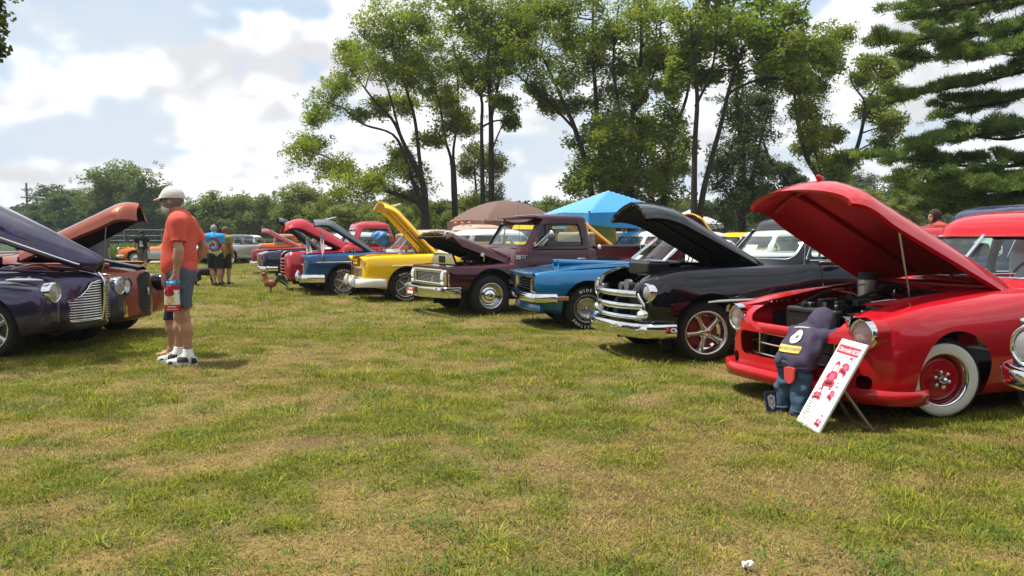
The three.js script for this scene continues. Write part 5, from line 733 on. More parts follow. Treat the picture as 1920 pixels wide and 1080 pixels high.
    const mir = node('door_mirror', g); part('mirror_arm', [extrude([[0, 0], [0.16, 0.0], [0.34, 0.18], [0.28, 0.22]], 0.03, 0.008).rotateY(PI).translate(-0.82, 1.21, -0.95)], M.chrome, mir); part('mirror_head', ball(0.08, -1.13, 1.42, -1.03, 0.6, 1, 1, 16), M.dullChrome, mir);
    part('window_post', [-1, 1].map(s => bar([[-1.12, 1.2, s * 0.895], [-1.14, 1.63, s * 0.80]], 0.014, 6)), M.black, g);
    // stepside bed
    for (const s of [-1, 1]) {
      part('bed_side', [box(2.2, 0.50, 0.06, -3.34, 0.93, s * 0.68, 0.02), box(2.2, 0.06, 0.10, -3.34, 1.19, s * 0.70, 0.025)], P.maroon, g);
      part('rear_fender', grid((u, v) => { const a = lerp(-0.25, PI + 0.25, u), f = v * PI / 2; return [-2.95 + cos(a) * (0.52 + 0.10 * sin(f)), 0.42 + sin(a) * (0.48 + 0.10 * sin(f)) * 1.0, s * (1.0 - 0.30 * (1 - cos(f)))]; }, 28, 8), P.maroon, g);
      part('fender_face', extrude(Array.from({ length: 25 }, (_, i) => { const a = lerp(-0.25, PI + 0.25, i / 24); return [-2.95 + cos(a) * 0.525, 0.42 + sin(a) * 0.485]; }).concat(Array.from({ length: 25 }, (_, i) => { const a = lerp(PI + 0.25, -0.25, i / 24); return [-2.95 + cos(a) * 0.43, 0.40 + sin(a) * 0.43]; })), 0.02).translate(0, 0, s < 0 ? -1.002 : 0.982), P.maroon, g);
      part('tail_lamp', ball(0.06, -2.2, 1.19, s * 0.97, 0.5, 0.8, 0.6, 14), std([0.72, 0.70, 0.68], 0.3), g).name = 'marker_lamp';
    }
    part('bed_floor', [box(2.2, 0.05, 1.36, -3.34, 0.72, 0, 0.01), box(0.06, 0.5, 1.36, -2.26, 0.93, 0, 0.02), box(0.06, 0.5, 1.36, -4.42, 0.93, 0, 0.02)], P.maroon, g);
    part('aerial', bar([[-0.6, 1.16, -0.86], [-0.56, 1.95, -0.84]], 0.004, 5), M.chrome, g);
  },
});

// a 1955-56 family of cars: yellow and blue
function fifties(o) {
  return car({
    name: o.name, label: o.label, ...o.park, wb: 2.92, R: 0.335, arch: 0.40, archY: 0.36, paint: o.paint, trackHalf: 0.75, roofPaint: o.roof, seat: o.seat,
    st: [[0.92, 0.45, 0.50, 0.66, 0.86, 0.42, 0.89, 0.44], [0.89, 0.78, 0.44, 0.64, 0.91, 0.74, 0.93, 0.74], [0.80, 0.89, 0.36, 0.64, 0.94, 0.83, 0.96], [0.5, 0.93, 0.28, 0.64, 0.97, 0.84, 0.99], [0, 0.945, 0.24, 0.65, 0.985, 0.84, 1.02], [-1, 0.95, 0.24, 0.65, 1.0, 0.84, 1.05], [-2.6, 0.95, 0.24, 0.65, 1.0, 0.84, 1.03], [-3.6, 0.94, 0.28, 0.65, 1.0, 0.82, 1.02], [-4.2, 0.88, 0.36, 0.64, 0.94, 0.74, 0.96], [-4.35, 0.6, 0.44, 0.62, 0.8, 0.5, 0.84]],
    cuts: [[alongX(U(0.50, 0.66, 0.735, 1.5, 0.10), -0.80, 1.3), o.paint], [alongY(rounded([[-0.78, -0.55], [0.60, -0.55], [0.74, -0.45], [0.74, 0.45], [0.60, 0.55], [-0.78, 0.55]], 0.08, 3), 0.42, 1.5), o.bay ?? M.black], [alongX(rounded([[-0.66, 0.50], [0.66, 0.50], [0.66, 0.72], [-0.66, 0.72]], 0.04, 3), 0.76, 1.3), M.black]],
    cab: { y0: 1.02, y1: 1.44, crown: 0.13, f0: -0.98, f1: -1.42, r0: -3.35, r1: -2.9, w0: 0.79, w1: 0.68, nf: 4, nr: 4, bulge: 0.02, screen: [[-0.72, 1.09], [0.72, 1.09], [0.64, 1.42], [-0.64, 1.42]], back: [[-0.62, 1.1], [0.62, 1.1], [0.55, 1.42], [-0.55, 1.42]], side: [[[-1.32, 1.07], [-1.55, 1.42], [-2.85, 1.42], [-3.05, 1.07]]] },
    wheels: { type: 'spoke5', rim: 0.212, W: 0.21, letters: 'GOODRICH|RADIAL T/A', phase: o.phase ?? 0.5, spokeMat: M.alu, lip: M.dullChrome },
    extra(g, col) {
      hood(g, { x: -0.80, y: 1.0, L: 1.56, w: s => lerp(0.66, 0.62, s), crown: s => 0.05 + 0.06 * s, lip: o.lip ?? 0.24, lipStart: 0.76, lipP: 1.7, rear: 0.06, front: 0.10, flange: 0.05, ang: o.ang * PI / 180, mat: o.hoodPaint ?? o.paint, inner: o.hoodInner ?? o.paint, thick: 0.04, cross: [0.93, 0.45], braces: [-0.75, -0.3, 0.3, 0.75] });
      part('hood_bird', [bar([[0.62, 1.0 + 1.45 * sin(o.ang * PI / 180), 0], [0.35, 1.08 + 1.45 * sin(o.ang * PI / 180), 0]].map(p => [p[0] - 1.45 * (1 - cos(o.ang * PI / 180)), p[1], p[2]]), [0.03, 0.012], 8)], M.chrome, g);
      for (const s of [-1, 1]) {
        headlight(g, 0.855, 0.835, s * 0.705, 0.088, o.eye ?? M.chrome);
        part('headlight_hood', grid((u, v) => { const a = lerp(-1.6, 1.6, u); return [0.80 + v * (0.08 + 0.09 * pow(max(0, cos(a)), 1)), 0.835 + cos(a) * 0.128, s * 0.705 + sin(a) * 0.128]; }, 18, 4), o.paint, g);
        part('parking_lamp', [ball(0.055, 0.83, 0.665, s * 0.70, 0.8, 0.8, 1.5, 14)], M.chrome, g);
        strip(col, 0, o.trim ?? [[0.2, 0.77], [-0.4, 0.785], [-1.4, 0.79], [-3, 0.77]], 0.014, -0.005, M.chrome, g, s);
        part('bumper_guard', bar([[1.05, 0.34, s * 0.42], [1.07, 0.45, s * 0.42], [1.03, 0.56, s * 0.42]], [0.038, 0.042, 0.03], 10), o.bump ?? M.chrome, g);
        part('hood_hinge', [bar([[-0.62, 0.99, s * 0.56], [-0.5, 1.14, s * 0.56]], 0.022, 6), cyl(0.03, 0.03, 0.12, -0.3, 1.03, s * 0.4, 10)], M.dullChrome, g);
      }
      const GR = (z) => 0.93 - 0.10 * pow(abs(z) / 0.7, 2.2);
      for (let i = 0; i < 5; i++) part('grille_bar', sweep(arcPath(0.93, 0.10, 0.64, 0.53 + i * 0.042, 6, 2.2), oval(0.014, 0.010, 8)), M.chrome, g);
      for (let i = 0; i < 15; i++) { const z = lerp(-0.62, 0.62, i / 14); part('grille_post', box(0.012, 0.19, 0.010, GR(z) - 0.008, 0.615, z, 0.003), M.chrome, g); }
      part('grille_surround', [sweep(arcPath(0.955, 0.12, 0.70, 0.725, 6, 2.2), oval(0.05, 0.05, 10)), sweep(arcPath(0.95, 0.12, 0.70, 0.495, 6, 2.2), oval(0.035, 0.03, 10))], M.chrome, g);
      part('bumper', sweep([[0.45, 0.42, 0.95], [0.74, 0.42, 0.95], [0.90, 0.42, 0.84], [1.0, 0.40, 0.5], [1.02, 0.40, 0], [1.0, 0.40, -0.5], [0.90, 0.42, -0.84], [0.74, 0.42, -0.95], [0.45, 0.42, -0.95]], [[0, 0.085], [0.04, 0.07], [0.055, 0.02], [0.055, -0.03], [0.035, -0.08], [0, -0.095], [-0.02, 0]]), o.bump ?? M.chrome, g);
      part('bumper_filler', box(0.12, 0.05, 1.5, 0.86, 0.50, 0, 0.02), o.paint, g);
      engineBay(g, { x0: -0.75, x1: 0.5, y: 0.42, top: 1.0, hw: 0.6, seed: o.seed, air: 0.95, bits: 24 });
      o.more?.(g, col);
    },
  });
}
fifties({ name: 'hardtop_car', label: 'bright yellow car with white bumper and steeply raised bonnet, left of the maroon pickup', park: park(760, 565, 21, -0.75), paint: P.yellow, roof: P.white, ang: 46, lip: 0.15, bump: paint([0.72, 0.72, 0.70]), bay: P.yellow, seed: 21, trim: [[0.32, 0.765], [-0.3, 0.785], [-1.2, 0.80]], seat: M.white });
fifties({ name: 'hardtop_car', label: 'dark blue car with chrome bumper and raised navy bonnet, left of the yellow car', park: park(645, 554, 15, -0.75), paint: P.navy, roof: paint([0.5, 0.38, 0.28]), hoodPaint: paint([0.05, 0.06, 0.085]), hoodInner: M.black, ang: 33, seed: 22, phase: 0.9, trim: [[0.62, 0.79], [0, 0.80], [-1, 0.81]],
  more(g) { const pl = canvas(96, 48, c => { c.fillStyle = '#e6dfa8'; c.fillRect(0, 0, 96, 48); c.fillStyle = '#54502e'; c.font = 'bold 26px sans-serif'; c.fillText('QQ 55', 10, 34); }); part('number_plate', grid((u, v) => [1.10, 0.34 + v * 0.14, 0.15 - u * 0.3], 1, 1), std([1, 1, 1], 0.5, { map: pl }), g); part('plate_backing', box(0.012, 0.15, 0.31, 1.092, 0.41, 0, 0.003), M.dullChrome, g); } });

// red 1940s pickup with slatted nose
car({
  name: 'vintage_pickup', label: 'crimson pickup with horizontal slatted nose and tall raised bonnet, left of the dark blue car', cat: 'pickup truck', ...park(597, 546, 23, -0.74), wb: 2.9, R: 0.35, arch: 0.42, archY: 0.36, paint: P.crimson, trackHalf: 0.74, floor: 0.6,
  st: [[0.78, 0.50, 0.40, 0.60, 0.86, 0.42, 0.90, 0.46], [0.72, 0.78, 0.34, 0.6, 0.95, 0.66, 0.97, 0.7], [0.55, 0.86, 0.30, 0.6, 1.0, 0.70, 1.02], [0, 0.90, 0.3, 0.62, 1.0, 0.72, 1.05], [-0.5, 0.92, 0.32, 0.62, 0.98, 0.72, 1.08], [-0.75, 0.9, 0.34, 0.66, 1.14, 0.78, 1.2], [-2.3, 0.9, 0.34, 0.66, 1.14, 0.78, 1.2], [-2.4, 0.86, 0.36, 0.66, 1.12, 0.76, 1.18]],
  cuts: [[alongX(U(0.36, 0.44, 0.86, 1.6, 0.1), -0.66, 1.2), P.crimson], [alongY(rounded([[-0.62, -0.46], [0.55, -0.40], [0.55, 0.40], [-0.62, 0.46]], 0.06, 3), 0.45, 1.6), M.black], ...[0, 1, 2, 3, 4].map(i => [box(0.5, 0.05, 0.86, 0.80, 0.44 + i * 0.083, 0, 0.01), M.black])],
  cab: { y0: 1.16, y1: 1.64, crown: 0.17, f0: -0.80, f1: -1.05, r0: -2.13, r1: -1.97, w0: 0.78, w1: 0.68, nf: 4.5, nr: 5, bulge: 0.03, wall: 0.05, screen: [[-0.6, 1.26], [0.6, 1.26], [0.56, 1.58], [-0.56, 1.58]], back: [[-0.4, 1.3], [0.4, 1.3], [0.36, 1.55], [-0.36, 1.55]], side: [[[-1.03, 1.22], [-1.17, 1.6], [-1.83, 1.6], [-1.87, 1.22]]], trimMat: M.gloss },
  wheels: { type: 'spoke5', rim: 0.21, W: 0.2, spokeMat: M.alu }, doors: [{ pts: [[-0.9, 0.45], [-0.9, 1.18], [-2.0, 1.18], [-2.0, 0.45]], handle: [-1.85, 1.02] }],
  extra(g) {
    hood(g, { x: -0.70, y: 1.16, L: 1.50, w: s => lerp(0.62, 0.42, s), crown: s => 0.16 + 0.06 * s, lip: 0.34, lipStart: 0.72, lipP: 1.9, rear: 0.06, front: 0.02, flange: 0.08, ang: 27 * PI / 180, mat: P.crimson, inner: M.black, thick: 0.05 });
    for (const s of [-1, 1]) { headlight(g, 0.66, 0.90, s * 0.62, 0.09, M.chrome); part('running_board', box(1.3, 0.07, 0.28, -1.3, 0.4, s * 0.86, 0.03), P.crimson, g); part('bed_side', box(1.9, 0.46, 0.06, -3.4, 0.92, s * 0.64, 0.02), P.crimson, g); part('rear_fender', ball(0.5, -2.9, 0.45, s * 0.72, 1.05, 1, 0.5, 20), P.crimson, g); }
    for (let i = 0; i < 6; i++) part('grille_bar', sweep(arcPath(0.81, 0.07, 0.44, 0.40 + i * 0.083, 6), oval(0.05, 0.036, 10)), P.crimson, g);
    part('bed_floor', box(1.9, 0.05, 1.28, -3.4, 0.72, 0, 0.01), P.crimson, g);
    engineBay(g, { x0: -0.58, x1: 0.45, y: 0.5, top: 1.06, hw: 0.4, seed: 31, bits: 16, block: std([0.35, 0.05, 0.05], 0.5), cover: M.chrome });
  },
});
// ---------- the left row ----------
// purple 1940s car: pontoon wings, prow with a two-part barred grille, bonnet hinged at the nose
{
  const c = car({
    name: 'vintage_car', label: 'glossy purple car with wide chrome barred grille, bonnet tilted up, at the left edge', ...park(-8, 671, 4, 0.76, 1), wb: 3.0, R: 0.345, arch: 0, paint: P.purple, trackHalf: 0.76, noArch: true,
    st: [[0.80, 0.05, 0.36, 0.6, 0.84, 0.045, 0.88, 0.05], [0.76, 0.20, 0.30, 0.56, 0.86, 0.14, 0.90, 0.2], [0.66, 0.40, 0.26, 0.54, 0.88, 0.24, 0.93, 0.36], [0.50, 0.54, 0.25, 0.54, 0.90, 0.32, 0.96, 0.5], [0.2, 0.60, 0.25, 0.56, 0.93, 0.42, 0.98, 0.55], [-0.6, 0.66, 0.26, 0.6, 0.96, 0.52, 1.02, 0.62], [-1.0, 0.78, 0.26, 0.62, 1.04, 0.62, 1.10, 0.74], [-2.4, 0.84, 0.26, 0.62, 1.06, 0.70, 1.12, 0.8], [-3.4, 0.8, 0.3, 0.62, 1.0, 0.6, 1.06, 0.7], [-4.2, 0.5, 0.4, 0.6, 0.8, 0.36, 0.86, 0.45]],
    cuts: [[alongY(rounded([[-0.85, -0.5], [0.45, -0.34], [0.45, 0.34], [-0.85, 0.5]], 0.06, 3), 0.5, 1.6), M.black]],
    cab: { y0: 1.08, y1: 1.5, crown: 0.18, f0: -1.1, f1: -1.42, r0: -3.6, r1: -2.9, w0: 0.74, w1: 0.6, nf: 4.5, nr: 3, screen: [[-0.62, 1.14], [0.62, 1.14], [0.54, 1.48], [-0.54, 1.48]], back: [[-0.4, 1.2], [0.4, 1.2], [0.36, 1.45], [-0.36, 1.45]], side: [[[-1.38, 1.13], [-1.54, 1.47], [-2.3, 1.48], [-2.35, 1.13]], [[-2.42, 1.13], [-2.38, 1.47], [-2.85, 1.45], [-3.0, 1.13]]], split: [[0, 1.13], [0, 1.49]] },
    wheels: { type: 'spoke5', rim: 0.225, W: 0.22, phase: 0.5 },
    extra(g) {
      for (const s of [-1, 1]) {
        // bulbous front wing, hollow over the tyre
        const wing = loft([[0.66, 0.06, 0.42, 0.52, 0.62, 0.05, 0.66, 0.05], [0.63, 0.17, 0.34, 0.50, 0.68, 0.13, 0.74, 0.14], [0.54, 0.25, 0.28, 0.50, 0.74, 0.19, 0.80, 0.22], [0.36, 0.30, 0.27, 0.50, 0.77, 0.21, 0.84, 0.28], [0.0, 0.31, 0.27, 0.52, 0.80, 0.21, 0.87, 0.29], [-0.4, 0.30, 0.27, 0.52, 0.75, 0.20, 0.82, 0.28], [-0.8, 0.24, 0.27, 0.46, 0.62, 0.16, 0.68, 0.22], [-1.15, 0.12, 0.27, 0.36, 0.46, 0.08, 0.50, 0.11]], 40, 4).geo.translate(0, 0, s * 0.68);
        const pts = []; for (let i = 0; i <= 24; i++) { const a = PI * i / 24; pts.push([cos(a) * 0.43, 0.335 + sin(a) * 0.40]); } pts.push([-0.43, -0.2], [0.43, -0.2]);
        put('front_wing', csg(brush(wing, P.purple), brush(alongZ(pts, s < 0 ? -1.5 : 0.60, s < 0 ? -0.60 : 1.5), M.black)), g);
        const rw = loft([[-2.35, 0.1, 0.28, 0.36, 0.5, 0.08, 0.54, 0.1], [-2.6, 0.24, 0.27, 0.46, 0.7, 0.18, 0.76, 0.22], [-3.0, 0.28, 0.27, 0.5, 0.76, 0.2, 0.82, 0.26], [-3.6, 0.24, 0.3, 0.46, 0.66, 0.16, 0.72, 0.22], [-4.0, 0.08, 0.36, 0.44, 0.5, 0.06, 0.54, 0.08]], 30, 3).geo.translate(0, 0, s * 0.72); part('rear_wing', rw, P.purple, g);
        headlight(g, 0.645, 0.735, s * 0.665, 0.095);
        part('headlight_pod', lathe([[0.001, -0.34], [0.06, -0.27], [0.11, -0.1], [0.122, 0.0]], 28).rotateZ(-PI / 2).translate(0.62, 0.735, s * 0.665), P.purple, g);
        part('wing_lamp', [ball(0.05, 0, 0, 0, 4.6, 0.55, 0.5, 18).translate(0.30, 0.875, s * 0.66)], M.chrome, g);
        part('running_board', box(1.5, 0.06, 0.26, -1.75, 0.30, s * 0.86, 0.03), P.purple, g);
        // grille bars follow the prow: tall by the centre line, wide and low outboard
        for (let i = 0; i < 15; i++) { const y = 0.40 + i * 0.030, ym = clamp((y - 0.62) / 0.2), hw = lerp(0.40, 0.17, ym > 0 ? pow(ym, 0.7) : 0), Q = []; for (let k = 0; k <= 6; k++) { const z = lerp(0.035, hw, k / 6); Q.push([0.825 - 0.95 * z * z - 0.06 * z - 0.0 * y + (0.6 - y) * 0.02, y - z * 0.03, s * z]); } part('grille_bar', bar(Q, 0.0085, 6), M.chrome, g); }
        part('grille_back', grid((u, v) => { const y = lerp(0.385, 0.835, v), ym = clamp((y - 0.62) / 0.2), z = lerp(0.02, lerp(0.40, 0.17, ym > 0 ? pow(ym, 0.7) : 0) + 0.005, u); return [0.808 - 0.95 * z * z - 0.06 * z, y - z * 0.03, s * z]; }, 8, 16), M.black, g);
        const F = [[0.035, 0.385], [0.40, 0.372], [0.415, 0.62], [0.30, 0.66], [0.22, 0.74], [0.17, 0.82], [0.04, 0.85]]; part('grille_frame', bar(rounded(F, 0.03, 3).map(([z, y]) => [0.828 - 0.95 * z * z - 0.06 * z, y, s * z]), 0.011, 6), M.chrome, g);
        part('hood_edge', bar([[0.5, 0.955, s * 0.33], [0, 0.98, s * 0.45], [-0.8, 1.02, s * 0.56]], 0.014, 6), P.purple, g);
      }
      part('prow_strip', bar([[0.80, 0.36, 0], [0.84, 0.6, 0], [0.83, 0.86, 0], [0.74, 0.97, 0]], 0.017, 8), M.chrome, g);
      // bonnet: hinged at the nose, tail up
      const h = hood(g, { x: 0, y: 0, L: 1.62, w: s => 0.10 + 0.36 * pow(s, 0.55) + 0.16 * s, crown: s => 0.11 + 0.12 * pow(s, 0.6), cp: 0.7, lip: 0, rear: 0.02, front: 0.04, flange: 0.03, ang: 0, mat: P.purple, inner: M.black, thick: 0.05, braces: [], cross: [], ridge: 0.02 });
      h.rotation.order = 'ZYX'; h.rotation.set(0, PI, -22 * PI / 180); h.position.set(0.79, 0.99, 0);
      for (const t of [-1, 1]) { const Q = []; for (let i = 0; i <= 10; i++) { const q = h.top(lerp(0.08, 0.98, i / 10), t * 0.985); Q.push([q[0], q[1] + 0.012, q[2] * 1.01]); } part('hood_trim', bar(Q, 0.014, 6), M.chrome, h); }
      part('firewall', box(0.04, 0.6, 1.1, -0.85, 0.82, 0, 0.02), P.purple, g);
      engineBay(g, { x0: -0.8, x1: 0.42, y: 0.55, top: 1.0, hw: 0.4, seed: 41, bits: 18, air: 0.9, airMat: M.engine, cover: M.engine });
      part('exhaust_pipe', [bar([[-0.1, 0.95, 0.3], [0.2, 1.0, 0.2], [0.3, 0.9, 0.1]], 0.05, 10)], P.copper, g);
    },
  });
}
// copper 1930s car behind it
car({
  name: 'vintage_car', label: 'copper-brown car with black oval grille and long bonnet raised, behind the purple car', pos: [-5.88, 0, -11.1], turn: -2 * PI / 180, wb: 2.9, R: 0.34, arch: 0, paint: P.copper, trackHalf: 0.72, noArch: true,
  st: [[0.80, 0.06, 0.40, 0.6, 0.86, 0.05, 0.90, 0.06], [0.77, 0.26, 0.30, 0.56, 0.86, 0.18, 0.92, 0.24], [0.68, 0.40, 0.24, 0.54, 0.88, 0.28, 0.94, 0.36], [0.50, 0.48, 0.22, 0.54, 0.90, 0.34, 0.97, 0.44], [-0.6, 0.62, 0.24, 0.6, 0.98, 0.46, 1.06, 0.56], [-1.0, 0.74, 0.26, 0.62, 1.08, 0.6, 1.14, 0.7], [-2.6, 0.8, 0.26, 0.62, 1.08, 0.66, 1.14, 0.74], [-4.0, 0.5, 0.4, 0.6, 0.8, 0.36, 0.86, 0.45]],
  cuts: [[alongY(rounded([[-0.75, -0.44], [0.42, -0.30], [0.42, 0.30], [-0.75, 0.44]], 0.06, 3), 0.5, 1.6), M.black]],
  cab: { y0: 1.1, y1: 1.5, crown: 0.16, f0: -1.15, f1: -1.35, r0: -3.2, r1: -2.7, w0: 0.68, w1: 0.58, screen: [[-0.56, 1.16], [0.56, 1.16], [0.5, 1.46], [-0.5, 1.46]], back: [[-0.4, 1.2], [0.4, 1.2], [0.36, 1.44], [-0.36, 1.44]], side: [[[-1.4, 1.15], [-1.48, 1.47], [-2.2, 1.48], [-2.25, 1.15]]] },
  wheels: { type: 'cap', rim: 0.21, W: 0.2 },
  extra(g) {
    for (const s of [-1, 1]) {
      const wing = loft([[0.74, 0.05, 0.40, 0.5, 0.58, 0.04, 0.62, 0.05], [0.71, 0.16, 0.32, 0.48, 0.68, 0.12, 0.72, 0.14], [0.60, 0.24, 0.26, 0.48, 0.76, 0.18, 0.82, 0.21], [0.30, 0.29, 0.25, 0.50, 0.82, 0.20, 0.88, 0.27], [-0.1, 0.29, 0.26, 0.5, 0.80, 0.2, 0.87, 0.27], [-0.6, 0.25, 0.27, 0.46, 0.66, 0.16, 0.72, 0.22], [-1.1, 0.12, 0.27, 0.36, 0.46, 0.08, 0.50, 0.11]], 36, 4).geo.translate(0, 0, s * 0.60); const pts = []; for (let i = 0; i <= 20; i++) { const a = PI * i / 20; pts.push([cos(a) * 0.42, 0.34 + sin(a) * 0.40]); } pts.push([-0.42, -0.2], [0.42, -0.2]);
      put('front_wing', csg(brush(wing, P.copper), brush(alongZ(pts, s < 0 ? -1.5 : 0.55, s < 0 ? -0.55 : 1.5), M.black)), g);
      headlight(g, 0.805, 0.72, s * 0.53, 0.095, M.gloss); part('headlight_pod', lathe([[0.001, -0.3], [0.07, -0.24], [0.12, -0.08], [0.126, 0.0]], 28).rotateZ(-PI / 2).translate(0.78, 0.72, s * 0.53), M.gloss, g);
      part('hood_side', box(1.3, 0.05, 0.05, -0.1, 1.0, s * 0.46, 0.02), P.copper, g);
    }
    const EL = Array.from({ length: 28 }, (_, i) => { const a = i / 28 * 2 * PI; return [sin(a) * (0.235 - 0.05 * cos(a)), 0.60 - cos(a) * 0.29]; });
    const G = (k, dx) => grid((u, v) => { const i = (u * 28) % 28, a = EL[floor(i) % 28], x = a[0] * v * k, y = 0.60 + (a[1] - 0.60) * v * k; return [0.82 - 1.15 * x * x + dx, y, x]; }, 28, 6);
    part('grille', G(1, 0), M.black, g); part('grille_badge', ball(0.035, 0.84, 0.62, 0, 0.3, 1.6, 0.8, 14), M.dullChrome, g);
    const nets = []; for (let i = 0; i < 11; i++) { const y = 0.36 + i * 0.046, w = 0.22 * sqrt(max(0, 1 - pow((y - 0.6) / 0.28, 2))); nets.push(bar([[0.822 - 1.15 * w * w, y, -w], [0.826, y, 0], [0.822 - 1.15 * w * w, y, w]], 0.004, 5)); } part('grille_mesh', nets, M.gloss, g);
    part('nose_panel', grid((u, v) => { const z = (u * 2 - 1) * lerp(0.42, 0.12, v), x = lerp(0.10, 0.76, v); return [x, lerp(1.09, 0.965, v) - 1.2 * z * z * lerp(0.5, 3, v), z]; }, 14, 10), P.darkblue, g);
    const pl = canvas(96, 48, c => { c.fillStyle = '#d8b52a'; c.fillRect(0, 0, 96, 48); c.fillStyle = '#2a2410'; c.font = 'bold 28px sans-serif'; c.fillText('37 RC', 8, 36); });
    part('number_plate', grid((u, v) => [0.72, 0.30 + v * 0.15, 0.56 - u * 0.3], 1, 1), std([1, 1, 1], 0.5, { map: pl }), g); part('plate_backing', box(0.012, 0.16, 0.31, 0.712, 0.375, 0.41, 0.003), M.dullChrome, g);
    hood(g, { x: -0.66, y: 1.10, L: 1.52, w: s => lerp(0.50, 0.26, pow(s, 1.3)) - 0.12 * smooth(0.88, 1, s), crown: s => 0.17 + 0.04 * s, cp: 0.7, lip: 0.13, lipStart: 0.80, rear: 0.04, front: 0.06, flange: 0.05, ang: 24 * PI / 180, mat: P.copper, inner: M.black, thick: 0.05, ridge: 0.015 });
    part('hood_prop', bar([[0.36, 0.85, 0.3], [0.42, 1.5, 0.28]], 0.008, 6), M.steel, g);
    engineBay(g, { x0: -0.7, x1: 0.38, y: 0.55, top: 1.06, hw: 0.36, seed: 44, bits: 14, air: 0.9, airMat: M.black });
  },
});
// ---------- cars of the second row and the far end, each its own body, cabin, glass and wheels ----------
const ST = {   // body outlines: rounded 1950s saloon, boxy truck, low roadster
  saloon: [[0.95, 0.5, 0.45, 0.62, 0.80, 0.46, 0.83, 0.5], [0.90, 0.82, 0.36, 0.62, 0.88, 0.76, 0.91], [0.5, 0.92, 0.28, 0.62, 0.95, 0.80, 0.98], [-1, 0.94, 0.24, 0.64, 1.0, 0.82, 1.04], [-2.6, 0.94, 0.24, 0.64, 1.0, 0.82, 1.03], [-3.6, 0.92, 0.28, 0.64, 0.97, 0.78, 0.99], [-4.3, 0.6, 0.42, 0.62, 0.8, 0.5, 0.84]],
  truck: [[0.85, 0.6, 0.45, 0.66, 0.9, 0.55, 0.95, 0.6], [0.78, 0.86, 0.36, 0.66, 0.98, 0.8, 1.02], [-0.7, 0.92, 0.32, 0.68, 1.06, 0.84, 1.12], [-1, 0.94, 0.32, 0.7, 1.16, 0.86, 1.2], [-2.5, 0.94, 0.32, 0.7, 1.16, 0.86, 1.2], [-4.6, 0.94, 0.4, 0.7, 1.12, 0.9, 1.14]],
};
const CAB = {
  saloon: { y0: 1.0, y1: 1.42, crown: 0.14, f0: -0.95, f1: -1.38, r0: -3.3, r1: -2.8, w0: 0.78, w1: 0.66, screen: [[-0.7, 1.07], [0.7, 1.07], [0.6, 1.4], [-0.6, 1.4]], back: [[-0.6, 1.1], [0.6, 1.1], [0.52, 1.38], [-0.52, 1.38]], side: [[[-1.3, 1.05], [-1.52, 1.4], [-2.75, 1.4], [-2.95, 1.05]]] },
  truck: { y0: 1.18, y1: 1.66, crown: 0.13, f0: -0.95, f1: -1.2, r0: -2.4, r1: -2.3, w0: 0.82, w1: 0.72, nf: 5, nr: 6, screen: [[-0.68, 1.26], [0.68, 1.26], [0.62, 1.6], [-0.62, 1.6]], back: [[-0.5, 1.3], [0.5, 1.3], [0.46, 1.56], [-0.46, 1.56]], side: [[[-1.15, 1.24], [-1.32, 1.61], [-2.1, 1.61], [-2.15, 1.24]]] },
};
function backCar(o) {   // px, depth of the front axle; deg as in park
  const a = o.nose === 1 ? -o.deg * PI / 180 : PI + o.deg * PI / 180, p = at(o.px, 447, o.depth);
  return car({ small: true, name: o.name ?? 'classic_car', label: o.label, cat: o.cat, pos: [p.x, 0, -o.depth], turn: a, wb: o.wb ?? 2.85, R: 0.33, arch: 0.39, archY: 0.35, paint: o.paint, roofPaint: o.roof, trackHalf: 0.73, floor: o.kind === 'truck' ? 0.6 : 0.4, seat: o.seat ?? M.interior,
    st: o.st ?? ST[o.kind ?? 'saloon'], cab: o.noCab ? null : { ...CAB[o.kind ?? 'saloon'], ...(o.cab ?? {}) }, cuts: o.open ? [[alongX(U(0.5, 0.64, 0.74, 1.6, 0.06), -0.8, 0.7), M.black]] : [], wheels: o.wheels ?? { type: 'cap', rim: 0.2, W: 0.2 },
    extra(g, col) {
      if (o.open) hood(g, { x: -0.82, y: 1.0, L: 1.5, w: s => lerp(0.66, 0.6, s), crown: s => 0.08 + 0.05 * s, lip: 0.12, rear: 0.05, flange: 0.05, ang: o.open * PI / 180, mat: o.hood ?? o.paint, inner: o.hoodIn ?? M.black, thick: 0.04 }), engineBay(g, { x0: -0.75, x1: 0.5, y: 0.6, top: 1.0, hw: 0.5, seed: 50 + (o.px | 0) % 7, bits: 6, hoses: 2 });
      for (const s of [-1, 1]) headlight(g, 0.86, 0.78, s * 0.68, 0.085);
      part('bumper', sweep([[0.5, 0.42, 0.93], [0.85, 0.42, 0.86], [1.0, 0.42, 0.4], [1.0, 0.42, -0.4], [0.85, 0.42, -0.86], [0.5, 0.42, -0.93]], oval(0.06, 0.15, 10)), M.chrome, g);
      part('grille', [0, 1, 2, 3].map(i => sweep(arcPath(0.94, 0.1, 0.6, 0.54 + i * 0.055, 4), oval(0.02, 0.02, 6))), M.chrome, g);
      o.extra?.(g, col);
    } });
}
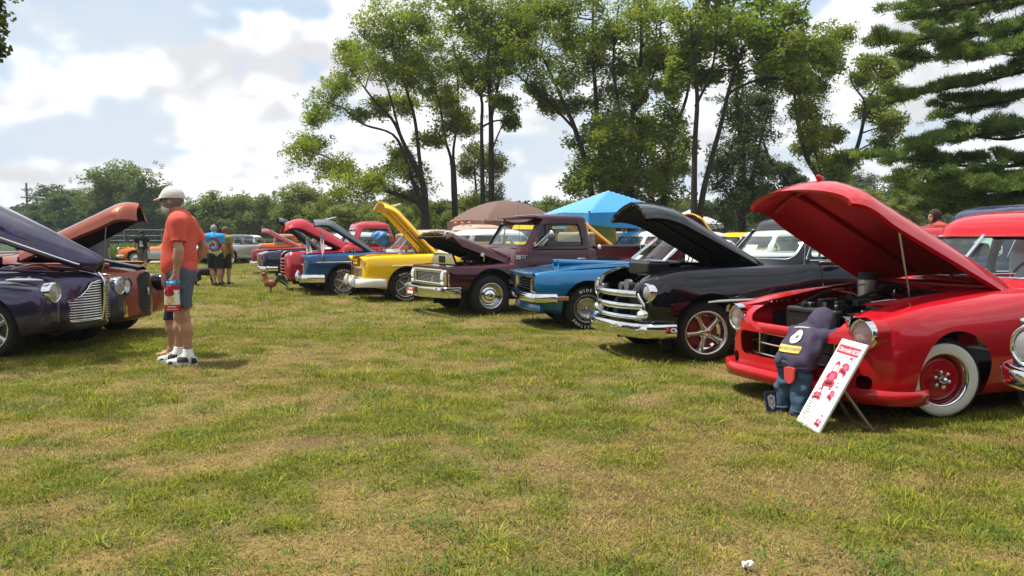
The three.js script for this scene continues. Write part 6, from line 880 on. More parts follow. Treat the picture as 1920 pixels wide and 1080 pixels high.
// far end of the right row
backCar({ px: 545, depth: 25.5, deg: 22, label: 'black car with square chrome grille and raised black bonnet, left of the crimson pickup', paint: P.darkblue, roof: paint([0.62, 0.68, 0.66]), open: 40, hood: P.black, hoodIn: M.black, seat: M.white,
  extra(g) { part('grille_surround', extrude(rounded([[-0.36, 0.46], [0.36, 0.46], [0.36, 0.9], [-0.36, 0.9]], 0.05), 0.08, 0.01, [rounded([[-0.29, 0.52], [0.29, 0.52], [0.29, 0.84], [-0.29, 0.84]], 0.03)]).rotateY(PI / 2).translate(0.92, 0, 0), M.chrome, g); part('grille_back', box(0.04, 0.34, 0.6, 0.95, 0.68, 0, 0.01), M.black, g); for (let i = 0; i < 7; i++) part('grille_bar', box(0.02, 0.32, 0.012, 0.985, 0.68, lerp(-0.24, 0.24, i / 6), 0.004), M.dullChrome, g); } });
backCar({ px: 520, depth: 31, deg: 16, label: 'oxblood car with thin flat bonnet raised, left of the black square-grilled car', paint: P.oxblood, roof: P.oxblood, open: 27, hood: P.oxblood, hoodIn: P.oxblood, glass: null });
{ // orange open roadster with white tyres, side on
  const p = ground(478, 492);
  car({ small: true, name: 'hot_rod', label: 'small orange roadster with thick whitewall tyres and exposed engine at the far lane', pos: [p.x, 0, p.z], turn: PI + 0.12, wb: 2.5, R: 0.34, arch: 0, noArch: true, paint: P.orange, trackHalf: 0.7, st: [[0.2, 0.3, 0.42, 0.6, 0.92, 0.26, 0.96, 0.28], [0.1, 0.36, 0.4, 0.6, 0.98, 0.3, 1.02, 0.34], [-0.9, 0.46, 0.4, 0.6, 1.04, 0.4, 1.08, 0.44], [-1.2, 0.6, 0.4, 0.66, 1.06, 0.54, 1.1, 0.56], [-2.5, 0.62, 0.4, 0.66, 1.04, 0.55, 1.08, 0.58], [-2.9, 0.4, 0.44, 0.6, 0.9, 0.34, 0.94, 0.36]],
    cab: { y0: 1.06, y1: 1.5, crown: 0.1, f0: -1.05, f1: -1.15, r0: -2.4, r1: -2.3, w0: 0.58, w1: 0.54, screen: [[-0.5, 1.12], [0.5, 1.12], [0.46, 1.46], [-0.46, 1.46]], side: [[[-1.2, 1.1], [-1.25, 1.46], [-2.1, 1.46], [-2.15, 1.1]]] }, wheels: { type: 'cap', rim: 0.19, white: [0.2, 0.3], W: 0.18, cap: M.alu },
    extra(g) { part('engine_block', [box(0.6, 0.4, 0.4, -0.2, 0.7, 0, 0.05)], M.dullChrome, g); part('exhaust_pipe', [-1, 1].map(s => bar([[0.0, 0.6, s * 0.3], [-0.3, 0.5, s * 0.55], [-1.6, 0.45, s * 0.62]], 0.045, 8)), M.chrome, g); part('front_axle', bar([[0, 0.34, -0.7], [0, 0.34, 0.7]], 0.035, 8), M.chrome, g); for (const s of [-1, 1]) { part('front_wing', grid((u, v) => { const a = lerp(0.3, PI - 0.1, u); return [cos(a) * 0.4, 0.34 + sin(a) * 0.4, s * lerp(0.58, 0.82, v)]; }, 12, 3), P.orange, g); headlight(g, 0.3, 0.8, s * 0.42, 0.08); } } });
}
backCar({ px: 262, depth: 43, deg: 6, nose: -1, label: 'low orange and silver two-tone car parked broadside on the far lane', paint: P.orange, roof: P.orange, st: [[0.95, 0.5, 0.4, 0.5, 0.62, 0.46, 0.66, 0.5], [0.8, 0.84, 0.3, 0.5, 0.74, 0.76, 0.8], [0, 0.92, 0.24, 0.54, 0.84, 0.8, 0.9], [-2.6, 0.92, 0.24, 0.54, 0.88, 0.8, 0.92], [-4.1, 0.8, 0.36, 0.54, 0.8, 0.66, 0.84]], cab: { y0: 0.86, y1: 1.16, crown: 0.14 , screen: [[-0.66, 0.92], [0.66, 0.92], [0.58, 1.14], [-0.58, 1.14]], back: [[-0.6, 0.92], [0.6, 0.92], [0.52, 1.14], [-0.52, 1.14]], side: [[[-1.3, 0.9], [-1.52, 1.14], [-2.0, 1.15], [-2.0, 0.9]], [[-2.1, 0.9], [-2.1, 1.15], [-2.7, 1.14], [-2.95, 0.9]]] },
  extra(g) { part('lower_flank', [-1, 1].map(s => grid((u, v) => { const x = lerp(-0.45, -2.45, u); return [x, lerp(0.26, 0.72, v), s * (0.925 + 0.012 * sin(v * PI) - 0.03 * pow(v, 3))]; }, 24, 6)), P.silver, g); part('bonnet', box(1.6, 0.05, 1.4, 0.05, 0.87, 0, 0.02).rotateZ(-0.04), P.orange, g); } });
backCar({ px: 407, depth: 42, deg: 78, label: 'silver-grey modern car on the far lane behind the tie-dye shirt', name: 'parked_car', paint: P.silver, roof: paint([0.05, 0.055, 0.06]), wheels: { type: 'cap', rim: 0.23, W: 0.2 } });
backCar({ px: 436, depth: 46, deg: 84, label: 'white car seen end on, right of the tie-dye shirt at the far lane', name: 'parked_car', paint: P.white });
// second row, behind the right row
backCar({ px: 800, depth: 24, deg: 35, kind: 'truck', cat: 'truck', name: 'vintage_truck', label: 'faded coral truck with roof lamps, half hidden between the yellow and maroon bonnets', paint: P.coral, roof: paint([0.5, 0.36, 0.28]), open: 18, hood: P.crimson, extra(g) { part('roof_marker', [-0.4, 0, 0.4].map(z => ball(0.05, -1.25, 1.82, z, 1, 0.8, 1.3, 10)), M.amber, g); } });
backCar({ px: 905, depth: 21.5, deg: 30, kind: 'truck', cat: 'van', name: 'panel_van', label: 'bright yellow high-roofed vehicle behind the maroon pickup cab', paint: P.yellow, roof: P.yellow, cab: { y1: 1.72, r0: -4.2, r1: -4.0, crown: 0.16 } });
backCar({ px: 1092, depth: 20.5, deg: 22, label: 'white-roofed car with gold-orange raised bonnet under the blue canopy', paint: paint([0.62, 0.36, 0.05]), roof: P.white, open: 36, hood: paint([0.66, 0.33, 0.04]), hoodIn: paint([0.5, 0.24, 0.03]), extra(g) { part('hood_pole', [bar([[0.1, 0.9, -0.5], [0.12, 1.75, -0.5]], 0.03, 8), ball(0.06, 0.16, 1.62, -0.42, 1, 1, 1, 10)], M.white, g); } });
backCar({ px: 1190, depth: 23, deg: 20, label: 'white hardtop behind the blue convertible windscreen', paint: P.white, roof: P.white });
backCar({ px: 1025, depth: 23.5, deg: 20, label: 'white car seen through the maroon pickup cab window', paint: P.white, roof: P.white });
backCar({ px: 1325, depth: 19, deg: 20, label: 'white car behind the black coupe bonnet', paint: P.white, roof: P.white, seat: M.white });
backCar({ px: 1300, depth: 26, deg: 25, label: 'yellow car with raised yellow bonnet and purple engine bay, under the forked stems', paint: P.yellow, open: 48, hood: P.yellow, hoodIn: paint([0.06, 0.01, 0.03]) });
backCar({ px: 1180, depth: 26.5, deg: 22, kind: 'truck', cat: 'truck', name: 'vintage_truck', label: 'dark red truck body under the far edge of the blue canopy', paint: P.crimson, roof: P.crimson });
backCar({ px: 1560, depth: 12.5, deg: 18, label: 'crimson car glimpsed through the black coupe cabin windows', paint: P.crimson, roof: P.crimson });
backCar({ px: 1690, depth: 12.6, deg: 15, label: 'dark blue car whose tall roof rises behind the red coupe roof', paint: P.darkblue, roof: paint([0.02, 0.03, 0.075]), cab: { y1: 1.66, crown: 0.24, r0: -4.2, r1: -3.4 } });
{ const d = 21, p = at(1735, 447, d), g = thing('hatchback', 'white car with its rear boot lid raised, under the pine boughs', 'car', [p.x, 0, -d], PI * 0.9);
  part('body', loft(ST.saloon, 30, 2).geo, P.white, g); for (const x of [0, -2.85]) for (const s of [-1, 1]) wheel(g, x, s * 0.72, { R: 0.33, rim: 0.2, type: 'cap' });
  const S = cabinShape(CAB.saloon); part('cabin_roof', S.solid(0, 48), P.white, g); part('side_window', [-1, 1].map(s => grid((u, v) => { const x = lerp(-1.4, -2.8, u), y = lerp(1.08, 1.38, v); return [x, y, s * (S.sideZ(x, y) + 0.006)]; }, 10, 4)), M.gloss, g);
  const h = hood(g, { x: 0, y: 0, L: 1.25, w: s => lerp(0.66, 0.6, s), crown: s => 0.16, lip: 0.34, lipStart: 0.5, ang: 0, mat: P.white, inner: M.black, thick: 0.05 }); h.name = 'boot_lid'; h.children[0].name = 'lid_liner'; h.position.set(0.0, 1.05, 0); h.rotation.set(0, 0, 55 * PI / 180); }
// nearest car: only a headlight, a trim tip and a bumper end show at the right edge
{
  const g0 = at(1946, 650, 4.55), turn = PI + 20 * PI / 180;
  const g = thing('nearest_car', 'car at the right edge showing only a chrome headlight and bumper end', 'car', [g0.x + 0.72 * cos(0.35) - 0.70 * sin(0.35) * -1 * -1, 0, g0.z], turn); g.position.set(g0.x - (0.86 * cos(turn) + -0.70 * sin(turn)), 0, g0.z - (-0.86 * sin(turn) - 0.70 * cos(turn)));
  // set so that the near headlight stands at the frame edge: the far one (+z) is the one in view
  const off = new THREE.Vector3(0.86, 0, 0.70).applyAxisAngle(V(0, 1, 0), turn); g.position.set(g0.x - off.x, 0, g0.z - off.z);
  part('body', loft(ST.saloon, 44, 4).geo, P.darkblue, g); const S = cabinShape(CAB.saloon); part('cabin_roof', S.solid(0.0, 64), P.darkblue, g);
  for (const x of [0, -2.85]) for (const s of [-1, 1]) wheel(g, x, s * 0.72, { R: 0.33, rim: 0.2, type: 'cap' });
  for (const s of [-1, 1]) { headlight(g, 0.90, 0.735, s * 0.70, 0.105); part('headlight_brow', ball(0.05, 0, 0, 0, 2.4, 0.5, 1.1, 14).translate(0.88, 0.885, s * 0.70), M.chrome, g); }
  part('bumper', sweep([[0.45, 0.55, 0.98], [0.80, 0.55, 0.93], [1.0, 0.55, 0.6], [1.04, 0.55, 0], [1.0, 0.55, -0.6], [0.80, 0.55, -0.93], [0.45, 0.55, -0.98]], oval(0.08, 0.13, 12)), M.chrome, g);
}
// ---------- bodies: tapered capsules joined by a smooth minimum, meshed with surface nets ----------
const smin = (a, b, k) => { const h = max(k - abs(a - b), 0) / k; return min(a, b) - h * h * k * 0.25; };
function bone(a, b, ra, rb, sz = 1) { const ax = a[0], ay = a[1], az = a[2], dx = b[0] - ax, dy = b[1] - ay, dz = b[2] - az, L = dx * dx + dy * dy + dz * dz || 1e-9; return (x, y, z) => { const t = clamp(((x - ax) * dx + (y - ay) * dy + (z - az) * dz) / L), ex = x - ax - dx * t, ey = y - ay - dy * t, ez = (z - az - dz * t) / sz; return sqrt(ex * ex + ey * ey + ez * ez) - lerp(ra, rb, t); }; }
function egg(c, r) { const m = min(...r); return (x, y, z) => { const X = (x - c[0]) / r[0], Y = (y - c[1]) / r[1], Z = (z - c[2]) / r[2]; return (sqrt(X * X + Y * Y + Z * Z) - 1) * m; }; }
const join = (k, ...f) => (x, y, z) => { let d = f[0](x, y, z); for (let i = 1; i < f.length; i++) d = smin(d, f[i](x, y, z), k); return d; };
const cutBy = (f, ...h) => (x, y, z) => { let d = f(x, y, z); for (const q of h) d = max(d, q(x, y, z)); return d; };
function net(f, lo, hi, c) {
  const n = [0, 1, 2].map(i => max(2, Math.ceil((hi[i] - lo[i]) / c) + 1)), [nx, ny, nz] = n, F = new Float32Array(nx * ny * nz), id = (i, j, k) => (k * ny + j) * nx + i;
  const B = 4, far = c * 7.5; for (let K = 0; K < nz; K += B) for (let J = 0; J < ny; J += B) for (let I = 0; I < nx; I += B) {   // whole blocks far from the surface need one sample
    const d = f(lo[0] + (I + 1.5) * c, lo[1] + (J + 1.5) * c, lo[2] + (K + 1.5) * c), skip = abs(d) > far;
    for (let k = K; k < min(nz, K + B); k++) for (let j = J; j < min(ny, J + B); j++) for (let i = I; i < min(nx, I + B); i++) F[id(i, j, k)] = skip ? d : f(lo[0] + i * c, lo[1] + j * c, lo[2] + k * c);
  }
  const cell = new Int32Array(nx * ny * nz).fill(-1), pos = [], nor = [], idx = [], E = [[0, 1], [2, 3], [4, 5], [6, 7], [0, 2], [1, 3], [4, 6], [5, 7], [0, 4], [1, 5], [2, 6], [3, 7]];
  for (let k = 0; k < nz - 1; k++) for (let j = 0; j < ny - 1; j++) for (let i = 0; i < nx - 1; i++) {
    const v = []; let s = 0; for (let q = 0; q < 8; q++) { v.push(F[id(i + (q & 1), j + (q >> 1 & 1), k + (q >> 2))]); if (v[q] < 0) s++; } if (s === 0 || s === 8) continue;
    let x = 0, y = 0, z = 0, m = 0; for (const [a, b] of E) if ((v[a] < 0) !== (v[b] < 0)) { const t = v[a] / (v[a] - v[b]); x += lerp(a & 1, b & 1, t); y += lerp(a >> 1 & 1, b >> 1 & 1, t); z += lerp(a >> 2, b >> 2, t); m++; }
    cell[id(i, j, k)] = pos.length / 3; const X = lo[0] + (i + x / m) * c, Y = lo[1] + (j + y / m) * c, Z = lo[2] + (k + z / m) * c, e = c * 0.5; pos.push(X, Y, Z);
    const g = V(f(X + e, Y, Z) - f(X - e, Y, Z), f(X, Y + e, Z) - f(X, Y - e, Z), f(X, Y, Z + e) - f(X, Y, Z - e)).normalize(); nor.push(g.x, g.y, g.z);
  }
  const Q = (a, b, c2, d, fl) => { if (min(a, b, c2, d) < 0) return; fl ? idx.push(a, b, c2, a, c2, d) : idx.push(a, c2, b, a, d, c2); };
  for (let k = 1; k < nz - 1; k++) for (let j = 1; j < ny - 1; j++) for (let i = 1; i < nx - 1; i++) { const s = F[id(i, j, k)] < 0; if (s !== F[id(i + 1, j, k)] < 0) Q(cell[id(i, j - 1, k - 1)], cell[id(i, j, k - 1)], cell[id(i, j, k)], cell[id(i, j - 1, k)], s); if (s !== F[id(i, j + 1, k)] < 0) Q(cell[id(i - 1, j, k - 1)], cell[id(i - 1, j, k)], cell[id(i, j, k)], cell[id(i, j, k - 1)], s); if (s !== F[id(i, j, k + 1)] < 0) Q(cell[id(i - 1, j - 1, k)], cell[id(i, j - 1, k)], cell[id(i, j, k)], cell[id(i - 1, j, k)], s); }
  const g = new THREE.BufferGeometry(); g.setAttribute('position', new THREE.Float32BufferAttribute(pos, 3)); g.setAttribute('normal', new THREE.Float32BufferAttribute(nor, 3)); g.setIndex(idx); return g;
}
const cloth = (c, o = {}) => { const R = RNG(6), t = canvas(128, 128, g => { g.fillStyle = '#e8e8e8'; g.fillRect(0, 0, 128, 128); for (let i = 0; i < 2600; i++) { const v = 222 + R() * 33 | 0; g.fillStyle = `rgb(${v},${v},${v})`; g.fillRect(R() * 128, R() * 128, 1 + R() * 3, 1 + R() * 2); } }); t.wrapS = t.wrapT = THREE.RepeatWrapping; return std(c, 0.9, { map: t, ...o }); };
const flatUV = (g, fx, fy) => { const P = g.attributes.position, u = new Float32Array(P.count * 2); for (let i = 0; i < P.count; i++) { u[2 * i] = fx(P.getX(i), P.getY(i), P.getZ(i)); u[2 * i + 1] = fy(P.getX(i), P.getY(i), P.getZ(i)); } g.setAttribute('uv', new THREE.BufferAttribute(u, 2)); return g; };
const metreUV = g => flatUV(g, (x, y, z) => (x + z) * 3, (x, y) => y * 3);
const folds = (f, amp, fx, fy) => (x, y, z) => f(x, y, z) + amp * (vnoise(x * fx + z * fx * 1.3 + 9, y * fy + z * 3) - 0.5);

// p: pose; faces +x, right side +z, feet on y = 0
function person(o) {
  const root = thing('person', o.label, 'person', o.pos, o.turn), c = o.cell ?? 0.014, k = o.build ?? 1, J = {
    hipL: [0, 0.98, -0.10], hipR: [0, 0.98, 0.10], kneeL: [0.02, 0.53, -0.11], kneeR: [0.03, 0.53, 0.11], ankL: [-0.03, 0.10, -0.12], ankR: [0.0, 0.10, 0.12], shL: [-0.02, 1.52, -0.20], shR: [-0.02, 1.52, 0.20], elL: [-0.03, 1.22, -0.27], elR: [-0.03, 1.22, 0.27], wrL: [0.06, 0.98, -0.27], wrR: [0.06, 0.98, 0.27], head: [0.035, 1.735, 0], chest: [0, 1.36, 0], belly: [0.045, 1.14, 0], neck: [-0.015, 1.57, 0], ...o.J };
  const add = (a, b) => a.map((v, i) => v + b[i]), mixp = (a, b, t) => a.map((v, i) => lerp(v, b[i], t));
  const legs = ['L', 'R'].map(s => join(0.05, bone(J['hip' + s], J['knee' + s], 0.098 * k, 0.060 * k), bone(J['knee' + s], mixp(J['knee' + s], J['ank' + s], 0.32), 0.058 * k, 0.066 * k), bone(add(mixp(J['knee' + s], J['ank' + s], 0.3), [-0.018, 0, 0]), J['ank' + s], 0.062 * k, 0.040 * k)));
  const toes = s => add(J['ank' + s], [0.16, -0.065, s === 'L' ? -0.02 : 0.02]);
  const feet = ['L', 'R'].map(s => join(0.04, bone(add(J['ank' + s], [-0.04, -0.055, 0]), toes(s), 0.042, 0.034), bone(J['ank' + s], add(J['ank' + s], [0.02, -0.05, 0]), 0.042, 0.045)));
  const arms = ['L', 'R'].map(s => join(0.04, bone(J['sh' + s], J['el' + s], 0.060 * k, 0.046 * k), bone(J['el' + s], mixp(J['el' + s], J['wr' + s], 0.3), 0.046 * k, 0.048 * k), bone(mixp(J['el' + s], J['wr' + s], 0.25), J['wr' + s], 0.047 * k, 0.030 * k)));
  const torso = join(0.09, egg(J.chest, [0.135 * k, 0.22, 0.185 * k]), egg(J.belly, [0.155 * k * (o.belly ?? 1), 0.19, 0.175 * k]), egg([0, 0.98, 0], [0.135 * k, 0.14, 0.185 * k]), bone(J.shL, J.shR, 0.065 * k, 0.065 * k), bone(add(J.neck, [-0.01, -0.06, 0]), J.neck, 0.085, 0.06));
  const H = J.head, yaw = o.headYaw ?? 0, cy = cos(yaw), sy = sin(yaw), hl = (x, y, z) => [(x - H[0]) * cy - (z - H[2]) * sy, y - H[1], (x - H[0]) * sy + (z - H[2]) * cy];
  const skull = join(0.03, egg([-0.012, 0.03, 0], [0.102, 0.105, 0.078]), egg([0.03, -0.045, 0], [0.066, 0.085, 0.062]), bone([0.06, -0.085, 0], [0.045, -0.095, 0], 0.03, 0.034), bone([0.092, 0.005, 0], [0.112, -0.03, 0], 0.011, 0.017), bone([0.08, -0.068, -0.018], [0.08, -0.068, 0.018], 0.016, 0.016), bone([0.083, 0.025, -0.03], [0.083, 0.025, 0.03], 0.012, 0.012));
  const ears = join(0.01, egg([-0.012, -0.005, -0.08], [0.022, 0.032, 0.012]), egg([-0.012, -0.005, 0.08], [0.022, 0.032, 0.012]));
  const eyes = (x, y, z) => min(hypot(x - 0.082, y - 0.008, z - 0.032) - 0.014, hypot(x - 0.082, y - 0.008, z + 0.032) - 0.014);
  const headF = (x, y, z) => { const q = hl(x, y, z); return max(smin(skull(...q), ears(...q), 0.012), -(eyes(...q) - 0.001)); };
  const neck = bone(add(J.neck, [0, -0.03, 0]), add(H, [-0.03, -0.06, 0]), 0.064 * k, 0.056);
  // hands: palm, four bent fingers of unequal length, thumb from the side of the palm
  const hand = s => { const w = J['wr' + s], e = J['el' + s], d = V(w[0] - e[0], w[1] - e[1], w[2] - e[2]).normalize(), out = V(0, 0, s === 'L' ? -1 : 1), fw = V(1, 0, 0).addScaledVector(d, -d.x).normalize(), side = d.clone().cross(fw); if (side.dot(out) < 0) side.negate(); const P = (a, b, q) => [w[0] + d.x * a + fw.x * b + side.x * q, w[1] + d.y * a + fw.y * b + side.y * q, w[2] + d.z * a + fw.z * b + side.z * q];
    const curl = o.curl?.[s] ?? 0.5, fs = [join(0.02, bone(P(0.0, 0, 0), P(0.075, 0.012, 0), 0.027, 0.026), bone(P(0.03, 0.025, 0), P(0.08, 0.032, 0), 0.018, 0.016), bone(P(0.03, -0.02, 0), P(0.08, -0.026, 0), 0.018, 0.015))];
    [[0.034, 0.040, 1], [0.012, 0.045, 1.06], [-0.010, 0.042, 1], [-0.030, 0.034, 0.85]].forEach(([b, l, m]) => { const p0 = P(0.085, b, 0), p1 = P(0.085 + l * cos(curl * 0.8), b, -l * sin(curl * 0.8)), p2 = P(0.085 + l * cos(curl * 0.8) + 0.028 * m * cos(curl * 2), b * 0.95, -l * sin(curl * 0.8) - 0.028 * m * sin(curl * 2)), p3 = P(0.085 + l * cos(curl * 0.8) + 0.028 * m * cos(curl * 2) + 0.02 * cos(curl * 3), b * 0.9, -l * sin(curl * 0.8) - 0.028 * m * sin(curl * 2) - 0.02 * sin(curl * 3)); fs.push(join(0.006, bone(p0, p1, 0.0105, 0.0095), bone(p1, p2, 0.0095, 0.0085), bone(p2, p3, 0.0085, 0.0075))); });
    fs.push(join(0.01, bone(P(0.025, 0.03, -0.004), P(0.058, 0.058, -0.016), 0.015, 0.011), bone(P(0.058, 0.058, -0.016), P(0.088, 0.062, -0.03), 0.011, 0.009))); return join(0.012, ...fs); };
  const bodyF = join(0.035, torso, neck, ...legs, ...arms, ...(o.shoes ? [] : feet));
  const all = (x, y, z) => smin(bodyF(x, y, z), headF(x, y, z), 0.025);
  const parts = [net(o.fine ? (x, y, z) => max(all(x, y, z), y - (H[1] - 0.115)) : all, [-0.42, -0.02, -0.48], [0.45, 1.92, 0.48], c)];
  if (o.fine) parts.push(net((x, y, z) => max(all(x, y, z), H[1] - 0.125 - y), [H[0] - 0.16, H[1] - 0.15, -0.14], [H[0] + 0.17, H[1] + 0.17, 0.14], 0.005));
  for (const s of ['L', 'R']) { const f = hand(s), w = J['wr' + s]; parts.push(net(join(0.02, f, bone(mixp(J['el' + s], w, 0.8), w, 0.034, 0.029)), w.map(v => v - 0.16), w.map(v => v + 0.16), o.fine ? 0.004 : 0.009)); }
  part('body', parts, std(o.skin ?? [0.40, 0.205, 0.125], 0.6), root);
  if (o.fine) part('eye', [-1, 1].map(s => ball(0.013, 0.079, 0.008, s * 0.032, 1, 1, 1, 10)).map(g => g.rotateY(yaw * -1).translate(...H)), std([0.5, 0.5, 0.48], 0.2), root);
  // shirt with sleeves, hem and collar
  const sl = o.sleeve ?? 0.62, T = 0.016;
  const sleeves = ['L', 'R'].map(s => { const a = J['sh' + s], b = mixp(a, J['el' + s], sl), n = V(b[0] - a[0], b[1] - a[1], b[2] - a[2]).normalize(); return cutBy(bone(a, mixp(a, J['el' + s], 1), 0.076 * k + T * 0.6, 0.082 * k), (x, y, z) => (x - b[0]) * n.x + (y - b[1]) * n.y + (z - b[2]) * n.z); });
  const hem = o.hem ?? 0.93, shirt = folds(cutBy(join(0.06, (x, y, z) => torso(x, y, z) - T, egg(add(J.belly, [0.005, -0.08, 0]), [0.165 * k * (o.belly ?? 1), 0.22, 0.19 * k]), ...sleeves), (x, y, z) => hem + 0.02 * sin(z * 9 + x * 7) - y, (x, y, z) => 0.078 - hypot(x - J.neck[0], (y - J.neck[1] - 0.02) * 0.8, z)), 0.030, 4.2, 3.2), shirtF = (x, y, z) => shirt(x, y, z) + 0.0045 * sin(y * 24 + (x + z) * 13 + vnoise(x * 5 + 3, y * 5, z * 5) * 7) * smooth(1.5, 1.3, y);
  const sg = metreUV(net(shirtF, [-0.42, hem - 0.06, -0.5], [0.4, 1.68, 0.5], c)); if (o.shirtUV) flatUV(sg, ...o.shirtUV); part(o.shirtName ?? 't_shirt', sg, o.shirt, root);
  const kh = o.shortsEnd ?? 0.55, sh = folds(cutBy(join(0.045, egg([0, 0.98, 0], [0.158 * k, 0.16, 0.20 * k]), ...['L', 'R'].map(s => bone(J['hip' + s], J['knee' + s], 0.118 * k, 0.104 * k))), (x, y, z) => kh - y, (x, y, z) => y - 1.06), 0.016, 8, 5);
  part('shorts', metreUV(net(sh, [-0.35, kh - 0.05, -0.36], [0.38, 1.12, 0.36], c)), o.shorts, root);
  if (o.hair) { const hf = (x, y, z) => { const q = hl(x, y, z); return max(max(skull(...q) - 0.011 + 0.008 * (vnoise(q[0] * 60, q[1] * 60, q[2] * 60) - 0.5), q[0] * 0.9 - 0.055 - max(0, q[1] - 0.03) * 0.8), -q[1] - (o.hairLow ?? 0.07)); }; part('hair', net(hf, [H[0] - 0.17, H[1] - 0.16, -0.15], [H[0] + 0.17, H[1] + 0.17, 0.15], o.fine ? 0.006 : 0.009), std(o.hair, 0.9), root); }
  if (o.cap) { const cf = (x, y, z) => { const q = hl(x, y, z), d = max(skull(...q) - 0.0205, 0.028 - q[1] - 0.10 * q[0] * (q[0] > 0 ? 0.4 : 0.1)); const br = max((hypot((q[0] - 0.075) / 0.112, q[2] / 0.082) - 1) * 0.09, abs(q[1] - 0.043 + (q[0] - 0.08) * 0.36 + q[2] * q[2] * 2.2) - 0.006); return min(d, q[0] > 0.06 ? br : 1); }; part('cap', metreUV(net(cf, [H[0] - 0.22, H[1] - 0.07, -0.22], [H[0] + 0.24, H[1] + 0.19, 0.22], o.fine ? 0.005 : 0.009)), o.cap, root); }
  for (const s of ['L', 'R']) if (o.shoes) {
    const A = J['ank' + s], tx = toes(s), sf = cutBy(join(0.05, bone(add(A, [-0.05, -0.05, 0]), add(tx, [0.02, 0.0, 0]), 0.052, 0.044), bone(A, add(A, [0.03, -0.05, 0]), 0.052, 0.056)), (x, y, z) => y - 0.125 + max(0, x - A[0] - 0.02) * 0.3, (x, y) => 0.028 - y), nb = s === 'L' ? -1 : 1;
    part('shoe', net(sf, add(A, [-0.16, -0.12, -0.14]), add(A, [0.28, 0.08, 0.14]), o.fine ? 0.006 : 0.012), o.shoes, root).userData.label = undefined;
    const pts = Array.from({ length: 20 }, (_, i) => { const a = i / 20 * 2 * PI, t = cos(a); return [A[0] + 0.058 + t * 0.158, A[2] + nb * 0.012 + sin(a) * (0.052 + 0.008 * t)]; }); part('sole', alongY(pts, 0.0, 0.034), o.sole ?? M.white, root);
    if (o.shoeDark) part('shoe_panel', net(cutBy((x, y, z) => sf(x, y, z) - 0.004, (x, y, z) => min(max(abs(x - A[0] - 0.02 - y * 0.3) - 0.06, abs(y - 0.075) - 0.028), max(abs(x - A[0] + 0.075) - 0.028, abs(y - 0.06) - 0.03), max(abs(x - A[0] - 0.165) - 0.02, abs(y - 0.045) - 0.014)), (x, y, z) => 0.024 - abs(z - A[2])), add(A, [-0.16, -0.12, -0.14]), add(A, [0.28, 0.08, 0.14]), 0.005), o.shoeDark, root), part('laces', [0, 1, 2, 3].map(i => bar([[A[0] + 0.06 + i * 0.022, 0.118 - i * 0.013, A[2] - 0.026], [A[0] + 0.06 + i * 0.022, 0.127 - i * 0.013, A[2]], [A[0] + 0.06 + i * 0.022, 0.118 - i * 0.013, A[2] + 0.026]], 0.004, 5)), M.white, root);
    if (o.socks) part('sock', net(cutBy((x, y, z) => join(0.05, legs[s === 'L' ? 0 : 1], feet[s === 'L' ? 0 : 1])(x, y, z) - 0.006, (x, y) => y - 0.18, (x, y) => 0.07 - y), add(A, [-0.12, -0.06, -0.12]), add(A, [0.16, 0.14, 0.12]), 0.007), o.socks, root);
  } else if (o.sandals) { const A = J['ank' + s], pts = Array.from({ length: 16 }, (_, i) => { const a = i / 16 * 2 * PI; return [A[0] + 0.06 + cos(a) * 0.145, A[2] + sin(a) * 0.05]; }); part('sandal', [alongY(pts, 0.0, 0.022), bar([[A[0] + 0.07, 0.03, A[2] - 0.05], [A[0] + 0.11, 0.068, A[2]], [A[0] + 0.07, 0.03, A[2] + 0.05]], 0.010, 6)], o.sandals, root); }
  o.extra?.(root, J, hl);
  return root;
}
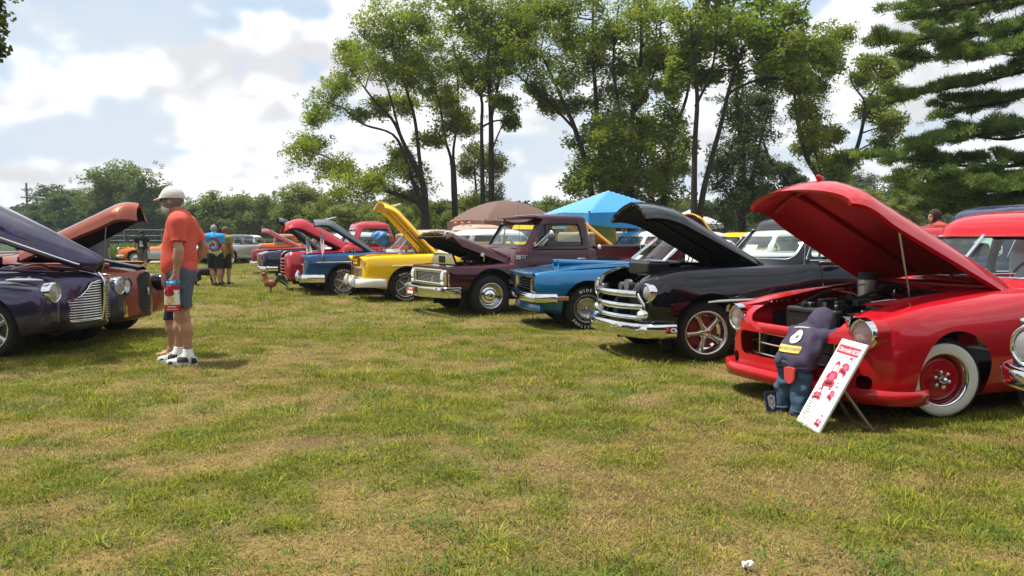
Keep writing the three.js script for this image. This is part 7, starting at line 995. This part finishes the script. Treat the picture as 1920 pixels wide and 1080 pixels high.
// the man in the orange-red shirt
{
  const p = ground(345, 683), denim = cloth([0.085, 0.108, 0.145]), white = std([0.50, 0.50, 0.50], 0.7);
  person({ label: 'tall man in orange-red T-shirt, grey denim shorts and white cap holding a snack bag', pos: [p.x, 0, p.z], turn: PI + 0.10, fine: true, cell: 0.011, build: 0.93, belly: 0.92, headYaw: -0.12,
    J: { ankL: [-0.08, 0.10, -0.12], kneeL: [-0.045, 0.52, -0.115], ankR: [0.09, 0.10, 0.10], kneeR: [0.06, 0.52, 0.10], elL: [-0.06, 1.22, -0.275], wrL: [-0.02, 0.965, -0.265], elR: [-0.17, 1.25, 0.27], wrR: [-0.04, 1.04, 0.26], head: [0.085, 1.745, 0], neck: [0.01, 1.575, 0], belly: [0.03, 1.16, 0] },
    shirt: cloth([0.74, 0.105, 0.068]), shorts: denim, shortsEnd: 0.615, hem: 1.0, cap: cloth([0.70, 0.68, 0.64]), shoes: white, shoeDark: M.black, socks: std([0.80, 0.80, 0.80], 0.9), sole: M.white, curl: { L: 0.95, R: 0.6 }, sleeve: 0.70, skin: [0.40, 0.215, 0.135], hair: [0.16, 0.15, 0.14], hairLow: 0.075,
    extra(g, J) {
      const H = J.head; part('sunglasses', [box(0.012, 0.032, 0.05, 0.098, 0.012, -0.034, 0.006), box(0.012, 0.032, 0.05, 0.098, 0.012, 0.034, 0.006), bar([[0.098, 0.018, -0.06], [0.05, 0.018, -0.08], [-0.01, 0.01, -0.09]], 0.004, 5), bar([[0.098, 0.018, 0.06], [0.05, 0.018, 0.08], [-0.01, 0.01, 0.09]], 0.004, 5)].map(q => q.rotateY(0.12).translate(...H)), M.gloss, g);
      part('face_mask', net(cutBy((x, y, z) => smin(egg([0.046, -0.078, 0], [0.058, 0.046, 0.060])(x, y, z), bone([0.06, -0.1, 0], [0.045, -0.1, 0], 0.030, 0.032)(x, y, z), 0.03), (x, y) => y + 0.045 - x * 0.1), [-0.1, -0.17, -0.1], [0.15, 0.0, 0.1], 0.006).rotateY(0.12).translate(...H), std([0.56, 0.66, 0.72], 0.9), g);
      part('cargo_pocket', [box(0.17, 0.19, 0.03, -0.01, 0.74, -0.235, 0.012), box(0.18, 0.05, 0.036, -0.01, 0.83, -0.238, 0.01)].map(q => q), denim, g);
      part('cap_strap', bar([[-0.115, 0.03, -0.035], [-0.125, 0.032, 0], [-0.115, 0.03, 0.035]].map(q => [q[0] + H[0], q[1] + H[1], q[2] + H[2]]), 0.008, 6), M.white, g);
    } });
  // snack bag: pillow with a crimped top, printed
  const tex = canvas(128, 192, c => { c.fillStyle = '#e9e6e2'; c.fillRect(0, 0, 128, 192); c.fillStyle = '#2f6f9e'; c.fillRect(0, 0, 128, 34); c.fillStyle = '#9fd0e4'; c.fillRect(20, 8, 60, 8); c.fillStyle = '#c01f33'; c.fillRect(0, 34, 128, 26); c.fillRect(0, 150, 128, 42); c.fillStyle = '#a3203a'; c.beginPath(); c.ellipse(46, 78, 44, 24, 0, 0, 7); c.fill(); c.fillStyle = '#d9b676'; c.beginPath(); c.ellipse(56, 122, 34, 26, -0.4, 0, 7); c.fill(); c.fillStyle = '#e6cf9a'; c.beginPath(); c.ellipse(48, 128, 16, 12, 0.4, 0, 7); c.fill(); c.fillStyle = '#fff'; c.fillRect(30, 160, 70, 5); c.fillRect(22, 176, 84, 4); });
  const bag = thing('snack_bag', 'red, white and blue snack bag in the hand of the tall man', 'snack bag', [p.x + 0.035, 0.60, p.z + 0.335], 0.10); bag.scale.set(0.78, 0.95, 0.85);
  const B = s => grid((u, v) => { const e = pow(sin(PI * clamp(v, 0.02, 0.98)), 0.5) * pow(sin(PI * clamp(u, 0.03, 0.97)), 0.45), cr = 0.008 * sin(u * 26) * (1 - e) + 0.008 * (vnoise(u * 9, v * 9 + s * 5) - 0.5); return [(s > 0 ? u - 0.5 : 0.5 - u) * (0.215 - 0.03 * sin(PI * v)), v * 0.34, s * 0.038 * e + cr]; }, 20, 26);
  part('foil', [B(1), B(-1)], new THREE.MeshPhysicalMaterial({ map: tex, roughness: 0.3, clearcoat: 0.6, side: THREE.DoubleSide }), bag);
  const q = ground(322, 668); person({ label: 'person in navy shorts and red sandals standing hidden behind the tall man', pos: [q.x + 0.075, 0, q.z - 0.02], turn: PI + 0.1, build: 0.76, cell: 0.016, shirt: cloth([0.3, 0.05, 0.05]), shorts: cloth([0.012, 0.016, 0.035]), shortsEnd: 0.53, sandals: std([0.55, 0.09, 0.07], 0.7), hair: [0.08, 0.05, 0.03], hairLow: 0.14, skin: [0.40, 0.20, 0.12], J: { elL: [-0.07, 1.24, -0.2], wrL: [-0.07, 1.0, -0.2], elR: [-0.07, 1.24, 0.2], wrR: [-0.07, 1.0, 0.2], shL: [-0.05, 1.5, -0.16], shR: [-0.05, 1.5, 0.16], kneeL: [0.09, 0.53, -0.1], ankL: [0.09, 0.10, -0.1], kneeR: [0.07, 0.53, 0.1], ankR: [0.09, 0.10, 0.1], head: [-0.02, 1.735, 0] } }).scale.setScalar(0.80);
}
{ // far people
  const print = canvas(256, 256, c => { c.fillStyle = '#0c0d10'; c.fillRect(0, 0, 256, 256); c.fillStyle = '#b9bcc2'; c.beginPath(); c.ellipse(128, 120, 26, 24, 0, 0, 7); c.fill(); c.beginPath(); c.ellipse(128, 158, 40, 22, 0, 0, 7); c.fill(); c.fillStyle = '#0c0d10'; c.beginPath(); c.arc(118, 118, 7, 0, 7); c.arc(140, 118, 7, 0, 7); c.fill(); c.fillRect(112, 150, 34, 4); c.fillStyle = '#b9bcc2'; c.fillRect(100, 84, 56, 8); });
  const backUV = [(x, y, z) => 0.5 + z / 0.62, (x, y) => (y - 0.93) / 0.68], camo = canvas(128, 128, c => { const R = RNG(2); c.fillStyle = '#5d5b47'; c.fillRect(0, 0, 128, 128); for (let i = 0; i < 60; i++) { c.fillStyle = ['#3d4032', '#74705a', '#2c2b25'][i % 3]; c.beginPath(); c.ellipse(R() * 128, R() * 128, 6 + R() * 12, 4 + R() * 7, R() * 3, 0, 7); c.fill(); } }); camo.wrapS = camo.wrapT = THREE.RepeatWrapping;
  const a = ground(268, 511); person({ label: 'man seen from behind in black printed T-shirt and camouflage shorts at the far lane', pos: [a.x, 0, a.z], turn: PI / 2 + 0.1, cell: 0.02, shirt: std([1, 1, 1], 0.9, { map: print }), shirtUV: backUV, shorts: std([1, 1, 1], 0.9, { map: camo }), shoes: M.black, sole: M.black, cap: M.black, hair: [0.04, 0.03, 0.03], J: { elL: [0.02, 1.23, -0.33], wrL: [0.14, 1.02, -0.3], ankL: [0.05, 0.1, -0.13], ankR: [-0.06, 0.1, 0.13] } }).scale.setScalar(0.90);
  const dye = canvas(256, 256, c => { for (let y = 0; y < 256; y += 2) for (let x = 0; x < 256; x += 2) { const dx = x - 132, dy = y - 140, r = hypot(dx, dy), an = Math.atan2(dy, dx), s = ((an / (2 * PI) * 1 + r / 62 + vnoise(x * 0.05, y * 0.05) * 0.22) % 1 + 1) % 1, j = 0.85 + vnoise(x * 0.12, y * 0.12) * 0.3; let q = s < 0.22 ? [150, 24, 52] : s < 0.36 ? [40, 66, 160] : s < 0.5 ? [176, 34, 60] : s < 0.62 ? [224, 196, 70] : s < 0.74 ? [96, 170, 90] : [40, 150, 200]; if (r > 96) q = s > 0.5 && y > 150 ? [216, 204, 90] : y > 205 && x < 120 ? [60, 150, 150] : [38, 146, 204]; c.fillStyle = `rgb(${q.map(v => clamp(v * j, 0, 255) | 0).join(',')})`; c.fillRect(x, y, 2, 2); } });
  const b = ground(404, 537); person({ label: 'grey-haired man seen from behind in swirl tie-dye T-shirt and black shorts', pos: [b.x, 0, b.z], turn: PI / 2 + 0.05, cell: 0.018, build: 1.14, belly: 1.1, shirt: std([1, 1, 1], 0.9, { map: dye }), shirtUV: backUV, shorts: cloth([0.018, 0.018, 0.02]), shortsEnd: 0.56, shoes: M.black, sole: M.black, hair: [0.26, 0.26, 0.26], J: { head: [0.05, 1.74, -0.03], kneeL: [0.10, 0.53, -0.12], ankL: [-0.02, 0.12, 0.00], kneeR: [0.02, 0.53, 0.12], ankR: [0.02, 0.1, 0.14], elL: [0.02, 1.24, -0.31], wrL: [0.1, 1.0, -0.32] } }).scale.setScalar(0.92);
  person({ label: 'brown-haired person half hidden beside the tie-dye shirt man', pos: [b.x + 0.11, 0, b.z - 0.5], turn: PI / 2 - 0.3, cell: 0.022, build: 0.92, shirt: cloth([0.30, 0.24, 0.05]), shorts: cloth([0.03, 0.03, 0.03]), shoes: M.black, hair: [0.16, 0.08, 0.05], hairLow: 0.12 }).scale.setScalar(0.90);
  const far = (label, px, py, depth, top, o) => { const q = at(px, py, depth); person({ label, pos: [q.x, 0, -depth], turn: o.turn ?? PI / 2, cell: 0.024, shirt: o.shirt, shorts: cloth([0.05, 0.06, 0.09]), shoes: M.black, ...o }).scale.setScalar((q.y) / 1.86); };
  far('person in a red cap behind the raised copper bonnet, lower left of its edge', 146, 434, 14.5, 0, { cap: std([0.5, 0.09, 0.09], 0.8), shirt: cloth([0.06, 0.06, 0.07]), turn: 0.2 });
  far('person whose forehead shows just above the raised copper bonnet', 181, 420, 15, 0, { hair: [0.10, 0.06, 0.04], shirt: cloth([0.1, 0.1, 0.12]), turn: -0.4 });
  far('dark-haired person in red shirt between the two dark roofs at the right', 1756, 394, 15.5, 0, { hair: [0.03, 0.018, 0.014], hairLow: 0.11, shirt: cloth([0.45, 0.06, 0.05]), turn: PI });
  // black dog
  const d = ground(386, 536), dog = thing('dog', 'black dog on the grass left of the tie-dye shirt man', 'dog', [d.x, 0, d.z], 0.5);
  const leg = (x, z, f) => f ? join(0.03, bone([x, 0.36, z], [x - 0.03, 0.2, z], 0.06, 0.036), bone([x - 0.03, 0.2, z], [x, 0.02, z], 0.034, 0.026), bone([x, 0.02, z], [x + 0.05, 0.02, z], 0.028, 0.024)) : join(0.03, bone([x, 0.38, z], [x + 0.05, 0.22, z], 0.085, 0.045), bone([x + 0.05, 0.22, z], [x - 0.06, 0.14, z], 0.042, 0.028), bone([x - 0.06, 0.14, z], [x - 0.03, 0.02, z], 0.028, 0.024), bone([x - 0.03, 0.02, z], [x + 0.03, 0.02, z], 0.027, 0.024));
  part('body', net(join(0.05, bone([-0.22, 0.42, 0], [0.2, 0.42, 0], 0.11, 0.14), bone([0.2, 0.45, 0], [0.36, 0.60, 0], 0.10, 0.075), egg([0.41, 0.63, 0], [0.10, 0.085, 0.08]), bone([0.45, 0.61, 0], [0.55, 0.58, 0], 0.045, 0.032), egg([0.38, 0.62, 0.075], [0.035, 0.07, 0.018]), egg([0.38, 0.62, -0.075], [0.035, 0.07, 0.018]), bone([-0.3, 0.46, 0], [-0.48, 0.36, 0], 0.03, 0.016), leg(0.2, -0.08, 1), leg(0.2, 0.08, 1), leg(-0.22, -0.08), leg(-0.22, 0.08)), [-0.55, -0.03, -0.25], [0.65, 0.78, 0.25], 0.014), std([0.012, 0.011, 0.011], 0.6), dog);
}
// ---------- doll, signs, rooster, flags, canopies, fence, poles ----------
{ // child-size doll leaning on the red car's nose
  const p = ground(1484, 776), g = thing('stand_up_doll', 'child-size hooded doll in purple hoodie and jeans leaning face down on the red nose', 'doll', [p.x, 0, p.z], 0.48); g.scale.setScalar(0.92);
  const navy = cloth([0.055, 0.042, 0.085]), jean = cloth([0.045, 0.095, 0.15]);
  // local: leans towards +x
  const jf = folds(join(0.02, bone([-0.02, 0.03, -0.105], [0.03, 0.40, -0.075], 0.066, 0.078), bone([-0.02, 0.03, 0.105], [0.03, 0.40, 0.075], 0.066, 0.078), egg([0.03, 0.42, 0], [0.10, 0.08, 0.15])), 0.036, 8, 20);
  part('jeans', metreUV(net(jf, [-0.16, -0.02, -0.22], [0.22, 0.52, 0.22], 0.009)), jean, g);
  const hf = folds(join(0.06, bone([0.04, 0.44, -0.06], [0.04, 0.44, 0.06], 0.115, 0.115), bone([0.10, 0.54, -0.08], [0.10, 0.54, 0.08], 0.115, 0.115), bone([0.18, 0.64, -0.12], [0.18, 0.64, 0.12], 0.095, 0.095), bone([0.2, 0.66, -0.15], [0.32, 0.66, -0.24], 0.065, 0.055), bone([0.2, 0.66, 0.15], [0.30, 0.65, 0.27], 0.06, 0.055), bone([0.30, 0.65, 0.27], [0.40, 0.70, 0.25], 0.052, 0.046)), 0.045, 9, 10);
  part('hoodie', metreUV(net((x, y, z) => max(hf(x, y, z), 0.385 + x * 0.1 - y), [-0.16, 0.34, -0.40], [0.5, 0.82, 0.42], 0.009)), navy, g);
  part('hood', metreUV(net(folds(join(0.05, egg([0.30, 0.755, 0.02], [0.125, 0.10, 0.12]), bone([0.20, 0.69, -0.06], [0.20, 0.69, 0.08], 0.07, 0.07), bone([0.34, 0.80, 0.02], [0.42, 0.77, 0.02], 0.075, 0.06)), 0.04, 11, 11), [0.06, 0.56, -0.2], [0.55, 0.94, 0.24], 0.009)), navy, g);
  part('hand', net(join(0.02, bone([0.40, 0.70, 0.24], [0.46, 0.76, 0.23], 0.036, 0.04), bone([0.46, 0.76, 0.23], [0.51, 0.80, 0.25], 0.018, 0.014), bone([0.46, 0.76, 0.22], [0.515, 0.81, 0.22], 0.018, 0.014), bone([0.46, 0.76, 0.21], [0.51, 0.81, 0.195], 0.018, 0.014), bone([0.44, 0.74, 0.20], [0.47, 0.78, 0.17], 0.017, 0.013)), [0.34, 0.58, 0.1], [0.6, 0.88, 0.34], 0.007), cloth([0.5, 0.40, 0.28]), g);
  part('neck_trim', bar([[0.15, 0.70, -0.13], [0.13, 0.715, -0.05], [0.13, 0.715, 0.05], [0.15, 0.70, 0.13]], 0.012, 6), std([0.4, 0.38, 0.35], 0.9), g);
  const back = (y, z, d = 0.012) => { let x = 0.2; for (let i = 0; i < 60 && hf(x, y, z) < 0; i++) x -= 0.006; return x - d; };
  const patch = (name, z0, z1, y0, y1, tex, round) => part(name, grid((u, v) => { let z = lerp(z0, z1, u), y = lerp(y0, y1, v); return [back(y, z, 0.008), y, z]; }, 10, 8), std([1, 1, 1], 0.85, { map: tex, alphaTest: round ? 0.5 : 0, transparent: !!round }), g);
  patch('emblem', -0.055, 0.055, 0.595, 0.705, canvas(96, 96, c => { c.fillStyle = '#dedbe0'; c.beginPath(); c.arc(48, 48, 46, 0, 7); c.fill(); c.fillStyle = '#4a3d55'; c.fillRect(34, 40, 26, 20); c.fillStyle = '#a89a58'; c.fillRect(40, 30, 18, 12); c.fillStyle = '#6b5f78'; c.fillRect(22, 66, 50, 5); }), true);
  patch('name_band', -0.12, 0.10, 0.525, 0.58, canvas(160, 48, c => { c.fillStyle = '#c9b352'; c.fillRect(0, 0, 160, 48); c.fillStyle = '#3e3556'; c.font = 'bold 26px sans-serif'; c.fillText('MOORESTOWN', 2, 34, 156); }));
  part('pocket_patch', extrude(rounded([[-0.05, -0.06], [0.0, -0.10], [0.05, -0.06], [0.055, 0.05], [-0.055, 0.05]], 0.03), 0.012, 0.004).rotateY(-PI / 2).translate(-0.085, 0.36, 0.055), std([0.60, 0.05, 0.04], 0.8), g);
  part('hem_band', metreUV(net((x, y, z) => max(hf(x, y, z) - 0.008, abs(y - 0.40 - x * 0.1) - 0.018), [-0.16, 0.34, -0.3], [0.3, 0.5, 0.3], 0.008)), navy, g);
  part('cuff', [-1, 1].map(s => new THREE.TorusGeometry(0.068, 0.012, 8, 20).rotateX(PI / 2).translate(-0.018, 0.05, s * 0.103)), jean, g);
  part('shoe', [-1, 1].map(s => box(0.17, 0.06, 0.09, 0.03, 0.03, s * 0.078, 0.025, 3)), M.black, g);
  part('face', ball(0.085, 0.34, 0.72, 0.02, 1, 1, 0.9, 16), cloth([0.5, 0.36, 0.26]), g);
  // badge plaque leaning on the doll's feet
  const q = ground(1463, 774), tex = canvas(192, 128, c => { c.fillStyle = '#20263f'; c.fillRect(0, 0, 192, 128); c.fillStyle = '#2d2a86'; c.fillRect(74, 20, 112, 96); c.strokeStyle = '#6d6ad0'; c.lineWidth = 3; for (let i = 0; i < 4; i++) { c.beginPath(); c.moveTo(82, 38 + i * 20); c.lineTo(176, 36 + i * 20); c.stroke(); } c.fillStyle = '#a9a9a4'; c.beginPath(); c.moveTo(38, 12); c.lineTo(66, 26); c.lineTo(62, 84); c.lineTo(38, 112); c.lineTo(14, 84); c.lineTo(10, 26); c.closePath(); c.fill(); c.strokeStyle = '#4c4c52'; c.lineWidth = 4; c.beginPath(); c.arc(38, 60, 17, 0, 7); c.stroke(); c.fillStyle = '#4c4c52'; c.fillRect(24, 30, 28, 8); });
  const pl = thing('badge_plaque', 'dark blue plaque with a silver badge leaning on the doll legs', 'plaque', [q.x, 0, q.z], 0.35); part('plate', box(0.25, 0.17, 0.012, 0, 0.085, 0, 0.004).rotateX(-0.25), std([0.02, 0.025, 0.06], 0.4), pl); part('badge_print', grid((u, v) => [(u - 0.5) * 0.235, v * 0.155 + 0.007, 0.0078], 1, 1).rotateX(-0.25), std([1, 1, 1], 0.35, { map: tex }), pl);
}
{ // A-board in front of the red car
  const a = V(2.12, 0, -5.83), b = V(2.10, 0, -5.45), g = thing('display_board', 'tilted white and red display board on a strut in front of the red car', 'sign', [2.11, 0, -5.64], 0.05);
  const tex = canvas(256, 460, c => {
    c.fillStyle = '#efeeec'; c.fillRect(0, 0, 256, 460); c.fillStyle = '#b3213a'; c.beginPath(); c.roundRect ? c.roundRect(14, 22, 228, 46, 8) : c.rect(14, 22, 228, 46); c.fill(); c.fillStyle = '#f6f0ee'; c.font = 'italic bold 31px serif'; c.fillText('Chevrolet BC50', 22, 56, 212);
    c.fillStyle = '#b9c0c0'; c.fillRect(24, 80, 80, 54);
    const autoShape = (x, y, w, h, r) => { c.save(); c.translate(x, y); c.rotate(r); const path = (col, pts) => { c.fillStyle = col; c.beginPath(); pts.forEach(([a, b], i) => i ? c.lineTo(a * w, b * h) : c.moveTo(a * w, b * h)); c.closePath(); c.fill(); }; path('#2a1f24', [[-0.8, 0.75], [-0.5, 0.75], [-0.5, 1], [-0.8, 1]]); path('#2a1f24', [[0.8, 0.75], [0.5, 0.75], [0.5, 1], [0.8, 1]]); path('#c01f3a', [[-1, 0.1], [-0.8, -0.15], [-0.55, -0.2], [-0.45, -0.8], [-0.2, -1], [0.2, -1], [0.45, -0.8], [0.55, -0.2], [0.8, -0.15], [1, 0.1], [1, 0.8], [-1, 0.8]]); path('#d9dde0', [[-0.38, -0.3], [-0.3, -0.75], [0.3, -0.75], [0.38, -0.3]]); path('#e2607a', [[-0.4, -0.15], [0.4, -0.15], [0.5, 0.3], [-0.5, 0.3]]); path('#3a1820', [[-0.6, 0.45], [0.6, 0.45], [0.55, 0.65], [-0.55, 0.65]]); path('#f4eaea', [[-0.9, 0.2], [-0.7, 0.2], [-0.7, 0.4], [-0.9, 0.4]]); path('#f4eaea', [[0.9, 0.2], [0.7, 0.2], [0.7, 0.4], [0.9, 0.4]]); c.restore(); };
    autoShape(186, 124, 42, 52, 0.2); autoShape(104, 186, 56, 78, -0.1); autoShape(62, 296, 46, 34, -0.1); autoShape(196, 268, 28, 44, 0.3); autoShape(212, 414, 30, 34, 0.1);
    c.fillStyle = '#333'; for (let i = 0; i < 6; i++) { c.fillRect(20, 342 + i * 13, 34 + (i * 37) % 30, 5); c.fillRect(80, 342 + i * 13, 30 + (i * 23) % 40, 3); } c.fillRect(0, 428, 256, 3); c.fillStyle = '#f4e8ea'; c.font = 'bold 26px serif'; c.fillText('Z', 204, 424);
    c.strokeStyle = '#333'; c.lineWidth = 2; c.beginPath(); c.moveTo(60, 418); c.lineTo(70, 452); c.moveTo(52, 436); c.lineTo(84, 436); c.stroke();
  });
  const L = 0.70, lean = 0.50, R2 = q => q.rotateZ(-lean);
  part('panel', R2(box(0.02, L, 0.38, 0.0, L / 2, 0, 0.006)), std([0.70, 0.70, 0.68], 0.5), g);
  part('poster', R2(grid((u, v) => [-0.0125, 0.012 + v * (L - 0.024), (u - 0.5) * 0.362], 1, 1)), std([1, 1, 1], 0.4, { map: tex }), g);
  part('strut', [bar([[0.17, 0.34, 0.10], [0.40, 0.005, 0.16]], 0.011, 6), bar([[0.17, 0.34, -0.10], [0.40, 0.005, -0.16]], 0.011, 6), bar([[0.40, 0.012, 0.16], [0.40, 0.012, -0.16]], 0.008, 6)], std([0.22, 0.17, 0.11], 0.7), g);
}
{ // metal rooster
  const p = ground(508, 549), g = thing('rooster_figure', 'brown garden rooster figure with black and white tail on the grass', 'ornament', [p.x, 0, p.z], PI + 0.1);
  part('body', net(join(0.04, egg([0.0, 0.23, 0], [0.15, 0.10, 0.085]), bone([0.08, 0.25, 0], [0.15, 0.45, 0], 0.075, 0.042), egg([0.165, 0.48, 0], [0.05, 0.042, 0.036])), [-0.2, 0.08, -0.14], [0.28, 0.58, 0.14], 0.010), std([0.23, 0.065, 0.02], 0.5), g);
  part('beak', new THREE.ConeGeometry(0.014, 0.05, 8).rotateZ(-PI / 2).translate(0.23, 0.475, 0), std([0.4, 0.26, 0.08], 0.5), g);
  part('comb', extrude(rounded([[-0.06, 0], [-0.05, 0.05], [-0.025, 0.03], [0.0, 0.06], [0.025, 0.03], [0.045, 0.05], [0.05, 0]], 0.008), 0.014, 0.004).translate(0.165, 0.51, -0.007), std([0.30, 0.03, 0.02], 0.5), g);
  part('wattle', ball(0.024, 0.20, 0.435, 0, 0.7, 1.3, 0.6, 10), std([0.30, 0.03, 0.02], 0.5), g);
  const F = [[0.02, 0.03, 0.015], [0.35, 0.33, 0.28], [0.02, 0.05, 0.03]]; for (let i = 0; i < 9; i++) { const a = lerp(0.2, 2.0, i / 8), r = 0.30; part('tail_feather', bar([[-0.10, 0.26, (i % 3 - 1) * 0.015], [-0.12 - r * 0.5 * sin(a + 0.5), 0.28 + r * 0.6 * cos(a - 0.5), (i % 3 - 1) * 0.035], [-0.14 - r * sin(a), 0.22 + r * 0.7 * cos(a), (i % 3 - 1) * 0.045]], [0.03, 0.036, 0.012], 6), std(F[i % 3], 0.5), g); }
  part('leg', [-1, 1].map(s => [bar([[0, 0.15, s * 0.04], [0.0, 0.0, s * 0.05]], 0.010, 6), bar([[-0.02, 0.008, s * 0.05], [0.06, 0.008, s * 0.05]], 0.007, 5)]), M.black, g);
}
{ // small flags on sticks
  const tex = canvas(190, 100, c => { for (let i = 0; i < 13; i++) { c.fillStyle = i % 2 ? '#e8e4de' : '#a52336'; c.fillRect(0, i * 100 / 13, 190, 100 / 13 + 1); } c.fillStyle = '#2c3a55'; c.fillRect(0, 0, 76, 54); c.fillStyle = '#e8e4de'; for (let r = 0; r < 9; r++) for (let k = 0; k < (r % 2 ? 5 : 6); k++) c.fillRect((r % 2 ? 11 : 5) + k * 12.4, 3 + r * 5.6, 3, 3); });
  const flag = (label, px, py, depth, len, w, h, turn, droop) => { const p = at(px, py, depth), g = thing('flag', label, 'flag', p, turn, undefined); part('stick', bar([[0, 0, 0], [0.02, len, 0]], 0.008, 6), M.gloss, g); part('cloth', grid((u, v) => [0.02 * (1) + u * w * cos(droop), len - (1 - v) * h - u * w * sin(droop) + 0.02 * sin(u * 9), 0.045 * sin(u * 7 + v * 2) * u + (1 - v) * 0.14 * u + u * 0.12], 18, 8), new THREE.MeshPhysicalMaterial({ map: tex, roughness: 0.8, transmission: 0.25, thickness: 0, side: THREE.DoubleSide }), g); };
  flag('larger stars-and-stripes flag drooping on a stick over the crimson pickup nose', 573, 500, 19.6, 0.74, 0.62, 0.42, -0.55, 0.8);
  flag('smaller stars-and-stripes flag on a stick at the dark blue car fender', 600, 476, 18.6, 0.52, 0.46, 0.32, -0.5, 0.9);
}
{ const p = at(712, 476, 18.0), g = thing('cloth_bundle', 'crumpled blue and white bundle on a stick by the yellow bonnet', 'bundle', p, 0.2); part('cloth', net(folds(join(0.06, egg([0, 0.36, 0], [0.17, 0.14, 0.12]), egg([0.12, 0.30, 0.03], [0.12, 0.12, 0.1]), egg([0.16, 0.42, 0], [0.10, 0.05, 0.08])), 0.07, 9, 9), [-0.25, 0.1, -0.22], [0.35, 0.6, 0.22], 0.018), std([0.06, 0.22, 0.52], 0.5), g); part('white_edge', ball(0.1, 0.17, 0.42, 0.02, 1.2, 0.5, 0.9, 14), M.white, g); part('stick', [bar([[0, 0, 0], [0.02, 0.3, 0]], 0.012, 6), bar([[0.12, 0, 0], [0.12, 0.25, 0]], 0.012, 6)], M.dullChrome, g); }
// canopies: four legs, a stretched roof with sagging edges, a valance
function canopy(label, px, depth, apex, eave, val, half, turn, mat, o = {}) {
  const p = at(px, 447, depth), g = thing('canopy_tent', label, 'canopy', [p.x, 0, -depth], turn), H = (u, v) => { const a = u * 2 - 1, b = v * 2 - 1, m = max(abs(a), abs(b)), e = 1 - m; return eave + (apex - eave) * (o.dome ? 1 - pow(m, 2.0) : pow(e, 0.92)) - 0.05 * (1 - abs(abs(a) - abs(b))) * m * (o.sag ?? 1); };
  part('roof', grid((u, v) => [(u * 2 - 1) * half, H(u, v), (v * 2 - 1) * half], 28, 28, true), mat, g);
  const V4 = [[-1, -1], [1, -1], [1, 1], [-1, 1]]; for (let k = 0; k < 4; k++) { const A = V4[k], B = V4[(k + 1) % 4]; part('valance', grid((u, v) => { const x = lerp(A[0], B[0], u), z = lerp(A[1], B[1], u), w = 0.012 * sin(u * 40); return [x * (half + w), lerp(val + (o.scallop ?? 0.04) * sin(u * PI) * -1, H((x + 1) / 2, (z + 1) / 2), v), z * (half + w)]; }, 24, 3), mat, g); part('leg', box(0.045, eave, 0.045, A[0] * (half - 0.04), eave / 2, A[1] * (half - 0.04), 0.006), M.black, g); part('roof_rib', bar([[0, apex - 0.06, 0], [A[0] * half * 0.96, eave - 0.05, A[1] * half * 0.96]], 0.014, 6), M.black, g); }
  return g;
}
canopy('brown domed canopy tent behind the maroon pickup', 944, 27, 2.62, 1.95, 1.62, 1.42, 0.5, std([0.125, 0.068, 0.052], 0.75), { dome: true });
canopy('bright blue canopy tent behind the blue convertible', 1140, 22, 2.66, 2.04, 1.70, 1.40, 0.42, new THREE.MeshPhysicalMaterial({ color: RGB(0.006, 0.27, 0.66), roughness: 0.6, transmission: 0.25, thickness: 0, side: THREE.DoubleSide }), { scallop: 0.09 });
canopy('small white canopy far behind the forked stems', 1292, 52, 3.2, 2.3, 2.0, 1.6, 0.3, std([0.6, 0.62, 0.62], 0.7));
// fence of posts and wires, with a dark windbreak net, at the end of the field
{ const g = thing('field_fence', 'dark netted wire fence with thin posts along the far edge of the field', 'fence', [0, 0, -98]); for (let i = 0; i < 34; i++) part('post', cyl(0.06, 0.05, 2.6, -52 + i * 2.3, 1.3, 0, 8), M.steel, g); for (const y of [0.5, 1.1, 1.7, 2.4]) part('wire', bar([[-52, y, 0.03], [24, y, 0.03]], 0.014, 4), M.steel, g); part('net', grid((u, v) => [lerp(-52, 24, u), lerp(0.1, 2.3, v), -0.06], 30, 2), new THREE.MeshStandardMaterial({ color: RGB(0.03, 0.045, 0.04), roughness: 0.9, side: THREE.DoubleSide, transparent: true, opacity: 0.45 }), g); }
{ const p = at(465, 450, 62), g = thing('wooden_rail', 'pale wooden rail on posts behind the far cars', 'rail', [p.x, 0, -62]); part('rail_bar', box(4.4, 0.22, 0.1, 0, 1.2, 0, 0.02), std([0.26, 0.22, 0.13], 0.9), g); for (const x of [-2, 0, 2]) part('post', box(0.14, 1.2, 0.12, x, 0.6, -0.1, 0.02), std([0.16, 0.12, 0.08], 0.9), g); }
function pole(label, px, depth, top, arms) { const p = at(px, 447, depth), h = at(px, top, depth).y, g = thing('utility_pole', label, 'pole', [p.x, 0, -depth]); part('pole', cyl(0.19, 0.12, h, 0, h / 2, 0, 10), std([0.14, 0.12, 0.10], 0.9), g); for (const [d, w] of arms) { part('crossarm', box(w, 0.12, 0.12, 0, h - d, 0.1, 0.01), std([0.14, 0.12, 0.10], 0.9), g); part('insulator', [-0.45, -0.2, 0.2, 0.45].map(k => cyl(0.05, 0.03, 0.18, k * w, h - d + 0.15, 0.1, 6)), M.steel, g); } }
pole('utility pole with three short crossarms at the far left', 53, 105, 343, [[0.9, 1.2], [1.9, 1.4], [3.0, 1.2]]);
pole('bare thin utility pole left of the yellow-green young tree', 516, 105, 358, [[0.3, 0.5]]);
{ const p = ground(1402, 1073), g = thing('paper_scrap', 'crumpled white paper scrap on the grass at the bottom edge', 'litter', [p.x, 0.02, p.z]); part('paper', net(folds(egg([0, 0.01, 0], [0.018, 0.015, 0.016]), 0.03, 60, 60), [-0.05, -0.03, -0.05], [0.05, 0.06, 0.05], 0.004), M.paper, g); }
renderer.render(scene, camera);
